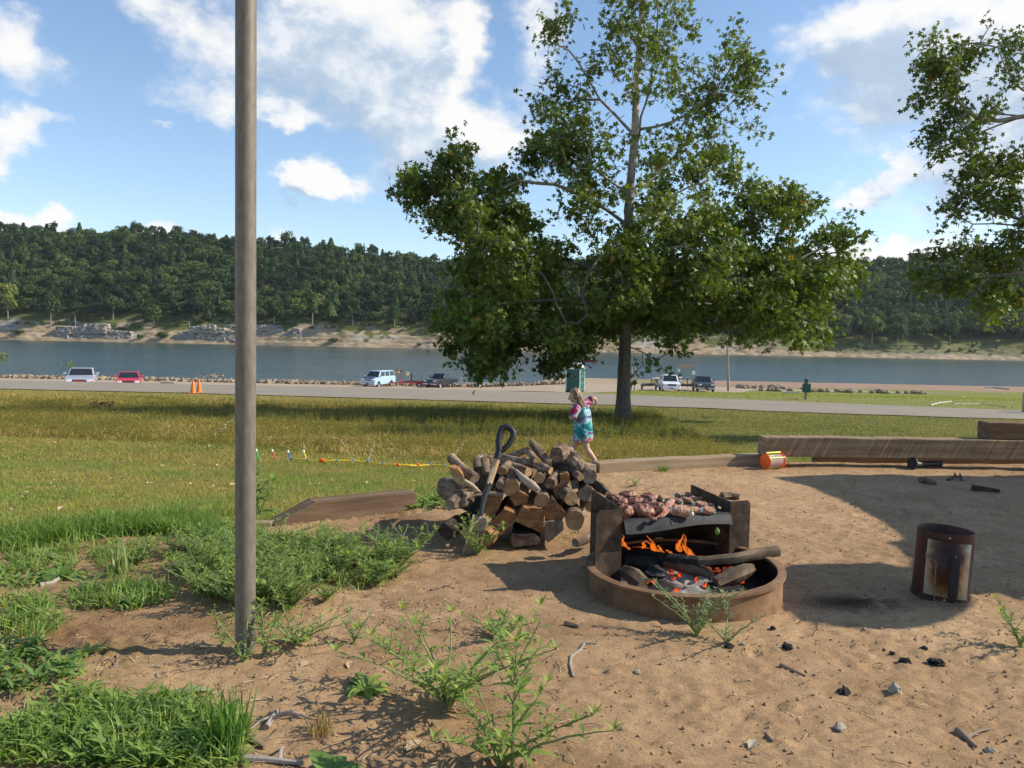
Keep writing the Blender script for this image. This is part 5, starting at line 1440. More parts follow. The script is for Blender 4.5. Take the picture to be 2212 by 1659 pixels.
# ---------------------------------------------------------------- chimney starter
cb_ = ground(2030, 1286); CR = .122
cs = thing('charcoal_chimney', 'rust-burnt cylindrical charcoal chimney starter standing in the shade', 'charcoal starter', cb_, R(-26))
cs.rotation_euler = (R(-1), R(2.2), R(-26))
heat = mat('heat_blued_steel', [(.25, (.018, .010, .009)), (.5, (.065, .022, .016)), (.7, (.14, .055, .03))], scale=5, rough=.55, bump=.2, bscale=40, bdist=.002, metal=.3, stretch=(1, 1, .5))
MB().lathe((0, 0, 0), [(CR, 0), (CR, .315), (CR - .003, .318), (CR - .005, .315), (CR - .005, 0)], 48, close=True).build('body', heat, cs)
MB().lathe((0, 0, 0), [(CR + .004, 0), (CR + .004, .018), (CR - .001, .020)], 48).build('base_band', burnt, cs)
MB().lathe((0, 0, 0), [(CR - .008, .09), (.001, .09)], 24).build('charcoal_grate', burnt, cs)
def stained():
    m, nt, p, out = _nt('stained_shield')
    tcn = nt.nodes.new('ShaderNodeTexCoord'); mp = nt.nodes.new('ShaderNodeMapping'); nt.links.new(tcn.outputs['Object'], mp.inputs[0])
    mp.inputs['Location'].default_value = (-.012, 0, -.150); mp.inputs['Scale'].default_value = (1.55, .1, .72)
    ln = nt.nodes.new('ShaderNodeVectorMath'); ln.operation = 'LENGTH'; nt.links.new(mp.outputs[0], ln.inputs[0])
    n = noise(nt, 16, 4); ad = nt.nodes.new('ShaderNodeMath'); ad.operation = 'MULTIPLY_ADD'; nt.links.new(n.outputs['Fac'], ad.inputs[0]); ad.inputs[1].default_value = .09; nt.links.new(ln.outputs['Value'], ad.inputs[2])
    r = ramp(nt, [(.085, (.035, .014, .009)), (.135, (.11, .042, .02)), (.165, (.38, .22, .10)), (.19, (.58, .53, .43))], ad.outputs[0])
    nt.links.new(r.outputs[0], p.inputs['Base Color']); p.inputs['Roughness'].default_value = .5; p.inputs['Metallic'].default_value = .25
    return m
sh = MB(); sv_ = []
for j, z in enumerate((.03, .285)):
    for i in range(7):
        u = -1 + i / 3; sv_.append((.012 + u * .088, -CR - .018 + .012 * abs(u) ** 3, z))
sh.add(sv_, [(i, i + 1, i + 8, i + 7) for i in range(6)])
so = sh.build('heat_shield', stained(), cs); so.modifiers.new('t', 'SOLIDIFY').thickness = .0025
MB().box((.040, -CR - .062, .135), (.040, .030, .185)).build('handle', mat('burnt_wood_handle', (.018, .015, .014), scale=9, rough=.7, bump=.3), cs, bevel=.008)
MB().tube([(.040, -CR - .02, .225), (.040, -CR - .055, .222)], .005, 6).tube([(.040, -CR - .02, .05), (.040, -CR - .055, .052)], .005, 6).build('handle_bracket', galv, cs)
MB().tube([(-.078, -CR - .02, .235), (-.080, -CR - .03, .205), (-.045, -CR - .05, .200), (-.036, -CR - .055, .190), (-.034, -CR - .055, .06), (-.032, -CR - .055, .025), (-.02, -CR - .052, .014), (.09, -CR - .03, .010), (.102, -CR - .022, .02), (.104, -CR - .01, .20)], .0024, 8).build('wire_bail', mat('sooted_wire', (.16, .145, .125), scale=9, rough=.6, bump=0, metal=.4), cs)
for z in (.30, .012): MB().ell((.012, -CR - .004, z), (.005, .003, .005), 8, 6).build('rivet', galv, cs)
pp = at_z(1992, 1284, .005)
o = MB().add([(-.02, 0, .035), (.0, -.01, .0), (.055, -.02, -.002), (.01, .004, .016)], [(0, 1, 3), (1, 2, 3)]).build('paper_scrap', mat('paper', (.62, .62, .60), scale=9, rough=.8, bump=0)); o.location = (pp.x, pp.y - .01, .004); o.modifiers.new('t', 'SOLIDIFY').thickness = .0012
tag(o, 'torn white paper scrap sticking out under the chimney starter', 'paper')
# ------------------------------------------------------------------ firewood stack
bark_g = mat('log_bark', [(.3, (.045, .028, .018)), (.47, (.16, .105, .066)), (.62, (.32, .225, .15)), (.75, (.44, .335, .245))], scale=9, rough=.92, bump=1.0, bscale=16, bdist=.024, stretch=(2.4, .7, 2.4))
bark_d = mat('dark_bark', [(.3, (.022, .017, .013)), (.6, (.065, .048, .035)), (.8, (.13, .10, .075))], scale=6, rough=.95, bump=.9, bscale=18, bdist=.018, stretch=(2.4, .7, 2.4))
peeled = mat('peeled_wood', [(.3, (.25, .175, .12)), (.55, (.41, .315, .23)), (.8, (.54, .44, .345))], scale=4, rough=.75, bump=.4, bscale=16, bdist=.006, stretch=(3, .5, 3))
def cut_mat(name, a, b, c):
    m, nt, p, out = _nt(name)
    tcn = nt.nodes.new('ShaderNodeTexCoord'); n0 = noise(nt, 7, 3); mxv = nt.nodes.new('ShaderNodeMix'); mxv.data_type = 'RGBA'; mxv.inputs[0].default_value = .035
    nt.links.new(tcn.outputs['Object'], mxv.inputs[6]); nt.links.new(n0.outputs['Color'], mxv.inputs[7])
    wv_ = nt.nodes.new('ShaderNodeTexWave'); wv_.wave_type = 'RINGS'; wv_.rings_direction = 'Y'; wv_.inputs['Scale'].default_value = 28; wv_.inputs['Distortion'].default_value = 1.2; wv_.inputs['Detail'].default_value = 3
    nt.links.new(mxv.outputs[2], wv_.inputs['Vector'])
    n = noise(nt, 9, 6, .7); md = nt.nodes.new('ShaderNodeMath'); md.operation = 'MULTIPLY_ADD'; nt.links.new(wv_.outputs['Fac'], md.inputs[0]); md.inputs[1].default_value = .07; nt.links.new(n.outputs['Fac'], md.inputs[2])
    r = ramp(nt, [(.38, a), (.62, b), (.85, c)], md.outputs[0]); nt.links.new(r.outputs[0], p.inputs['Base Color'])
    p.inputs['Roughness'].default_value = .9
    b_ = nt.nodes.new('ShaderNodeBump'); b_.inputs['Strength'].default_value = .5; b_.inputs['Distance'].default_value = .004; nt.links.new(md.outputs[0], b_.inputs['Height']); nt.links.new(b_.outputs[0], p.inputs['Normal'])
    return m
cut_pale = cut_mat('sawn_end', (.25, .14, .060), (.46, .285, .135), (.56, .39, .21))
cut_red = mat('split_face', [(.3, (.12, .05, .02)), (.5, (.29, .135, .052)), (.72, (.44, .245, .11))], scale=9, rough=.9, bump=.9, bscale=26, bdist=.012, stretch=(1, .5, 3), dist=.5)
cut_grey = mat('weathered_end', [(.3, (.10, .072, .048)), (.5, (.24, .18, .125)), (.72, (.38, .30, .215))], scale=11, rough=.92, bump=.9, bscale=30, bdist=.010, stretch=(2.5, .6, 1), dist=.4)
KP = .54 / 2.5525 / F2
def cw(cx, cy, d): return W((1700 + cx / 2.5525) * .54, (1650 + cy / 2.5525) * .54, d)
SH = .0
def log_round(label, cx, cy, r, d, ax=.1, az=.05, L=.42, bark=None, cut=None, sx=1.0, jit=.06, name='log'):
    """end-on log: front end centre in the photo, radius as seen there; local y runs along the log"""
    p = cw(cx, cy, d); rad = r * KP * d
    y = Vector((ax, 1, az)).normalized(); z = (Vector((0, 0, 1)) - y * y.z).normalized(); x = y.cross(z)
    M = Matrix((x, y, z)).transposed()
    rr = random.Random(int(cx * 7 + cy)); n = 22; rings = 9; mb = MB(); vs = []
    prof = [1 + rr.uniform(-jit, jit) for _ in range(n)]
    prof = [(prof[k - 1] + prof[k] * 2 + prof[(k + 1) % n]) / 4 for k in range(n)]
    bx, bz = rr.uniform(-.02, .02), rr.uniform(-.015, .015)
    for i in range(rings):
        u = i / (rings - 1); g = 1 + .06 * math.sin(u * 5 + cx)
        if i == 0: g *= .965
        for k in range(n):
            th = 2 * math.pi * k / n; q = rad * prof[k] * g * (1 + rr.uniform(-.025, .025) * (i > 0))
            vs.append((q * math.cos(th) * sx + bx * math.sin(math.pi * u), max(0, u) * L - (.004 * rr.uniform(0, 1) if i == 0 else 0), q * math.sin(th) + bz * math.sin(math.pi * u)))
    fs = [(i * n + k, (i + 1) * n + k, (i + 1) * n + (k + 1) % n, i * n + (k + 1) % n) for i in range(rings - 1) for k in range(n)]
    mb.add(vs, fs, 0)
    mb.add([(0, -.003, 0)], [], 1); c = mb.n - 1
    for k in range(n): mb.f.append((k, (k + 1) % n, c)); mb.m.append(1)
    mb.f.append(tuple((rings - 1) * n + k for k in range(n - 1, -1, -1))); mb.m.append(1)
    o = mb.build(name, [bark or bark_g, cut or cut_pale], angle=50)
    o.matrix_world = Matrix.Translation(p) @ M.to_4x4()
    tag(o, label, 'log'); return o
def log_split(label, outline, d, ax=.05, az=.03, L=.42, face=None, side=None, barked=(), name='log'):
    """split billet: traced outline of its near end, sent back along its length"""
    cx = sum(p[0] for p in outline) / len(outline); cy = sum(p[1] for p in outline) / len(outline)
    p0 = cw(cx, cy, d); y = Vector((ax, 1, az)).normalized(); z = (Vector((0, 0, 1)) - y * y.z).normalized(); x = y.cross(z)
    M = Matrix((x, y, z)).transposed(); s = KP * d; rr = random.Random(int(cx))
    # subdivide the outline for ragged edges
    ol = []; tagm = []
    for i, q in enumerate(outline):
        r_ = outline[(i + 1) % len(outline)]; m = max(2, int(math.hypot(r_[0] - q[0], r_[1] - q[1]) / 28))
        for k in range(m):
            u = k / m; ol.append(((q[0] + (r_[0] - q[0]) * u - cx + rr.uniform(-3.5, 3.5)) * s, -(q[1] + (r_[1] - q[1]) * u - cy + rr.uniform(-3.5, 3.5)) * s)); tagm.append(2 if i in barked else 0)
    n = len(ol); rings = 7; mb = MB(); vs = []
    for i in range(rings):
        u = i / (rings - 1); g = 1 - .12 * u
        for (a, b) in ol: vs.append((a * g + rr.uniform(-.003, .003) * (i > 0), u * L + (rr.uniform(-.004, .004) if i == 0 else 0), b * g + rr.uniform(-.003, .003) * (i > 0)))
    mb.add(vs, [], 0)
    for i in range(rings - 1):
        for k in range(n): mb.f.append((i * n + k, i * n + (k + 1) % n, (i + 1) * n + (k + 1) % n, (i + 1) * n + k)); mb.m.append(tagm[k])
    mb.add([(0, .002, 0)], [], 1); c = mb.n - 1
    for k in range(n): mb.f.append((k, c, (k + 1) % n)); mb.m.append(1)
    mb.f.append(tuple((rings - 1) * n + k for k in range(n))); mb.m.append(1)
    o = mb.build(name, [side or cut_red, face or cut_red, bark_d], angle=35)
    o.matrix_world = Matrix.Translation(p0) @ M.to_4x4(); tag(o, label, 'log'); return o
def log_lying(label, pts, radii, bark=None, cut=None, jit=.12, name='log', n=14):
    """log seen along its side: points (cx, cy, depth) and radii in the crop's pixels"""
    P = [cw(*q) for q in pts]; o0 = P[0].copy(); fine = []; rr_ = []
    for i in range(len(P) - 1):
        for k in range(4):
            u = k / 4; fine.append(P[i].lerp(P[i + 1], u) - o0); rr_.append((radii[i] * (1 - u) + radii[i + 1] * u) * KP * pts[i][2] * random.uniform(.94, 1.07))
    fine.append(P[-1] - o0); rr_.append(radii[-1] * KP * pts[-1][2])
    # oriented so that local y follows the log
    o = MB().tube(fine, rr_, n, jit=jit, seed=int(pts[0][0]), capmat=1).build(name, [bark or bark_g, cut or cut_pale], angle=55)
    o.location = o0; tag(o, label, 'log'); return o

# bottom row
log_lying('charred black bark log jutting out at the bottom left of the stack', [(215, 1230, 4.40), (330, 1150, 4.5), (520, 1080, 4.62)], [88, 95, 80], bark=bark_d, cut=bark_d, jit=.2)
log_split('small reddish split block behind the shovel blade at the bottom', [(540, 1245), (610, 1195), (720, 1245), (700, 1330), (620, 1395), (520, 1380)], 4.33, ax=.25)
log_split('dark bark-covered log with a grey end at the bottom middle of the stack', [(862, 1290), (900, 1235), (950, 1245), (1120, 1240), (1185, 1290), (1165, 1345), (1000, 1365), (900, 1385)], 4.40, face=bark_g, side=bark_g, barked=(1, 2, 3))
log_split('grey fibrous split log under the orange billets, left of the large round end', [(1215, 1115), (1400, 1105), (1420, 1190), (1260, 1340), (1225, 1290)], 4.42, face=cut_grey, side=cut_grey)
log_round('largest round-ended log at the bottom right of the stack', 1530, 1100, 112, 4.42, ax=.12, sx=.9, jit=.1)
log_round('small grey log lying loose between the stack and the grill', 1535, 1330, 46, 4.30, ax=.9, az=.10, L=.20, cut=cut_grey)
log_split('brown split billet at the lower left, right of the shovel shaft', [(665, 1130), (800, 985), (935, 1020), (905, 1110), (810, 1255), (700, 1200)], 4.44, barked=(0,))
log_split('broad orange-brown split billet in the middle of the bottom row', [(905, 1110), (1005, 975), (1190, 975), (1222, 1060), (1212, 1250), (1090, 1190)], 4.41, ax=-.02)
log_split('splintered orange wedge between the broad billet and the round end', [(1200, 1010), (1290, 865), (1385, 960), (1440, 1035), (1400, 1100), (1240, 1110)], 4.45, barked=(1,))
log_round('thick hollow log with dark bark sticking out at the left of the stack', 470, 905, 128, 4.50, ax=-.55, az=.05, L=.34, bark=bark_g, cut=char, jit=.14)  # flat end coloured black to stand for the shade inside the hollow
log_lying('pale bark slab leaning out at the left below the small branches', [(255, 940, 4.38), (350, 880, 4.46), (470, 820, 4.56)], [60, 95, 90], bark=bark_g, cut=cut_grey, jit=.2)
log_split('dark brown split log behind the shovel shaft', [(610, 900), (700, 850), (780, 880), (775, 940), (700, 1080), (620, 1070)], 4.50)
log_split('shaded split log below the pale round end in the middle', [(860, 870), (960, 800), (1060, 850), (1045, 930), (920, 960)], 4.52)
log_round('sawn log end in the middle of the second row, half in shade', 1195, 915, 84, 4.48, ax=.15, jit=.08)
log_round('bright round log end above the largest round log', 1495, 880, 78, 4.47, ax=-.25)
log_split('square-cut brown log end at the right edge of the stack', [(1565, 800), (1640, 750), (1705, 770), (1690, 870), (1640, 910), (1570, 880)], 4.50, face=cut_grey, barked=(0, 1))
log_round('grey log behind the left side plate at the far right of the stack', 1690, 960, 60, 4.55, ax=.2)
# middle rows
log_round('large pale round end left of centre in the third row', 875, 765, 88, 4.54, ax=.05)
log_round('small knobby log end between the shaft and the pale round end', 762, 742, 40, 4.52, ax=.2, cut=cut_grey, jit=.2)
log_lying('smooth peeled stick slanting down across the middle of the stack', [(925, 585, 4.60), (1010, 680, 4.50), (1100, 745, 4.45), (1165, 800, 4.42)], [12, 38, 45, 30], bark=peeled, cut=peeled, jit=.06)
log_round('round log end to the right of the slanting peeled stick', 1165, 672, 54, 4.56, ax=.1)
log_round('broken knob-ended log right of the peeled stick', 1275, 728, 60, 4.54, ax=.2, cut=bark_g, jit=.25)
log_split('brown split piece in the upper right of the stack', [(1375, 640), (1450, 610), (1490, 690), (1440, 760), (1380, 740)], 4.58)
log_round('pale smooth round end at the top right of the stack', 1680, 655, 76, 4.56, ax=-.12, cut=cut_grey)
log_round('small round end left of the pale one at the top right', 1588, 660, 42, 4.54, ax=-.3)
log_lying('dark bark log slanting into the upper right of the stack', [(1345, 560, 4.75), (1500, 610, 4.66), (1590, 665, 4.60)], [45, 60, 42], bark=bark_d)
log_round('dark round end right behind the top of the wooden shaft', 880, 622, 58, 4.62, ax=.1, cut=cut_grey)
log_round('pale cut end of the branch lying below the longest top log', 1055, 607, 52, 4.58, ax=-.75, L=.30)
log_round('orange broken end right beside the wooden shaft', 782, 600, 46, 4.58, ax=.2, cut=cut_red, jit=.25)
log_lying('longest grey branch running along the top of the stack', [(800, 470, 4.80), (960, 500, 4.74), (1120, 530, 4.68), (1285, 597, 4.60)], [42, 46, 44, 38])
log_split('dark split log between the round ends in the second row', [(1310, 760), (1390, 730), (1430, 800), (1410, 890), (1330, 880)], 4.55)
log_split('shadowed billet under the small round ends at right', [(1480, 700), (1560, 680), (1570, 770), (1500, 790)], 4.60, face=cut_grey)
# top
log_lying('crooked knobby branch arching at the top of the stack', [(955, 410, 4.85), (1040, 385, 4.80), (1090, 420, 4.75), (1115, 470, 4.70), (1145, 490, 4.66)], [26, 34, 40, 36, 42], jit=.2)
log_lying('pointed grey log sticking up highest from the stack', [(1075, 262, 4.80), (1090, 310, 4.80), (1160, 390, 4.76), (1220, 460, 4.72), (1270, 530, 4.68)], [5, 38, 44, 42, 36], jit=.1)
log_round('gnarled burl lying on top of the stack', 1345, 440, 78, 4.70, ax=.3, L=.16, cut=bark_g, jit=.3)
log_split('upright grey block at the top right of the stack', [(1420, 395), (1510, 400), (1535, 445), (1520, 500), (1430, 470)], 4.85, face=cut_grey, side=bark_g, L=.2)
log_lying('bark-covered log with a torn end at the top right', [(1400, 480, 4.80), (1500, 500, 4.72), (1570, 560, 4.64), (1590, 600, 4.62)], [50, 62, 58, 30], jit=.2)
log_lying('small crooked stump standing up left of the wooden shaft', [(580, 500, 4.64), (610, 480, 4.66), (620, 560, 4.62), (625, 620, 4.6)], [22, 38, 40, 36], jit=.2, cut=cut_pale)
log_lying('short log behind the crooked stump', [(650, 490, 4.78), (720, 480, 4.82), (830, 520, 4.84)], [45, 48, 44])
log_round('round grey end of the branch pointing up at the top left', 510, 672, 58, 4.56, ax=-.9, az=.55, L=.24, cut=cut_grey)
log_split('orange split slab pointing out at the top left of the stack', [(245, 560), (330, 575), (385, 640), (430, 760), (390, 770), (290, 690)], 4.52, face=cut_pale, side=cut_red, L=.16)
log_round('rounded log behind the grey branch at the upper left', 560, 600, 56, 4.68, ax=.0, cut=bark_g)
log_lying('thin split slat sticking out below the grey branch', [(395, 690, 4.50), (480, 750, 4.52), (560, 815, 4.55)], [20, 26, 14], bark=peeled)
log_lying('thin splintered slat lying across behind the shovel', [(490, 850, 4.46), (660, 825, 4.50), (800, 850, 4.50)], [12, 24, 34], bark=cut_grey)
log_lying('broken bark piece leaning at the far right of the stack', [(1690, 690, 4.62), (1780, 760, 4.56), (1860, 830, 4.50)], [36, 48, 30], bark=bark_d, jit=.25)
log_lying('burl-ended branch behind the stack at the top left', [(850, 455, 4.9), (930, 430, 4.86), (960, 440, 4.82)], [30, 42, 34], jit=.3)
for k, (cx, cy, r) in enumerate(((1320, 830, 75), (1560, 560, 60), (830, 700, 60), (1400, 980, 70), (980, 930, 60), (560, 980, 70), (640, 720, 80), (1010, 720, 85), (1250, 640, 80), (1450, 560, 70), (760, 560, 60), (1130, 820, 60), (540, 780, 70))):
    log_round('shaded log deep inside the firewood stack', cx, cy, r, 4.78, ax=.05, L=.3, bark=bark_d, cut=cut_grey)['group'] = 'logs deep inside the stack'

# ---------------------------------------------------------------- shovel leaning on the stack
tip = ground((1700 + 470 / 2.5525) * .54, (1650 + 1400 / 2.5525) * .54); dt = tip.y - .11
def sp(cx, cy):
    u = (1400 - cy) / 1250; return cw(cx, cy, dt + .02 + u * .22)
sh = thing('shovel', 'D-handled shovel with wooden shaft leaning on the firewood', 'shovel', tip)
rel = lambda cx, cy, dd=0: sp(cx, cy) - tip + Vector((0, dd, 0))
MB().tube([rel(655, 730), rel(700, 595), rel(745, 455)], [.0165, .0175, .0175], 16).build('shaft', mat('varnished_shaft', [(.3, (.40, .235, .105)), (.7, (.56, .37, .19))], scale=5, rough=.45, bump=.1, stretch=(4, 4, .6)), sh)
bp_ = mat('handle_plastic', (.022, .022, .023), scale=14, rough=.55, bump=.2, bscale=90, bdist=.001)
h = MB().tube([rel(735, 478), rel(748, 430), rel(760, 370)], [.0215, .021, .016], 14)
h.tube([rel(758, 385), rel(752, 290), rel(768, 210), rel(790, 155), rel(826, 142), rel(880, 170), rel(905, 205), rel(898, 255), rel(860, 320), rel(800, 380), rel(766, 402)], [.020, .0195, .019, .0185, .0175, .0185, .019, .018, .0165, .015, .013], 12)
h.build('handle_grip', bp_, sh)
MB().tube([rel(660, 722), rel(615, 830), rel(590, 930), rel(575, 1060)], [.0185, .017, .014, .011], 14).build('socket', mat('worn_black_steel', [(.3, (.02, .02, .02)), (.75, (.09, .085, .08))], scale=12, rough=.5, bump=.2), sh)
MB().tube([rel(657, 728), rel(652, 745)], .0195, 14).build('ferrule', bp_, sh)
bl = MB(); vs = []; NU2, NV2 = 8, 9
for j in range(NV2 + 1):
    v_ = j / NV2
    Lp = (490 + (375 - 490) * v_, 1035 + (1450 - 1035) * v_); Rp = (648 + (560 - 648) * v_, 1088 + (1420 - 1088) * v_)
    for i in range(NU2 + 1):
        u = i / NU2; bow = .030 * (1 - (2 * u - 1) ** 2)
        cyy = Lp[1] + (Rp[1] - Lp[1]) * u + 18 * v_ * (1 - (2 * u - 1) ** 2)
        vs.append(rel(Lp[0] + (Rp[0] - Lp[0]) * u, cyy, bow - .012))
bl.add(vs, [(j * (NU2 + 1) + i, j * (NU2 + 1) + i + 1, (j + 1) * (NU2 + 1) + i + 1, (j + 1) * (NU2 + 1) + i) for j in range(NV2) for i in range(NU2)])
b = bl.build('blade', mat('dusty_blade', [(.3, (.27, .19, .11)), (.55, (.40, .30, .19)), (.75, (.48, .39, .27))], scale=8, rough=.8, bump=.15, metal=.0, stretch=(1, 1, .5)), sh); b.modifiers.new('t', 'SOLIDIFY').thickness = .003
MB().box(rel(660, 640) + Vector((.004, -.0165, 0)), (.012, .003, .10), (rel(745, 455) - rel(655, 730)).to_track_quat('Z', 'Y').to_matrix()).build('shaft_label', mat('worn_label', (.58, .50, .38), scale=30, rough=.6, bump=0), sh)
# ------------------------------------------------------------------ girl running past behind the timbers
GD = 11.5
gb = W(1257, 1020, GD); gb.z = float(gz(gb.x, GD))
girl = thing('person', 'barefoot girl in a tie-dye shirt running left behind the woodpile, arms bent', 'person', gb)
def gp(px, py, dd=0.0): return W(px, py, GD + dd) - gb
PXM = GD / F2
skin_m = mat('skin', [(.3, (.50, .29, .20)), (.7, (.60, .37, .27))], scale=6, rough=.55, bump=.05, bscale=60)
J = [  # point, parent, radius (x, y)
    (gp(1257, 938), -1, .085), (gp(1259, 915), 0, .082), (gp(1257, 893), 1, .092), (gp(1252, 879), 2, .070), (gp(1247, 871), 3, .036), (gp(1243, 864.5), 4, .050),
    (gp(1241, 856), 5, .078), (gp(1242.5, 846.5), 6, .074), (gp(1244, 841.5), 7, .035),
    # near (left) arm bent in front of the chest
    (gp(1247, 882, -.11), 3, .044), (gp(1240, 891, -.155), 9, .036), (gp(1235, 905, -.165), 10, .031), (gp(1232, 898, -.06), 11, .026), (gp(1234, 892, .01), 12, .019),
    # far (right) arm swung back
    (gp(1263, 875, .09), 3, .044), (gp(1273, 866, .13), 14, .036), (gp(1284, 859, .14), 15, .031), (gp(1288, 868, .21), 16, .026), (gp(1287, 877, .26), 17, .019),
    # near leg trailing
    (gp(1262, 946, -.07), 0, .080), (gp(1264, 957, -.08), 19, .066), (gp(1267, 970, -.08), 20, .047), (gp(1277, 983, -.09), 21, .046), (gp(1289, 1000, -.10), 22, .029), (gp(1292, 1008, -.10), 23, .028), (gp(1284, 1014, -.10), 24, .022),
    # far leg reaching forward
    (gp(1249, 946, .07), 0, .080), (gp(1243, 957, .05), 26, .064), (gp(1237, 968, .04), 27, .047), (gp(1239, 984, .06), 28, .046), (gp(1244, 1006, .08), 29, .029), (gp(1244, 1013, .08), 30, .029), (gp(1233, 1016, .06), 31, .022)]
me = bpy.data.meshes.new('body_rig'); bm_ = bmesh_new = __import__('bmesh').new()
sl = bm_.verts.layers.skin.verify(); vv = []
for (p, par_, r) in J:
    v = bm_.verts.new(p); v[sl].radius = (r, r); vv.append(v)
for i, (p, par_, r) in enumerate(J):
    if par_ >= 0: bm_.edges.new((vv[i], vv[par_]))
vv[0][sl].use_root = True
bm_.to_mesh(me); bm_.free()
tmp = bpy.data.objects.new('body_rig', me); COL.objects.link(tmp)
tmp.modifiers.new('skin', 'SKIN').use_smooth_shade = True
s = tmp.modifiers.new('sub', 'SUBSURF'); s.levels = s.render_levels = 2
ev = tmp.evaluated_get(bpy.context.evaluated_depsgraph_get()); em_ = ev.to_mesh()
mb = MB(); mb.add([tuple(v.co) for v in em_.vertices], [tuple(p.vertices) for p in em_.polygons])
ev.to_mesh_clear(); bpy.data.objects.remove(tmp)
head = gp(1241.5, 854.5)
# face looking left and down: nose, lips, chin, ear
fx = Vector((-.93, -.10, -.34)).normalized(); up = Vector((-.34, 0, .94)); side = fx.cross(up).normalized()
def fp(f, u, s_): return head + fx * f + up * u + side * s_
mb.tube([fp(.070, .020, 0), fp(.090, -.006, 0), (fp(.098, -.018, 0)), fp(.078, -.028, 0)], [.008, .011, .013, .006], 8)
mb.ell(fp(.074, -.048, 0), (.014, .020, .006), 8, 6); mb.ell(fp(.060, -.074, 0), (.020, .024, .018), 8, 6)
for sg in (-1, 1):
    mb.ell(fp(.052, -.030, sg * .036), (.026, .024, .028), 8, 6)
    mb.ell(fp(-.012, -.008, sg * .077), (.016, .007, .024), 8, 6)
def hand(w, d, palm_n):
    """palm, four unequal bent fingers and a thumb leaving the side of the palm"""
    d = Vector(d).normalized(); n = Vector(palm_n).normalized(); x = d.cross(n).normalized(); n = x.cross(d)
    mb.ell(w + d * .030, (.026, .010, .032), 8, 6, rot=Matrix((x, n, d)).transposed())
    for k, (o_, L) in enumerate(((-.019, .042), (-.006, .050), (.007, .047), (.019, .036))):
        b_ = w + d * .050 + x * o_
        mb.tube([b_, b_ + d * L * .5 + n * .006, b_ + d * L * .8 + n * .022, b_ + d * L * .7 + n * .036], [.0075, .007, .0062, .0045], 6)
    b_ = w + d * .018 - x * .022
    mb.tube([b_, b_ - x * .018 + d * .018, b_ - x * .018 + d * .036 + n * .012], [.009, .0078, .006], 6)
hand(gp(1234, 892, .01), (.0, .8, .4), (.8, -.2, 0)); hand(gp(1287, 877, .26), (-.1, .3, -.9), (-1, 0, 0))
for (t, q) in ((gp(1284, 1014, -.10), -1), (gp(1233, 1016, .06), 1)):
    for k in range(5): mb.ell(t + Vector((-.035 - .004 * (k == (0 if q < 0 else 4)), (k - 2) * .012, -.006)), (.013, .006, .008), 6, 5)
mb.build('body', skin_m, girl, angle=80)
eye_m = mat('eye', (.02, .015, .012), scale=9, rough=.2, bump=0); brow = mat('eyebrow', (.16, .10, .06), scale=9, rough=.9, bump=0)
for sg in (-1, 1):
    MB().ell(fp(.072, .012, sg * .030), (.008, .009, .006), 8, 6).build('eye', eye_m, girl)
    MB().tube([fp(.074, .030, sg * .018), fp(.076, .034, sg * .032), fp(.066, .030, sg * .044)], [.003, .004, .002], 5).build('eyebrow', brow, girl)
MB().ell(fp(.080, -.049, 0), (.008, .019, .005), 8, 6, rot=Matrix((fx, side, up)).transposed()).build('lips', mat('lip', (.45, .17, .14), rough=.5, bump=0), girl)
def tie_dye():
    m, nt, p, out = _nt('tie_dye_cotton')
    n = noise(nt, 4.2, 3, .5, dist=1.6); n2 = noise(nt, 30, 4, .6, stretch=(1.6, 1.6, .5))
    md = nt.nodes.new('ShaderNodeMath'); md.operation = 'MULTIPLY_ADD'; nt.links.new(n2.outputs['Fac'], md.inputs[0]); md.inputs[1].default_value = .10; nt.links.new(n.outputs['Fac'], md.inputs[2])
    # crimson and purple toward sleeves and hem, teal and white across the back
    r1 = ramp(nt, [(.36, (.015, .05, .13)), (.44, (.02, .20, .22)), (.51, (.07, .32, .30)), (.55, (.55, .62, .66)), (.60, (.02, .16, .28)), (.66, (.22, .03, .11)), (.72, (.06, .28, .27))], md.outputs[0])
    r2 = ramp(nt, [(.38, (.09, .01, .07)), (.47, (.38, .02, .05)), (.53, (.45, .06, .09)), (.58, (.62, .46, .50)), (.64, (.14, .015, .10)), (.72, (.34, .02, .05))], md.outputs[0])
    a = nt.nodes.new('ShaderNodeAttribute'); a.attribute_name = 'dye'
    n3 = noise(nt, 11, 2); ad = nt.nodes.new('ShaderNodeMath'); ad.operation = 'MULTIPLY_ADD'; nt.links.new(n3.outputs['Fac'], ad.inputs[0]); ad.inputs[1].default_value = .9; nt.links.new(a.outputs['Fac'], ad.inputs[2])
    st = ramp(nt, [(.82, (0, 0, 0)), (1.0, (1, 1, 1))], ad.outputs[0])
    mx = nt.nodes.new('ShaderNodeMix'); mx.data_type = 'RGBA'; nt.links.new(st.outputs[0], mx.inputs[0]); nt.links.new(r1.outputs[0], mx.inputs[6]); nt.links.new(r2.outputs[0], mx.inputs[7])
    nt.links.new(mx.outputs[2], p.inputs['Base Color']); p.inputs['Roughness'].default_value = .9; p.inputs['Specular IOR Level'].default_value = .1
    return m
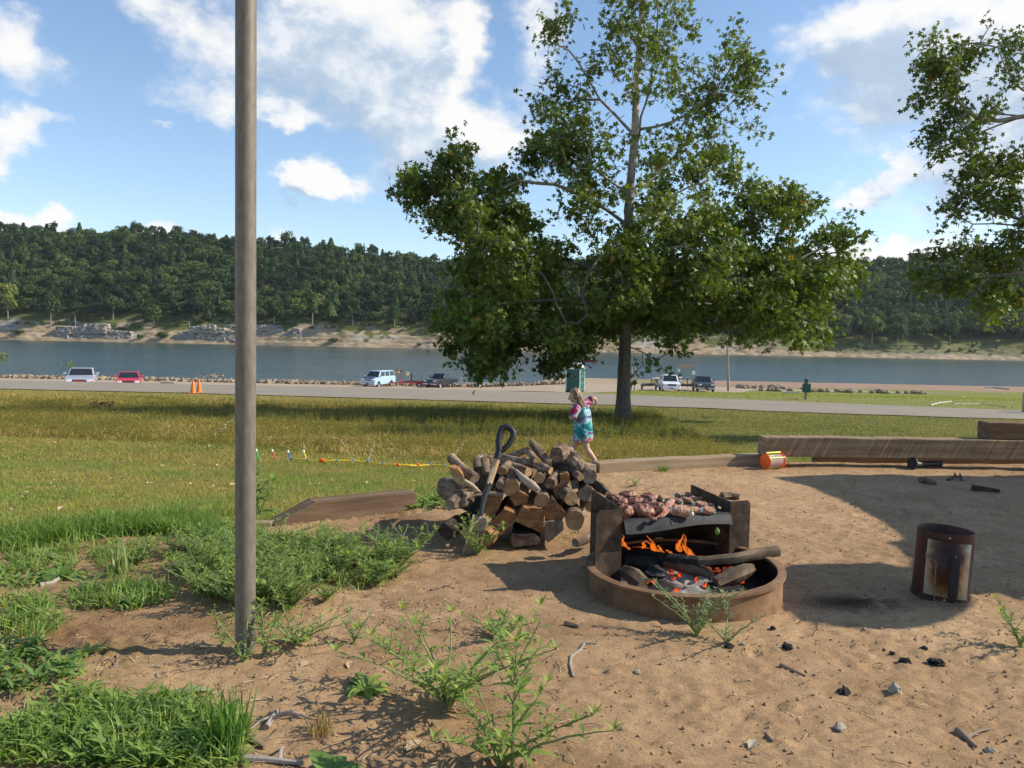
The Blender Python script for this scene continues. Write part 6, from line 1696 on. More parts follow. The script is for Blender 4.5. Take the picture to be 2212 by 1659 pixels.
# shirt: loose tube from shoulders to hem, with folds, plus sleeves
sec = [(gp(1247, 874), .060, .062, .3), (gp(1251, 877), .105, .125, .5), (gp(1256, 884), .122, .158, .2), (gp(1258, 897), .124, .150, .0), (gp(1259, 910), .126, .146, .0), (gp(1260, 923), .130, .150, .0), (gp(1260, 936), .138, .158, .4), (gp(1259, 945), .142, .164, .75), (gp(1258.5, 951), .140, .166, .9)]
vs = []; dy = []; n = 28
for i, (c, rx, ry, q) in enumerate(sec):
    for k in range(n):
        th = 2 * math.pi * k / n; f = 1 + (.05 * math.sin(5 * th + i * .9) + .03 * math.sin(9 * th - i * 1.7)) * (i > 1)
        vs.append((c.x + rx * f * math.cos(th), c.y + ry * f * math.sin(th), c.z + (.008 * math.sin(3 * th + 1) if i == len(sec) - 1 else 0))); dy.append(q * .55)
fs = [(i * n + k, i * n + (k + 1) % n, (i + 1) * n + (k + 1) % n, (i + 1) * n + k) for i in range(len(sec) - 1) for k in range(n)]
def sleeve(pts, rad):
    m2 = MB().tube(pts, rad, 14, cap=False); b = len(vs)
    vs.extend(m2.v); dy.extend([.55] * len(m2.v)); fs.extend([tuple(j + b for j in f) for f in m2.f])
sleeve([gp(1250, 881, -.07), gp(1245, 885, -.13), gp(1240, 893, -.16), gp(1236, 902, -.165)], [.070, .066, .060, .062])
sleeve([gp(1259, 879, .05), gp(1265, 873, .11), gp(1273, 867, .14), gp(1280, 862, .145)], [.075, .068, .062, .066])
so = np_mesh('shirt', np.array([tuple(v) for v in vs]), np.array(fs), tie_dye(), parent=girl, smooth=True, point_attr={'dye': dy})
s = so.modifiers.new('sub', 'SUBSURF'); s.levels = s.render_levels = 1; so.modifiers.new('t', 'SOLIDIFY').thickness = .004
pink = mat('pink_shorts', [(.3, (.55, .16, .24)), (.7, (.72, .50, .54))], scale=14, rough=.9, bump=.1)
MB().tube([gp(1258, 938), gp(1261, 946, -.06), gp(1264, 955.5, -.08)], [.10, .094, .088], 16, cap=False).tube([gp(1257, 938), gp(1250, 946, .06), gp(1245.5, 954.5, .055)], [.10, .092, .084], 16, cap=False).build('shorts', pink, girl)
# long wet hair
hair_m = mat('wet_brown_hair', [(.3, (.13, .070, .035)), (.55, (.25, .145, .072)), (.8, (.40, .255, .135))], scale=40, rough=.45, bump=.4, bscale=120, bdist=.003, stretch=(1.6, 1.6, .25), spec=.5)
hm_ = MB().ell(head + up * .018 - fx * .018, (.088, .086, .094), 20, 14, rot=Matrix((fx, side, up)).transposed())
keep = []
for f in hm_.f:
    c = sum((Vector(hm_.v[j]) for j in f), Vector()) / len(f) - head
    if c.dot(fx) > .034 and c.dot(up) < .052: continue
    if c.dot(up) < -.05: continue
    keep.append(f)
hm_.f = keep; hm_.m = [0] * len(keep)
rr = random.Random(4)
for k in range(46):
    a = rr.uniform(-1.5, 1.5); st = head + up * rr.uniform(-.02, .085) - fx * (.075 * math.cos(a)) + side * (.078 * math.sin(a))
    L = rr.uniform(.16, .37); sw = rr.uniform(-.02, .05)
    q = [st, st + Vector((.018 + sw * .3, rr.uniform(-.02, .0), -.05)), st + Vector((.035 + sw * .8, -.03 + rr.uniform(-.02, .01), -L * .55)), st + Vector((.045 + sw * 1.3 + .12 * L, -.05 + rr.uniform(-.03, .02), -L * 1.05))]
    q = [Vector(p) for p in q]
    hm_.tube(q, [.014, .013, .010, .002], 6)
hm_.build('hair', hair_m, girl, angle=70)
# ------------------------------------------------------------------ small things on lawn and pad
neon_o = mat('neon_orange', (.95, .14, .015), scale=6, rough=.35, bump=0); neon_y = mat('neon_yellow', (.72, .85, .05), scale=6, rough=.35, bump=0)
p = ground(1669, 1013); p.z = 0
rt = thing('bug_cage', 'neon orange toy bug cage with a yellow handle by the timber', 'toy', p, R(26))
for s in (-1, 1):
    MB().tube([(s * .085, 0, .072), (s * .097, 0, .072)], .071, 28).build('end_cap', neon_o, rt, bevel=.003)
    MB().tube([(s * .085, -.0, .135), (s * .085, 0, .152)], .008, 8).build('handle_post', neon_o, rt)
MB().tube([(-.085, 0, .150), (.085, 0, .150)], .009, 10).build('handle', neon_y, rt)
def gauze():
    m, nt, p_, out = _nt('mesh_gauze'); tr = nt.nodes.new('ShaderNodeBsdfTransparent'); mx = nt.nodes.new('ShaderNodeMixShader'); mx.inputs[0].default_value = .35
    p_.inputs['Base Color'].default_value = (.75, .72, .68, 1); p_.inputs['Roughness'].default_value = .7
    nt.links.new(tr.outputs[0], mx.inputs[1]); nt.links.new(p_.outputs[0], mx.inputs[2]); nt.links.new(mx.outputs[0], out.inputs[0]); return m
MB().lathe((0, 0, 0), [(.062, -.085), (.062, .085)], 28).build('mesh_wall', gauze(), rt).matrix_local = Matrix.Translation((0, 0, .072)) @ Matrix.Rotation(R(90), 4, 'Y')
for a in (35, 145, 270): MB().tube([(-.085, .065 * math.cos(R(a)), .072 + .065 * math.sin(R(a))), (.085, .065 * math.cos(R(a)), .072 + .065 * math.sin(R(a)))], .005, 6).build('rib', neon_y, rt)

p = ground(1972, 1013); e = ground(2037, 1010)
rt = thing('flanged_pipe', 'short black plastic pipe with a round flange lying by the heavy beam', 'pipe', p)
dv_ = Vector((e.x - p.x, e.y - p.y + .05, 0)); u = dv_.normalized()
MB().tube([Vector((0, 0, .042)), dv_ * .5 + Vector((0, 0, .036)), dv_ * .97 + Vector((0, 0, .030)), dv_ + Vector((0, 0, .030))], [.030, .028, .028, .026], 20).build('tube', plastic, rt)
MB().tube([dv_ * .95 + Vector((0, 0, .03)), dv_ * .99 + Vector((0, 0, .03))], .031, 20).build('end_collar', plastic, rt)
fl_ = MB().tube([Vector((-.006, 0, .052)) - u * .008, Vector((.0, 0, .050))], [.062, .060], 28).build('flange', plastic, rt, bevel=.003)

# toy sprinkler hose
hc_ = lambda x, y: ((700 + x / 1.7015) * .54, (1600 + y / 1.7015) * .54)
hose_y = mat('yellow_hose', (.80, .55, .03), scale=8, rough=.4, bump=0)
P = [ground(*hc_(a, b)) for (a, b) in ((770, 417), (800, 421), (903, 430), (1000, 434), (1100, 437), (1210, 437), (1313, 440), (1415, 458), (1520, 465), (1600, 468), (1650, 462), (1740, 461), (1835, 471), (1900, 474))]
o0 = P[0].copy(); rt = thing('toy_sprinkler', 'yellow toy sprinkler hose with coloured nozzles lying on the lawn', 'sprinkler', o0)
MB().tube([q - o0 + Vector((0, 0, .045 + .012 * math.sin(i * 1.7))) for i, q in enumerate(P)], .010, 8).build('hose', hose_y, rt)
colz = {'green': (.02, .42, .10), 'red': (.65, .08, .08), 'blue': (.02, .22, .55), 'yellow': (.75, .55, .03)}
cm_ = {k: mat('plastic_' + k, c, scale=6, rough=.35, bump=0) for k, c in colz.items()}
for (bx_, by_, tx_, ty_, c) in ((576, 413, 553, 343, 'green'), (690, 410, 662, 346, 'red'), (799, 421, 770, 352, 'blue'), (903, 430, 875, 350, 'yellow')):
    b = ground(*hc_(bx_, by_)); t = W(*hc_(tx_, ty_), b.y + .02)
    nz_ = MB().tube([b - o0 + Vector((0, 0, -.02)), t - o0], [.013, .012], 8).build('nozzle_tube', cm_[c], rt)
    MB().ell(t - o0, (.02, .02, .026), 8, 6).build('nozzle_tip', mat('tip', (.8, .8, .6), rough=.4, bump=0), nz_)
for i in (2, 4, 5, 6, 7, 11, 12): MB().ell(P[i] - o0 + Vector((0, 0, .055)), (.019, .015, .016), 8, 6).build('joint', cm_['blue'], rt)
for i in (3, 8, 10): MB().ell(P[i] - o0 + Vector((0, 0, .05)), (.044, .03, .034) if i == 3 else (.03, .024, .022), 10, 7, jit=.1, seed=i).build('foot', neon_o, rt)
water_d = mat('water_drops', (.85, .88, .9), scale=9, rough=.1, bump=0)
mb = MB(); rr = random.Random(9)
def jet(a, b, n, sag=0.0, r=.005):
    A = ground(*hc_(*a)); B = W(*hc_(*b), A.y + .3)
    for k in range(n):
        u = (k + rr.uniform(-.3, .3)) / n; q = A.lerp(B, u) + Vector((rr.gauss(0, .012), rr.gauss(0, .03), sag * 4 * u * (1 - u) + .05))
        mb.ell(q, (r * rr.uniform(.5, 1.2),) * 3, 5, 4)
jet((1313, 440), (1350, 310), 36); jet((1835, 470), (1985, 290), 26, r=.005); jet((1210, 437), (1050, 275), 26, .12, .005); jet((1650, 460), (1430, 360), 20, .1, .004)
A = W(*hc_(280, 250), 13.5); B = W(*hc_(400, 135), 13.8)
for k in range(16):
    u = rr.random(); q = A.lerp(B, u) + Vector((rr.gauss(0, .02), rr.gauss(0, .05), .18 * 4 * u * (1 - u) * .3)); mb.ell(q, (.007 * rr.uniform(.5, 1.1),) * 3, 5, 4)
stuff(mb.build('water_spray', water_d), 'thin jets of water drops from the toy sprinkler', 'water')

# sticks, stones and charcoal that can be picked out
twig = mat('dry_twig', [(.3, (.14, .095, .065)), (.6, (.25, .18, .125)), (.8, (.36, .28, .21))], scale=12, rough=.9, bump=.4)
grey_tw = mat('grey_twig', [(.3, (.22, .185, .15)), (.7, (.38, .33, .28))], scale=12, rough=.9, bump=.4)
c4w = lambda x, y: ((1200 + x * .5877) * .54, (2400 + y * .5877) * .54)
c5w = lambda x, y: ((2500 + x * .7215) * .54, (2400 + y * .7215) * .54)
c8w = lambda x, y: ((3400 + x * .4218) * .54, (1900 + y * .4218) * .54)
cLw = lambda x, y: ((x * .5877) * .54, (2500 + y * .5877) * .54)
def stick(label, conv, pts, r, m=twig, name='stick', cat='stick', bend=0.0, forks=()):
    P = [ground(*conv(a, b)) for (a, b) in pts]; o0 = P[0].copy()
    q = [v - o0 + Vector((0, 0, r * .8 + bend * math.sin(math.pi * i / max(1, len(P) - 1)))) for i, v in enumerate(P)]
    mb = MB().tube(q, [r * (1.1 - .5 * i / max(1, len(q) - 1)) for i in range(len(q))], 8, jit=.15, seed=len(label))
    for (i, a, b, h_) in forks:
        e_ = ground(*conv(a, b)) - o0; mb.tube([q[i], q[i].lerp(e_, .5) + Vector((0, 0, h_)), e_ + Vector((0, 0, h_ * .4))], [r * .6, r * .45, r * .25], 6)
    o = mb.build(name, m); o.location = o0; tag(o, label, cat); return o
stick('twisted grey twig lying on the dirt between the tall weed and the fire ring', c4w, [(2015, 310), (1935, 305), (1910, 350), (1845, 395), (1838, 450), (1862, 530)], .006, grey_tw)
stick('dark straight stick on the dirt in front of the fire ring', c5w, [(860, 368), (930, 400), (1000, 430)], .006)
stick('short stubby stick with a pale curved twig near the bottom right corner', c5w, [(1842, 738), (1890, 785), (1940, 832)], .010, forks=((1, 1960, 760, .01), (1, 2045, 722, .01)))
stick('stub of a twig at the bottom edge right of centre', c5w, [(783, 755), (820, 797)], .008)
stick('short brown stick right of the ring shadow', c4w, [(1800, 175), (1900, 195)], .010, bark_tan)
stick('curved grey root standing up left of the pole base', cLw, [(760, 315), (790, 290), (800, 250), (795, 205)], .006, forks=((0, 720, 290, .0), (1, 690, 265, .02)))
stick('thin forked twig on the dirt right of the grass clump', cLw, [(1810, 720), (1860, 640), (1890, 600)], .009, grey_tw, forks=((1, 1700, 720, .01), (1, 2100, 650, .02)))
stick('long grey branch lying along the bottom edge right of the grass clump', cLw, [(1620, 935), (1760, 945), (1900, 950), (2060, 965)], .011, grey_tw, forks=((2, 1930, 850, .02), (1, 1560, 890, .01)))
stick('brown stick beside the grass clump near the bottom', cLw, [(1680, 760), (1740, 820), (1800, 855)], .009)
stick('pale stick on the dirt left of the weed patch', lambda x, y: (x * .4973 * .54, (1900 + y * .4973) * .54), [(320, 905), (420, 885), (505, 830)], .012, grey_tw)
stick('short round log lying in the shade right of the grill', c8w, [(655, 70), (730, 75), (805, 100)], .026, bark_tan, 'log', 'log')
stick('flat dark bark log lying in the shade near the right edge', c8w, [(1155, 150), (1290, 160), (1420, 178)], .024, bark_d, 'log', 'log')
stick('spiky dead branch lying in the shade at the upper right', c8w, [(930, 55), (1000, 15), (1050, 20), (1065, 60)], .010, dark_steel, forks=((1, 980, 60, .05), (2, 1030, 60, .05)))
stick('pale twig behind the cooking grill beside the timber', lambda x, y: ((2300 + x * .452) * .54, (1850 + y * .452) * .54), [(1300, 330), (1380, 325), (1460, 335)], .030, bark_tan, 'log', 'log')
stick('pair of dry crossed twigs on the dirt left of the ring shadow', lambda x, y: ((1000 + x * .4822) * .54, (1800 + y * .4822) * .54), [(1500, 1170), (1600, 1140), (1675, 1115)], .006, forks=((1, 1690, 1160, .01),))
stone_m = mat('pad_stone', [(.3, (.30, .25, .19)), (.7, (.48, .41, .32))], scale=9, rough=.9, bump=.5, kind='Generated'); pale_st = mat('pale_stone', [(.3, (.30, .235, .165)), (.7, (.42, .35, .265))], scale=9, rough=.9, bump=.4, kind='Generated')
coal_m = mat('charcoal', [(.3, (.008, .008, .009)), (.7, (.04, .038, .038))], scale=20, rough=.8, bump=.9, bscale=40, kind='Generated', bdist=.02)
def lump(name, label, cat, conv, x, y, r, m, seed, jit=.25, flat=.6):
    p_ = ground(*conv(x, y)); r *= .68; o = MB().ell((0, 0, 0), (r, r * .8, r * flat), 10, 7, jit=jit, seed=seed).build(name, m, smooth=False)
    o.location = p_ + Vector((0, 0, r * flat * .5)); o.rotation_euler = (0, 0, seed); tag(o, label, cat)
lump('stone', 'grey stone at the foot of the weed in front of the fire ring', 'stone', c5w, 652, 255, .024, pale_st, 1)
lump('stone', 'upright tan rock casting a shadow on the bare dirt at lower right', 'stone', c5w, 1495, 520, .034, stone_m, 2, .3, .9)
lump('stone', 'small pale stone on the dirt right of the tall weed', 'stone', c5w, 68, 405, .018, pale_st, 3)
lump('stone', 'dark crumbly stone near the bottom right of the tall weed', 'stone', c5w, 1190, 718, .030, stone_m, 4)
lump('stone', 'round pebble in front of the ring shadow on the right', 'stone', c5w, 1330, 165, .014, stone_m, 5)
lump('stone', 'flat grey stone lying at the bottom right corner', 'stone', c5w, 2025, 850, .022, pale_st, 6)
for k, (x, y, r, lab) in enumerate(((820, 168, .026, 'black charcoal piece lying right of the fire ring base'), (900, 275, .034, 'large charcoal lump in front of the fire ring at right'), (885, 243, .012, 'tiny charcoal bit above the large charcoal lump'), (578, 268, .030, 'charcoal lump beside the grey stone below the ring weed'), (1552, 350, .034, 'left charcoal lump of the pair on the open dirt'),
    (1705, 352, .030, 'charcoal lump with white flecks at the right of the pair'), (1748, 362, .032, 'outermost charcoal lump on the right of the pair'), (1660, 276, .022, 'charcoal piece lying above the pair of lumps'), (1480, 298, .016, 'small charcoal crumb left above the pair of lumps'), (1215, 522, .036, 'crushed charcoal patch in the middle of the bare dirt'))):
    lump('charcoal', lab, 'charcoal', c5w, x, y, r, coal_m, 20 + k, .3, .55)
leaf_dry = mat('dry_leaf', [(.3, (.25, .17, .10)), (.7, (.42, .31, .20))], scale=9, rough=.8, bump=.2)
def dryleaf(label, conv, x, y, s, m=leaf_dry):
    p_ = ground(*conv(x, y)); a = random.uniform(0, 6)
    o = MB().add([(0, -1, .1), (.5, -.4, .35), (.55, .3, .3), (.15, 1, .15), (0, .2, .05), (-.4, .4, .3), (-.5, -.3, .4)], [(0, 1, 2, 4), (4, 2, 3), (0, 4, 5, 6), (4, 3, 5)]).build('dry_leaf', m, smooth=False)
    o.scale = (s, s, s); o.rotation_euler = (.1, .1, a); o.location = p_; o.modifiers.new('t', 'SOLIDIFY').thickness = .04; tag(o, label, 'leaf')
dryleaf('curled grey-brown leaf on the dirt at the bottom centre', c4w, 790, 1005, .045)
dryleaf('brown dry leaf on the dirt right of the pole', c4w, 45, 445, .030)
dryleaf('tan folded leaf beside the rosette weed', c4w, 340, 455, .030)
dryleaf('pale torn leaf near the bottom edge right of the tall weed', c5w, 705, 805, .028, pale_st)
dryleaf('tan leaf among the leafy weeds at the bottom left', cLw, 1320, 770, .035)
dryleaf('red-brown leaf on the lawn behind the weathered timber', lambda x, y: ((1000 + x * .4822) * .54, (1800 + y * .4822) * .54), 795, 355, .05, mat('red_leaf', (.40, .13, .05), rough=.8, bump=0))
# dry leaf heap on the lawn
mb = MB(); rr = random.Random(3)
for k in range(90):
    q = ground(195 + rr.random() * 52, 893 - rr.random() * 12 + 0, 10, 40); s = rr.uniform(.06, .13); a = rr.uniform(0, 6.28); t = rr.uniform(-.6, .6)
    M = Matrix.Translation(q + Vector((0, 0, .10 + rr.random() * .16))) @ Euler((t, rr.uniform(-.6, .6), a)).to_matrix().to_4x4()
    mb.add([M @ Vector(v) for v in ((0, -s, 0), (s * .6, 0, .02), (0, s, 0), (-s * .6, 0, .02))], [(0, 1, 2, 3)])
stuff(mb.build('dead_leaves', mat('orange_dead_leaf', [(.3, (.33, .13, .04)), (.7, (.52, .26, .09))], scale=9, rough=.8, bump=0), smooth=False), 'patch of orange dead leaves in the dry grass on the left', 'leaves')

mb = MB(); rr = random.Random(31)
for k in range(170):
    y = rr.uniform(5.5, 15); x = rr.uniform(-.72 * y, .1 * y); q = on_ground(x, y, .03); s = rr.uniform(.015, .04); a = rr.uniform(0, 6.28)
    if float(grass_mask(x, y)) < .5: continue
    M = Matrix.Translation(q) @ Euler((rr.uniform(-.4, .4), rr.uniform(-.4, .4), a)).to_matrix().to_4x4()
    mb.add([M @ Vector(v) for v in ((0, -s, 0), (s * .7, 0, .01), (0, s, 0), (-s * .7, 0, .01))], [(0, 1, 2, 3)])
stuff(mb.build('fallen_leaves', mat('tan_fallen_leaf', [(.3, (.30, .17, .07)), (.7, (.55, .42, .24))], scale=3, rough=.8, bump=0), smooth=False), 'small tan and orange fallen leaves dotted over the mown lawn', 'leaves')
# loose crumbs of soil, pebbles and straw over the pad
rg = np.random.default_rng(88)
ico = MB().ell((0, 0, 0), (1, 1, .7), 6, 4, jit=.25, seed=2); iv = np.array(ico.v); 
def scatter_lumps(name, n, rmin, rmax, m, label, cat, region, seed):
    rg = np.random.default_rng(seed); tri = [f for f in ico.f if len(f) == 3]; qd = [f for f in ico.f if len(f) == 4]
    X = []; 
    while len(X) < n:
        x = rg.uniform(-3.2, 6.0); y = 1.75 + 6.2 * rg.random() ** 1.6
        if region(x, y): X.append((x, y))
    X = np.array(X); z = gz(X[:, 0], X[:, 1], True); s = rmin + (rmax - rmin) * rg.random(n) ** 3.5
    th = rg.uniform(0, 6.28, n); c, s_ = np.cos(th), np.sin(th)
    sc = rg.uniform(.7, 1.3, (n, 3)) * s[:, None]
    L = iv[None] * sc[:, None, :]
    V = np.stack([L[..., 0] * c[:, None] - L[..., 1] * s_[:, None] + X[:, 0:1], L[..., 0] * s_[:, None] + L[..., 1] * c[:, None] + X[:, 1:2], L[..., 2] + (z + s * .25)[:, None]], -1)
    k = len(iv); base = (np.arange(n) * k)[:, None, None]
    F3 = (base + np.array(tri)[None]).reshape(-1, 3); F4 = (base + np.array(qd)[None]).reshape(-1, 4)
    stuff(np_mesh(name, V.reshape(-1, 3), [F3, F4], m, face_attr={'rnd': np.concatenate([np.repeat(rg.random(n), len(tri)), np.repeat(rg.random(n), len(qd))])}), label, cat)
def rnd_mat(name, stops, rough=.9):
    m, nt, p_, out = _nt(name); a = nt.nodes.new('ShaderNodeAttribute'); a.attribute_name = 'rnd'; r = ramp(nt, stops, a.outputs['Fac']); nt.links.new(r.outputs[0], p_.inputs['Base Color']); p_.inputs['Roughness'].default_value = rough; p_.inputs['Specular IOR Level'].default_value = .2; return m
padm = lambda x, y: y < float(pad_edge(x)) - .05 and (x - RC.x) ** 2 + (y - RC.y) ** 2 > .27
scatter_lumps('gravel', 24000, .0014, .0065, rnd_mat('soil_crumbs', [(0, (.20, .125, .07)), (.5, (.33, .215, .12)), (.93, (.38, .26, .155)), (1, (.48, .38, .27))]), 'crumbs of soil and small pebbles scattered over the bare pad', 'pebbles', padm, 12)
def scatter_straw(name, n, m, label, cat, region, seed, L0, L1, w):
    rg = np.random.default_rng(seed); X = []
    while len(X) < n:
        x = rg.uniform(-3.2, 6.0); y = 1.75 + 6.2 * rg.random() ** 1.5
        if region(x, y): X.append((x, y))
    X = np.array(X); L = rg.uniform(L0, L1, n); th = rg.uniform(0, 6.28, n); z0 = gz(X[:, 0], X[:, 1], True) + .004
    e = X + np.stack([np.cos(th), np.sin(th)], 1) * L[:, None]; mid = (X + e) / 2 + rg.normal(size=(n, 2)) * L[:, None] * .08
    z1 = gz(e[:, 0], e[:, 1], True) + .004; zm = gz(mid[:, 0], mid[:, 1], True) + .006 + rg.random(n) * .006
    pz = np.stack([-np.sin(th), np.cos(th)], 1) * (w * rg.uniform(.6, 1.4, (n, 1)))
    rows_ = []
    for (q, zz, f) in ((X, z0, 1), (mid, zm, 1), (e, z1, .4)):
        rows_.append(np.concatenate([q - pz * f, zz[:, None]], 1)); rows_.append(np.concatenate([q, (zz + w * 1.2)[:, None]], 1)); rows_.append(np.concatenate([q + pz * f, zz[:, None]], 1))
    V = np.stack(rows_, 1); b = (np.arange(n) * 9)[:, None]
    F = np.concatenate([b + np.array([[0, 3, 4, 1]]), b + np.array([[1, 4, 5, 2]]), b + np.array([[3, 6, 7, 4]]), b + np.array([[4, 7, 8, 5]])])
    stuff(np_mesh(name, V.reshape(-1, 3), F, m, face_attr={'rnd': np.tile(rg.random(n), 4)}), label, cat)
straw = rnd_mat('straw_litter', [(0, (.09, .06, .04)), (.4, (.20, .14, .09)), (.8, (.34, .26, .17)), (1, (.48, .40, .28))])
scatter_straw('twig_litter', 4200, straw, 'dry twigs and straw littering the bare dirt', 'twigs', lambda x, y: padm(x, y) and (rg.random() < (.9 if (x < .2 and y < 3.6) else .16) or y > float(pad_edge(x)) - .45), 13, .015, .075, .0014)
# ------------------------------------------------------------------ grass
def blades(name, X, h, w, m, label, seed, lean=.45, tone=None, segs=2):
    n = len(X); rg = np.random.default_rng(seed); z = gz(X[:, 0], X[:, 1])
    h = np.broadcast_to(h, n) * rg.uniform(.55, 1.25, n); w = np.broadcast_to(w, n) * rg.uniform(.7, 1.3, n)
    th = rg.uniform(0, 6.28, n); d = np.stack([np.cos(th), np.sin(th), np.zeros(n)], 1); s = np.stack([-np.sin(th), np.cos(th), np.zeros(n)], 1)
    ph = rg.uniform(0, 6.28, n); s = np.stack([np.cos(ph), np.sin(ph), np.zeros(n)], 1)
    P0 = np.concatenate([X, (z - .01)[:, None]], 1); ln = np.abs(rg.normal(size=n)) * lean * h
    P1 = P0 + d * (ln * .35)[:, None] + np.array([0, 0, 1]) * (h * .6)[:, None]; P2 = P0 + d * ln[:, None] + np.array([0, 0, 1]) * (h * (1 - .25 * np.minimum(1, ln / h)))[:, None]
    ws = s * w[:, None]
    V = np.stack([P0 - ws * .5, P0 + ws * .5, P1 + ws * .4, P1 - ws * .4, P2], 1); b = (np.arange(n) * 5)[:, None]
    Q = b + np.array([[0, 1, 2, 3]]); T = b + np.array([[3, 2, 4]])
    if tone is None: tone = np.full(n, .5)
    a = np.clip(tone + rg.normal(size=n) * .14, 0, 1)
    return stuff(np_mesh(name, V.reshape(-1, 3), [Q, T], m, face_attr={'rnd': np.concatenate([a, a])}), label, 'grass')
def in_fan(n, y0, y1, seed, pw=1.0, k=.72, pad=.5):
    rg = np.random.default_rng(seed); u = rg.random(n)
    y = (y0 ** (2 * pw) + u * (y1 ** (2 * pw) - y0 ** (2 * pw))) ** (1 / (2 * pw)); x = rg.uniform(-1, 1, n) * (k * y + pad)
    return np.stack([x, y], 1)
g_lawn = leaf_mat('lawn_blades', [(0, (.42, .32, .11)), (.3, (.38, .33, .095)), (.6, (.285, .32, .075)), (1, (.165, .285, .055))], trans=.36, rough=.55, spec=.2)
g_dry = leaf_mat('dry_blades', [(0, (.42, .30, .105)), (.35, (.40, .31, .09)), (.7, (.25, .24, .06)), (1, (.105, .155, .038))], trans=.20, rough=.6, spec=.15)
g_lush = leaf_mat('lush_blades', [(0, (.21, .24, .06)), (.5, (.145, .255, .045)), (1, (.085, .19, .035))], trans=.38, rough=.45, spec=.3)
X = in_fan(390000, 4.0, 16.5, 31, .52); m_ = grass_mask(X[:, 0], X[:, 1]); X = X[np.random.default_rng(1).random(len(X)) < m_ * .97 * (.45 + .55 * sstep(.36, .5, vnoise(X[:, 0] * 9, X[:, 1] * 9, 606)))]
tone = .50 + (fbm(X[:, 0] * 1.2, X[:, 1] * 1.2, 601, 4) - .5) * 1.1 + (fbm(X[:, 0] * 6, X[:, 1] * 6, 605, 2) - .5) * .5 + .14 * sstep(9, 6, X[:, 1])
blades('lawn_grass', X, .042 + .02 * fbm(X[:, 0] * 2, X[:, 1] * 2, 611, 2), .0048, g_lawn, 'short mown olive grass of the lawn beyond the pad', 32, .8, tone)
X = in_fan(250000, 11.5, 40, 33, .62, .74, 1)
edge = np.where(X[:, 0] < 2, 12.6 + 1.2 * (fbm(X[:, 0] * .6, X[:, 1] * .1, 621, 3) - .5) * 2, 14.5)
mown_r = (X[:, 0] > 4.5 + (X[:, 1] - 14) * .12)
X = X[(X[:, 1] < road_near(X[:, 0]) - .2)]; 
edge = np.interp(X[:, 0], [-10, -6, 0, 3], [15.8, 15.2, 12.4, 12.6]) + 1.6 * (fbm(X[:, 0] * .6, X[:, 1] * .1, 621, 3) - .5); mown_r = X[:, 0] > 4.0 + (X[:, 1] - 14) * .10
verge = X[:, 1] > road_near(X[:, 0]) - 3.2
tall = (X[:, 1] > edge) & ~mown_r & ~verge
hh = np.where(tall, .08 + .12 * fbm(X[:, 0] * .9, X[:, 1] * .9, 631, 3), .065)
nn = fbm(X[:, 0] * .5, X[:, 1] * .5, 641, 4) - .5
tone = np.where(tall, .44 - .34 * sstep(4.5, 1.5, X[:, 1] - edge) + nn * 1.3 + .5 * (fbm(X[:, 0] * 2.5, X[:, 1] * 2.5, 643, 2) - .5) + .46 * sstep(15, 21, X[:, 1]) * sstep(-11, -5, X[:, 0]) * sstep(-9, -2, X[:, 0]), .45 + nn * .7 + .2 * mown_r)  # greener and darker where the sycamore's shade falls, put into the blade tone
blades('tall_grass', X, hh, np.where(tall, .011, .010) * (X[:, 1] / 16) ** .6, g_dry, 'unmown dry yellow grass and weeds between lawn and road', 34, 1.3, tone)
# weedy clumps in the tall grass: small upright leafy stems
def weed_sprigs(name, X, h, m, label, seed, leaf=.03, k=10, tone=.6):
    rg = np.random.default_rng(seed); n = len(X); z = gz(X[:, 0], X[:, 1]); P = []; A = []; S = []
    hh = h * rg.uniform(.5, 1.3, n); lx = rg.normal(size=(n, 2)) * .12
    for q in range(k):
        t = (q + 1) / k; th = rg.uniform(0, 6.28, n); r = leaf * 1.0 * (1.15 - t * .6)
        c = np.stack([X[:, 0] + lx[:, 0] * t * hh + np.cos(th) * r, X[:, 1] + lx[:, 1] * t * hh + np.sin(th) * r, z + hh * t], 1)
        P.append(c); A.append(np.stack([np.cos(th), np.sin(th), np.full(n, .25)], 1)); S.append(np.full(n, leaf * (1.2 - .5 * t)))
    P = np.concatenate(P); D = np.concatenate(A); S = np.concatenate(S)[:, None]; D /= np.linalg.norm(D, axis=1, keepdims=True); B = np.cross(D, np.array([0, 0, 1.0])); N = len(P)
    up = np.array([0, 0, 1.0])
    V = np.stack([P - D * S, P + B * S * .38 + up * S * .15, P + D * S * 1.2 - up * S * .3, P - B * S * .38 + up * S * .15], 1)
    st = np.stack([np.concatenate([X - [.003, 0], z[:, None]], 1), np.concatenate([X + [.003, 0], z[:, None]], 1), np.concatenate([X + lx * hh[:, None], (z + hh)[:, None]], 1)], 1)
    F = np.arange(N * 4).reshape(-1, 4); F3 = N * 4 + np.arange(n * 3).reshape(-1, 3); a = np.clip(tone + rg.normal(size=N) * .15, 0, 1)
    return stuff(np_mesh(name, np.concatenate([V.reshape(-1, 3), st.reshape(-1, 3)]), [F, F3], m, face_attr={'rnd': np.concatenate([a, np.full(n, .3)])}), label, 'weeds')
X = in_fan(26000, 12.4, 33, 35, .8, .72, 0)
cl = fbm(X[:, 0] * .8, X[:, 1] * .8, 651, 3); X = X[(X[:, 1] > np.interp(X[:, 0], [-10, -6, 0, 3], [15.4, 14.9, 12.3, 12.5])) & (cl > .40) & (X[:, 0] < 4 + (X[:, 1] - 14) * .10) & (X[:, 1] < road_near(X[:, 0]) - 3)][:14000]
weed_sprigs('tall_weeds', X, .27, g_dry, 'leafy weeds standing up out of the dry grass', 36, .034, 9, .62)
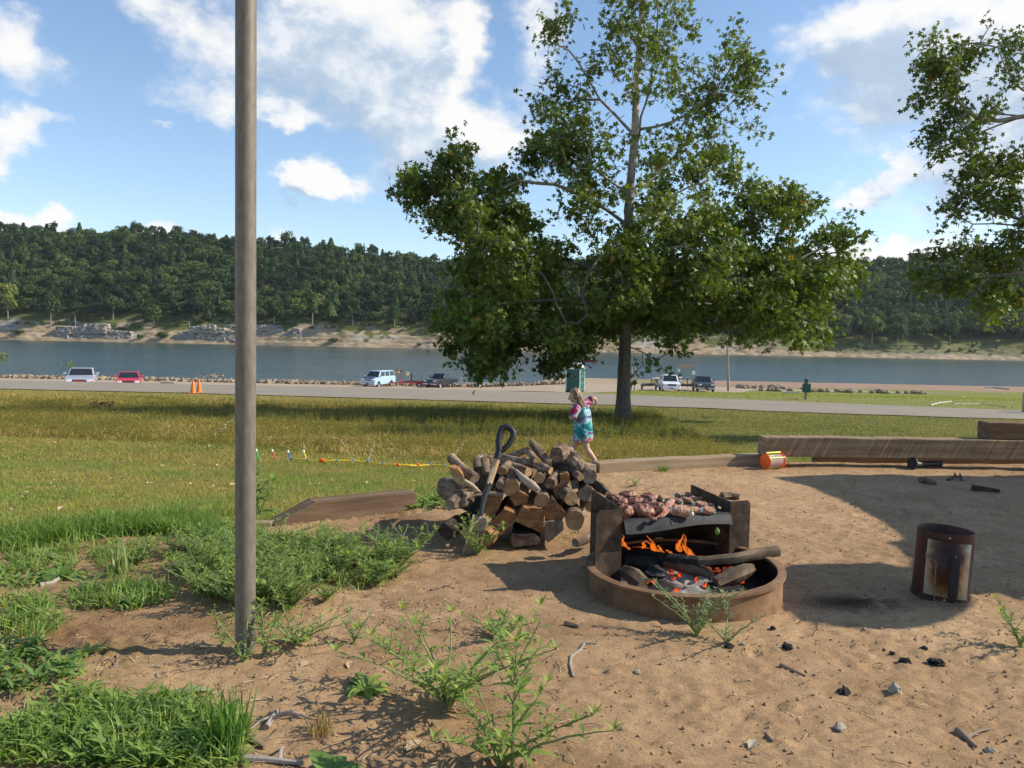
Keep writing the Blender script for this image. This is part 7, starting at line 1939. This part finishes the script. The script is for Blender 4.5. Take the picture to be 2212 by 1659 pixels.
# lush fringe of longer grass at the pad edge and behind the weathered timber
rg = np.random.default_rng(41); L = []
for k in range(26000):
    x = rg.uniform(-5.0, -.15); yb = float(pad_edge(x)); y = yb + abs(rg.normal()) * .42 + .06 + .9 * (float(vnoise(x * 1.4, 0.3, 77)) - .5) * (x < -1.4)
    if x > -1.4: y = max(y, yb + .20)
    L.append((x, y))
L = np.array(L); nz_ = fbm(L[:, 0] * 1.6, L[:, 1] * 1.6, 661, 3); L = L[nz_ > .42 + .1 * (L[:, 0] > -.7)]
blades('lush_grass', L, (.055 + .05 * sstep(.44, .60, fbm(L[:, 0] * 1.6, L[:, 1] * 1.6, 661, 3))) + .03 * fbm(L[:, 0] * 3, L[:, 1] * 3, 671, 2), .0058, g_lush, 'long bright green grass fringing the pad at the left', 42, .7, .45 + (fbm(L[:, 0], L[:, 1], 681, 3) - .5) * .8)
X = in_fan(90000, 24, 110, 43, .5, .78, 2); k_ = (X[:, 0] > 6) & (X[:, 1] > road_far(X[:, 0]) + .3) & ((X[:, 1] > 108) | (X[:, 0] > X[:, 1] * .30) | (X[:, 1] < lot_near(X[:, 0]) - 1)) & (X[:, 1] < 118)
X = X[k_]; blades('far_grass', X, .10, .03, g_lawn, 'short green grass on the far side of the road', 44, .5, .55 + (fbm(X[:, 0] * .2, X[:, 1] * .2, 691, 3) - .5) * .8)

# ------------------------------------------------------------------ leafy weeds
w_leaf = leaf_mat('weed_leaves', [(0, (.36, .40, .10)), (.35, (.235, .335, .075)), (.7, (.155, .25, .062)), (1, (.085, .155, .048))], trans=.40, rough=.5, spec=.35)
w_pale = leaf_mat('pale_weed_leaves', [(0, (.30, .35, .14)), (.5, (.21, .28, .12)), (1, (.13, .19, .08))], trans=.3, rough=.5, spec=.35)
w_stem = mat('weed_stem', [(.3, (.13, .18, .05)), (.7, (.22, .26, .09))], scale=12, rough=.6, bump=.1)
class Leaves:
    """lance-shaped leaves, bent along the midrib and folded across it"""
    def __init__(s): s.v = []; s.f = []; s.a = []
    def add(s, p, d, up, L, w, curl, tone, cup=.25):
        d = d.normalized(); b = d.cross(up)
        b = b.normalized() if b.length > 1e-4 else d.orthogonal().normalized()
        n = b.cross(d).normalized(); base = len(s.v); prof = (.12, .75, 1.0, .80, .42, .03)
        for i, q in enumerate(prof):
            t = i / 5; ang = curl * t
            c = p + d * (L * t * math.cos(ang * .6)) - n * (L * t * math.sin(ang * .6))
            hw = w * q * .5
            s.v += [c - b * hw + n * (hw * cup), c, c + b * hw + n * (hw * cup)]
        for i in range(5):
            k = base + i * 3; s.f += [(k, k + 1, k + 4, k + 3), (k + 1, k + 2, k + 5, k + 4)]; s.a += [tone, tone]
    def build(s, name, m, parent=None):
        return np_mesh(name, np.array([tuple(q) for q in s.v]), np.array(s.f), m, parent=parent, smooth=True, face_attr={'rnd': s.a})
def weed_plant(root, h, nst, leaf, seed, spread=.5, wl=.26, tone=.5, mleaf=None, flowers=False, dens=1.0, droop=.9):
    rr = random.Random(seed); lv = Leaves(); st = MB()
    for q in range(nst):
        a = 2 * math.pi * q / nst + rr.uniform(-.5, .5); lean = spread * rr.uniform(.55, 1.2) if nst > 1 else spread * rr.uniform(-.2, .2)
        hh = h * rr.uniform(.7, 1.08); P = []; m = 9
        for i in range(m + 1):
            t = i / m; out = lean * hh * (t ** 1.25); P.append(Vector((math.cos(a) * out + rr.uniform(-.004, .004), math.sin(a) * out + rr.uniform(-.004, .004), hh * (t - .16 * lean * t * t))))
        r0 = .0035 + h * .006; st.tube(P, [r0 * (1 - .72 * i / m) for i in range(m + 1)], 6)
        nl = int(11 * dens * (.7 + h))
        for i in range(nl):
            t = .12 + .88 * (i + rr.random() * .6) / nl; k = min(m - 1, int(t * m)); p = P[k].lerp(P[k + 1], t * m - k); az_ = i * 2.4 + rr.uniform(-.5, .5)
            ax_ = (P[min(m, k + 1)] - P[k]).normalized(); o_ = Vector((math.cos(az_), math.sin(az_), .35 + .5 * t)); L = leaf * (1.15 - .55 * t) * rr.uniform(.7, 1.2)
            if rr.random() < .30 * dens and t > .25 and t < .85:      # side shoot
                e_ = p + (o_.normalized() * .7 + ax_ * .5) * leaf * rr.uniform(.7, 1.5); st.tube([p, e_], [r0 * .4, r0 * .2], 5)
                for w_ in range(5):
                    b_ = w_ * 1.9 + rr.random(); lv.add(p.lerp(e_, .45 + .13 * w_), Vector((math.cos(b_), math.sin(b_), .5)), Vector((0, 0, 1)), leaf * rr.uniform(.35, .6), leaf * wl * .5, rr.uniform(.2, droop), min(1, max(0, tone + rr.gauss(0, .16))))
            lv.add(p, o_, Vector((0, 0, 1)), L, L * wl, rr.uniform(.25, droop), min(1, max(0, tone + rr.gauss(0, .16))))
        for i in range(6):          # tip cluster
            az_ = i * 1.05 + rr.random(); lv.add(P[-1], Vector((math.cos(az_), math.sin(az_), 1.1)), Vector((0, 0, 1)), leaf * rr.uniform(.35, .65), leaf * wl * .5, rr.uniform(.0, .6), max(0, tone - .22))
    st.build('stem', w_stem, root); lv.build('leaves', mleaf or w_leaf, root)
    return root
def rosette(root, r, n, seed, wl=.42, tone=.45, mleaf=None, lift=.5):
    rr = random.Random(seed); lv = Leaves()
    for i in range(n):
        a = i * 2.4 + rr.uniform(-.3, .3); lv.add(Vector((math.cos(a) * .008, math.sin(a) * .008, .004)), Vector((math.cos(a), math.sin(a), lift * rr.uniform(.5, 1.6))), Vector((0, 0, 1)), r * rr.uniform(.6, 1.15), r * wl * rr.uniform(.8, 1.2), rr.uniform(.6, 1.5), min(1, max(0, tone + rr.gauss(0, .14))), .35)
    lv.build('leaves', mleaf or w_leaf, root); return root
def tuft(root, h, n, seed, m=None, w=.006, spread=.6, tone=.5):
    rr = random.Random(seed); lv = Leaves()
    for i in range(n):
        a = rr.uniform(0, 6.28); lv.add(Vector((rr.gauss(0, .025), rr.gauss(0, .025), 0)), Vector((math.cos(a) * spread * rr.random(), math.sin(a) * spread * rr.random(), 1)), Vector((math.cos(a), math.sin(a), .1)), h * rr.uniform(.5, 1.1), w, rr.uniform(-.2, 1.0), min(1, max(0, tone + rr.gauss(0, .15))), .3)
    lv.build('blades', m or g_lush, root); return root
def plant(name, label, cat, px, py, group=None):
    return thing(name, label, cat, ground(px, py), group=group)
# the distinct foreground weeds
weed_plant(plant('weed', 'bushy branching weed with many stems in the bare dirt at bottom centre', 'weed', 968, 1532), .31, 15, .080, 1, 1.05, .28, .36, dens=.75)
q = ground(1106, 1668); weed_plant(thing('weed', 'tallest single-stemmed weed rising from the bottom edge', 'weed', q), .50, 1, .105, 2, .12, .24, .38, dens=1.6)
weed_plant(thing('weed', 'low spreading weed at the foot of the tallest weed on the bottom edge', 'weed', q + Vector((-.03, .02, 0))), .27, 7, .07, 3, 1.25, .26, .40, dens=.8)
rosette(plant('weed', 'flat yellow-green rosette weed left of the bushy weed', 'weed', 790, 1490), .105, 22, 4, .34, .25)
rosette(plant('weed', 'broad-leaved weed cut off by the bottom edge left of centre', 'weed', 712, 1680), .105, 9, 5, .50, .62, lift=.6)
weed_plant(plant('weed', 'wiry weed growing against the front of the fire ring', 'weed', 1505, 1372), .22, 9, .042, 6, .95, .28, .45, w_pale, dens=1.0)
weed_plant(plant('weed', 'grey-green sprig sprawling right of the ring weed', 'weed', 1570, 1392), .15, 4, .034, 7, 1.5, .28, .45, w_pale)
weed_plant(plant('weed', 'slender bright weed in front of the shovel blade', 'weed', 1030, 1200), .24, 9, .055, 8, .75, .20, .30, dens=1.2)
weed_plant(plant('weed', 'upright leafy weed just right of the pole base', 'weed', 572, 1418), .19, 3, .058, 9, .35, .30, .50)
weed_plant(plant('weed', 'thin weed climbing the front of the pole base', 'weed', 527, 1432), .17, 4, .035, 10, .7, .24, .42)
weed_plant(plant('weed', 'small sprig standing left of the pole base', 'weed', 480, 1395), .11, 2, .045, 11, .4, .28, .40)
weed_plant(plant('weed', 'small weed on bare dirt right of the pole with pale leaves', 'weed', 765, 1388), .12, 3, .040, 12, .5, .30, .45, w_pale)
weed_plant(plant('weed', 'low dark weed lying behind the tallest weed top', 'weed', 1075, 1378), .10, 8, .05, 13, 1.5, .30, .55)
weed_plant(plant('weed', 'low sprawling weed right of the pole beside the leafy weed', 'weed', 640, 1395), .15, 10, .045, 14, 1.4, .26, .42)
weed_plant(plant('weed', 'pale weed cut by the right edge near the chimney shadow', 'weed', 2205, 1400), .18, 5, .05, 15, .8, .28, .35)
weed_plant(plant('weed', 'tiny green seedling in the dirt behind the grill', 'weed', 1372, 1052), .09, 3, .03, 16, .5, .3, .35)
tuft(plant('grass_clump', 'small green grass tuft by the long pale timber', 'grass', 1433, 1019), .07, 70, 17, spread=1.2)
tuft(plant('grass_clump', 'tall spiky dark grass clump at the bottom edge left of centre', 'grass', 488, 1632), .20, 95, 18, w=.006, spread=.85, tone=.85)
tuft(plant('grass_clump', 'dead straw-coloured grass stub on the dirt at the bottom', 'grass', 690, 1590), .075, 60, 19, m=leaf_mat('straw_tuft', [(0, (.45, .32, .15)), (1, (.30, .20, .09))]), w=.004, spread=.7)
tuft(plant('weed', 'yellowish seed-headed dock standing at the left of the weed patch', 'weed', 258, 1245), .16, 30, 20, m=w_pale, w=.014, spread=.4, tone=.1)
rosette(plant('weed', 'large pale dock leaves lying in the grass at the left edge', 'weed', 70, 1206), .20, 7, 21, .38, .25, w_pale, .35)
rosette(plant('weed', 'broad weed rosette with a dark leaf below the pale dock', 'weed', 125, 1248), .16, 11, 22, .40, .55, lift=.5)
rosette(plant('weed', 'pale-leaved weed at the top of the bottom left mass', 'weed', 388, 1508), .10, 9, 23, .5, .2, w_pale, .5)
rosette(plant('weed', 'small yellow-green weed tuft at the end of the pole shadow', 'weed', 185, 1420), .075, 24, 24, .22, .12, lift=1.2)
rosette(plant('weed', 'flat spreading weed lying in the dirt right of the timber', 'weed', 890, 1090), .12, 14, 25, .26, .4, lift=.25)
weed_plant(plant('weed', 'tall dark broad-leaved weed standing behind the weathered timber', 'weed', 560, 1120), .36, 3, .13, 26, .5, .34, .6)
# the patch behind and beside the pole
protos = []
for k in range(7):
    t = thing('weed', 'narrow-leaved green weed crowded in the patch beside the pole', 'weed', (0, 0, -50), group='weeds crowded in the patch beside the pole')
    weed_plant(t, (.13, .155, .19, .14, .17, .12, .20)[k], (7, 6, 8, 9, 7, 10, 6)[k], (.056, .062, .056, .050, .064, .046, .060)[k], 60 + k, (1.1, 1.0, 1.1, 1.2, .95, 1.3, .9)[k], .20, .48, dens=1.15)
    protos.append(t)
rr = random.Random(14); used_p = set(); n_p = 0
outline = [(265, 1205), (420, 1190), (560, 1180), (700, 1185), (830, 1205), (880, 1215), (850, 1260), (770, 1295), (690, 1318), (560, 1330), (440, 1310), (330, 1240)]
def inside(x, y, poly):
    c = False; j = len(poly) - 1
    for i in range(len(poly)):
        if (poly[i][1] > y) != (poly[j][1] > y) and x < (poly[j][0] - poly[i][0]) * (y - poly[i][1]) / (poly[j][1] - poly[i][1]) + poly[i][0]: c = not c
        j = i
    return c
while n_p < 74:
    px = rr.uniform(260, 885); py = rr.uniform(1150, 1335)
    if not inside(px, py, outline): continue
    k = rr.randrange(7); o = protos[k] if k not in used_p else copy_tree(protos[k]); used_p.add(k); n_p += 1
    o.location = ground(px, py); o.rotation_euler = (rr.uniform(-.1, .1), rr.uniform(-.1, .1), rr.uniform(0, 6.28)); s = rr.uniform(.7, 1.15); o.scale = (s, s, s * rr.uniform(.85, 1.05))
# low leafy cover: left edge, bottom left corner, behind the timber
cover = Leaves(); rr = random.Random(21)
def cover_patch(poly, n, L0, L1, wl, tone, lift=.9, bbox=None):
    xs_ = [q[0] for q in poly]; ys_ = [q[1] for q in poly]; k = 0
    while k < n:
        px = rr.uniform(min(xs_), max(xs_)); py = rr.uniform(min(ys_), max(ys_))
        if not inside(px, py, poly): continue
        k += 1; p_ = ground(px, py); nl = rr.randint(4, 8); hh = rr.uniform(.01, .05); L = rr.uniform(L0, L1)
        for i in range(nl):
            a = rr.uniform(0, 6.28); cover.add(p_ + Vector((rr.gauss(0, .012), rr.gauss(0, .012), hh * rr.random())), Vector((math.cos(a), math.sin(a), lift * rr.uniform(.3, 1.6))), Vector((0, 0, 1)), L * rr.uniform(.6, 1.2), L * wl * rr.uniform(.8, 1.2), rr.uniform(.3, 1.3), min(1, max(0, tone + rr.gauss(0, .17))))
cover_patch([(-60, 1660), (-60, 1590), (60, 1575), (200, 1530), (330, 1512), (430, 1525), (510, 1560), (535, 1600), (510, 1680)], 430, .04, .08, .18, .48, 1.3)
cover_patch([(-60, 1500), (-60, 1410), (60, 1400), (150, 1425), (175, 1450), (140, 1480), (60, 1500)], 90, 0.038, 0.068, 0.27, .62)
cover_patch([(40, 1560), (130, 1480), (240, 1490), (250, 1540), (120, 1590)], 40, .035, .06, .28, .35)
cover_patch([(-60, 1375), (-60, 1300), (40, 1285), (110, 1300), (145, 1340), (120, 1365), (40, 1372)], 90, 0.043, 0.072, 0.19, .50)
cover_patch([(140, 1315), (160, 1275), (260, 1255), (370, 1270), (385, 1300), (300, 1325), (220, 1320)], 110, 0.038, 0.068, 0.19, .58)
cover_patch([(-60, 1285), (-60, 1190), (90, 1170), (160, 1215), (140, 1250), (60, 1280)], 60, .04, .075, .28, .45)
cover_patch([(855, 1095), (880, 1065), (930, 1052), (985, 1055), (1000, 1080), (960, 1100), (900, 1108)], 170, .05, .08, .28, .50)
cover_patch([(170, 1260), (200, 1180), (330, 1175), (330, 1240)], 30, .04, .06, .26, .5)
# thin grass mixed through the cover
for (poly_, n_g) in (([(-60, 1660), (-60, 1590), (200, 1530), (430, 1525), (535, 1600), (510, 1680)], 230), ([(-60, 1400), (-60, 1290), (110, 1300), (145, 1350), (60, 1420)], 110), ([(150, 1310), (260, 1255), (385, 1290), (300, 1325)], 90), ([(0, 1240), (0, 1170), (180, 1160), (330, 1180), (280, 1230), (120, 1250)], 260), ([(420, 1190), (600, 1165), (860, 1200), (840, 1270), (600, 1320), (420, 1300)], 260)):
    k = 0
    while k < n_g:
        px = rr.uniform(min(q[0] for q in poly_), max(q[0] for q in poly_)); py = rr.uniform(min(q[1] for q in poly_), max(q[1] for q in poly_))
        if not inside(px, py, poly_): continue
        k += 1; p_ = ground(px, py); a = rr.uniform(0, 6.28)
        for i in range(3): cover.add(p_ + Vector((rr.gauss(0, .01), rr.gauss(0, .01), 0)), Vector((math.cos(a + i * 2.1) * .6, math.sin(a + i * 2.1) * .6, 1)), Vector((math.cos(a), math.sin(a), .1)), rr.uniform(.05, .12), .0055, rr.uniform(.2, 1.3), min(1, max(0, .45 + rr.gauss(0, .2))))
stuff(cover.build('weed_cover', w_leaf), 'low leafy green weeds covering the ground at the left and bottom left', 'weeds')
# dried straw stalks standing in the patch (thin), and weeds on the lawn edge
X = np.array([[ground(rr.uniform(0, 640), rr.uniform(1120, 1200)).x, 0] for _ in range(0)]).reshape(-1, 2)

# ------------------------------------------------------------------ shade: unseen sheet added off to the right, cut to cast the pad shadow
cl_ = mat('blocker_cloth', (.25, .30, .38), scale=4, rough=.9, bump=0)
kx = 1 / math.tan(R(SUN_EL)); ca_, sa_ = math.cos(R(SUN_AZ)), math.sin(R(SUN_AZ))
def occl(p, z):
    """point at height z whose shadow lands on the pad at p"""
    return Vector((p.x + kx * z * ca_, p.y + kx * z * sa_, z))
cs2 = lambda x, y: ((3000 + x / 1.728) * .54, (1600 + y / 1.728) * .54)
edge_ = [(170, 535), (420, 600), (620, 682), (830, 795), (960, 870), (1030, 925), (1085, 975), (1020, 985), (955, 995), (1040, 1050), (1115, 1110), (1105, 1165), (1000, 1143), (860, 1126), (700, 1120), (480, 1122), (300, 1134),
         (215, 1180), (190, 1330), (260, 1430), (350, 1500), (550, 1546), (800, 1570), (1060, 1578), (1250, 1555), (1400, 1512), (1490, 1465), (1545, 1420), (1535, 1375), (1520, 1345), (1700, 1328), (1894, 1385), (2300, 1430), (2300, 515), (1894, 520), (1600, 528), (1400, 522), (1180, 528), (1000, 512), (800, 522), (600, 518), (400, 522)]
tv0 = [occl(at_z(*cs2(a, b), 0), 2.1) for (a, b) in edge_]
ct = thing('shade_blocker', 'unseen added shade tarp strung up just outside the right of the picture', 'blocker', (tv0[0].x + 2.4, 5.6, 0)); o0 = ct.location.copy()
tv = [q - o0 for q in tv0]
n_ = len(tv); MB().add(tv + [q + Vector((0, 0, .012)) for q in tv], [tuple(range(n_)), tuple(range(2 * n_ - 1, n_ - 1, -1))] + [((i + 1) % n_, i, i + n_, (i + 1) % n_ + n_) for i in range(n_)]).build('blocker_sheet', cl_, ct, smooth=False)
for i in (0, 32, 33): MB().tube([tv[i], Vector((tv[i].x, tv[i].y, 0))], .02, 8).build('blocker_pole', galv, ct)
# ------------------------------------------------------------------ air between here and the far shore
hz = MB().box((0, 330, 45), (1900, 760, 112)).build('haze', None, smooth=False)
hm2 = bpy.data.materials.new('haze_air'); hm2.use_nodes = True; hn = hm2.node_tree; hn.nodes.clear()
ho = hn.nodes.new('ShaderNodeOutputMaterial'); pv = hn.nodes.new('ShaderNodeVolumePrincipled')
pv.inputs['Color'].default_value = (.80, .88, 1, 1); pv.inputs['Density'].default_value = .00006; pv.inputs['Anisotropy'].default_value = .2
hn.links.new(pv.outputs[0], ho.inputs['Volume']); hz.data.materials.clear(); hz.data.materials.append(hm2)
stuff(hz, 'thin bluish summer haze over the lake and the far hill', 'haze')
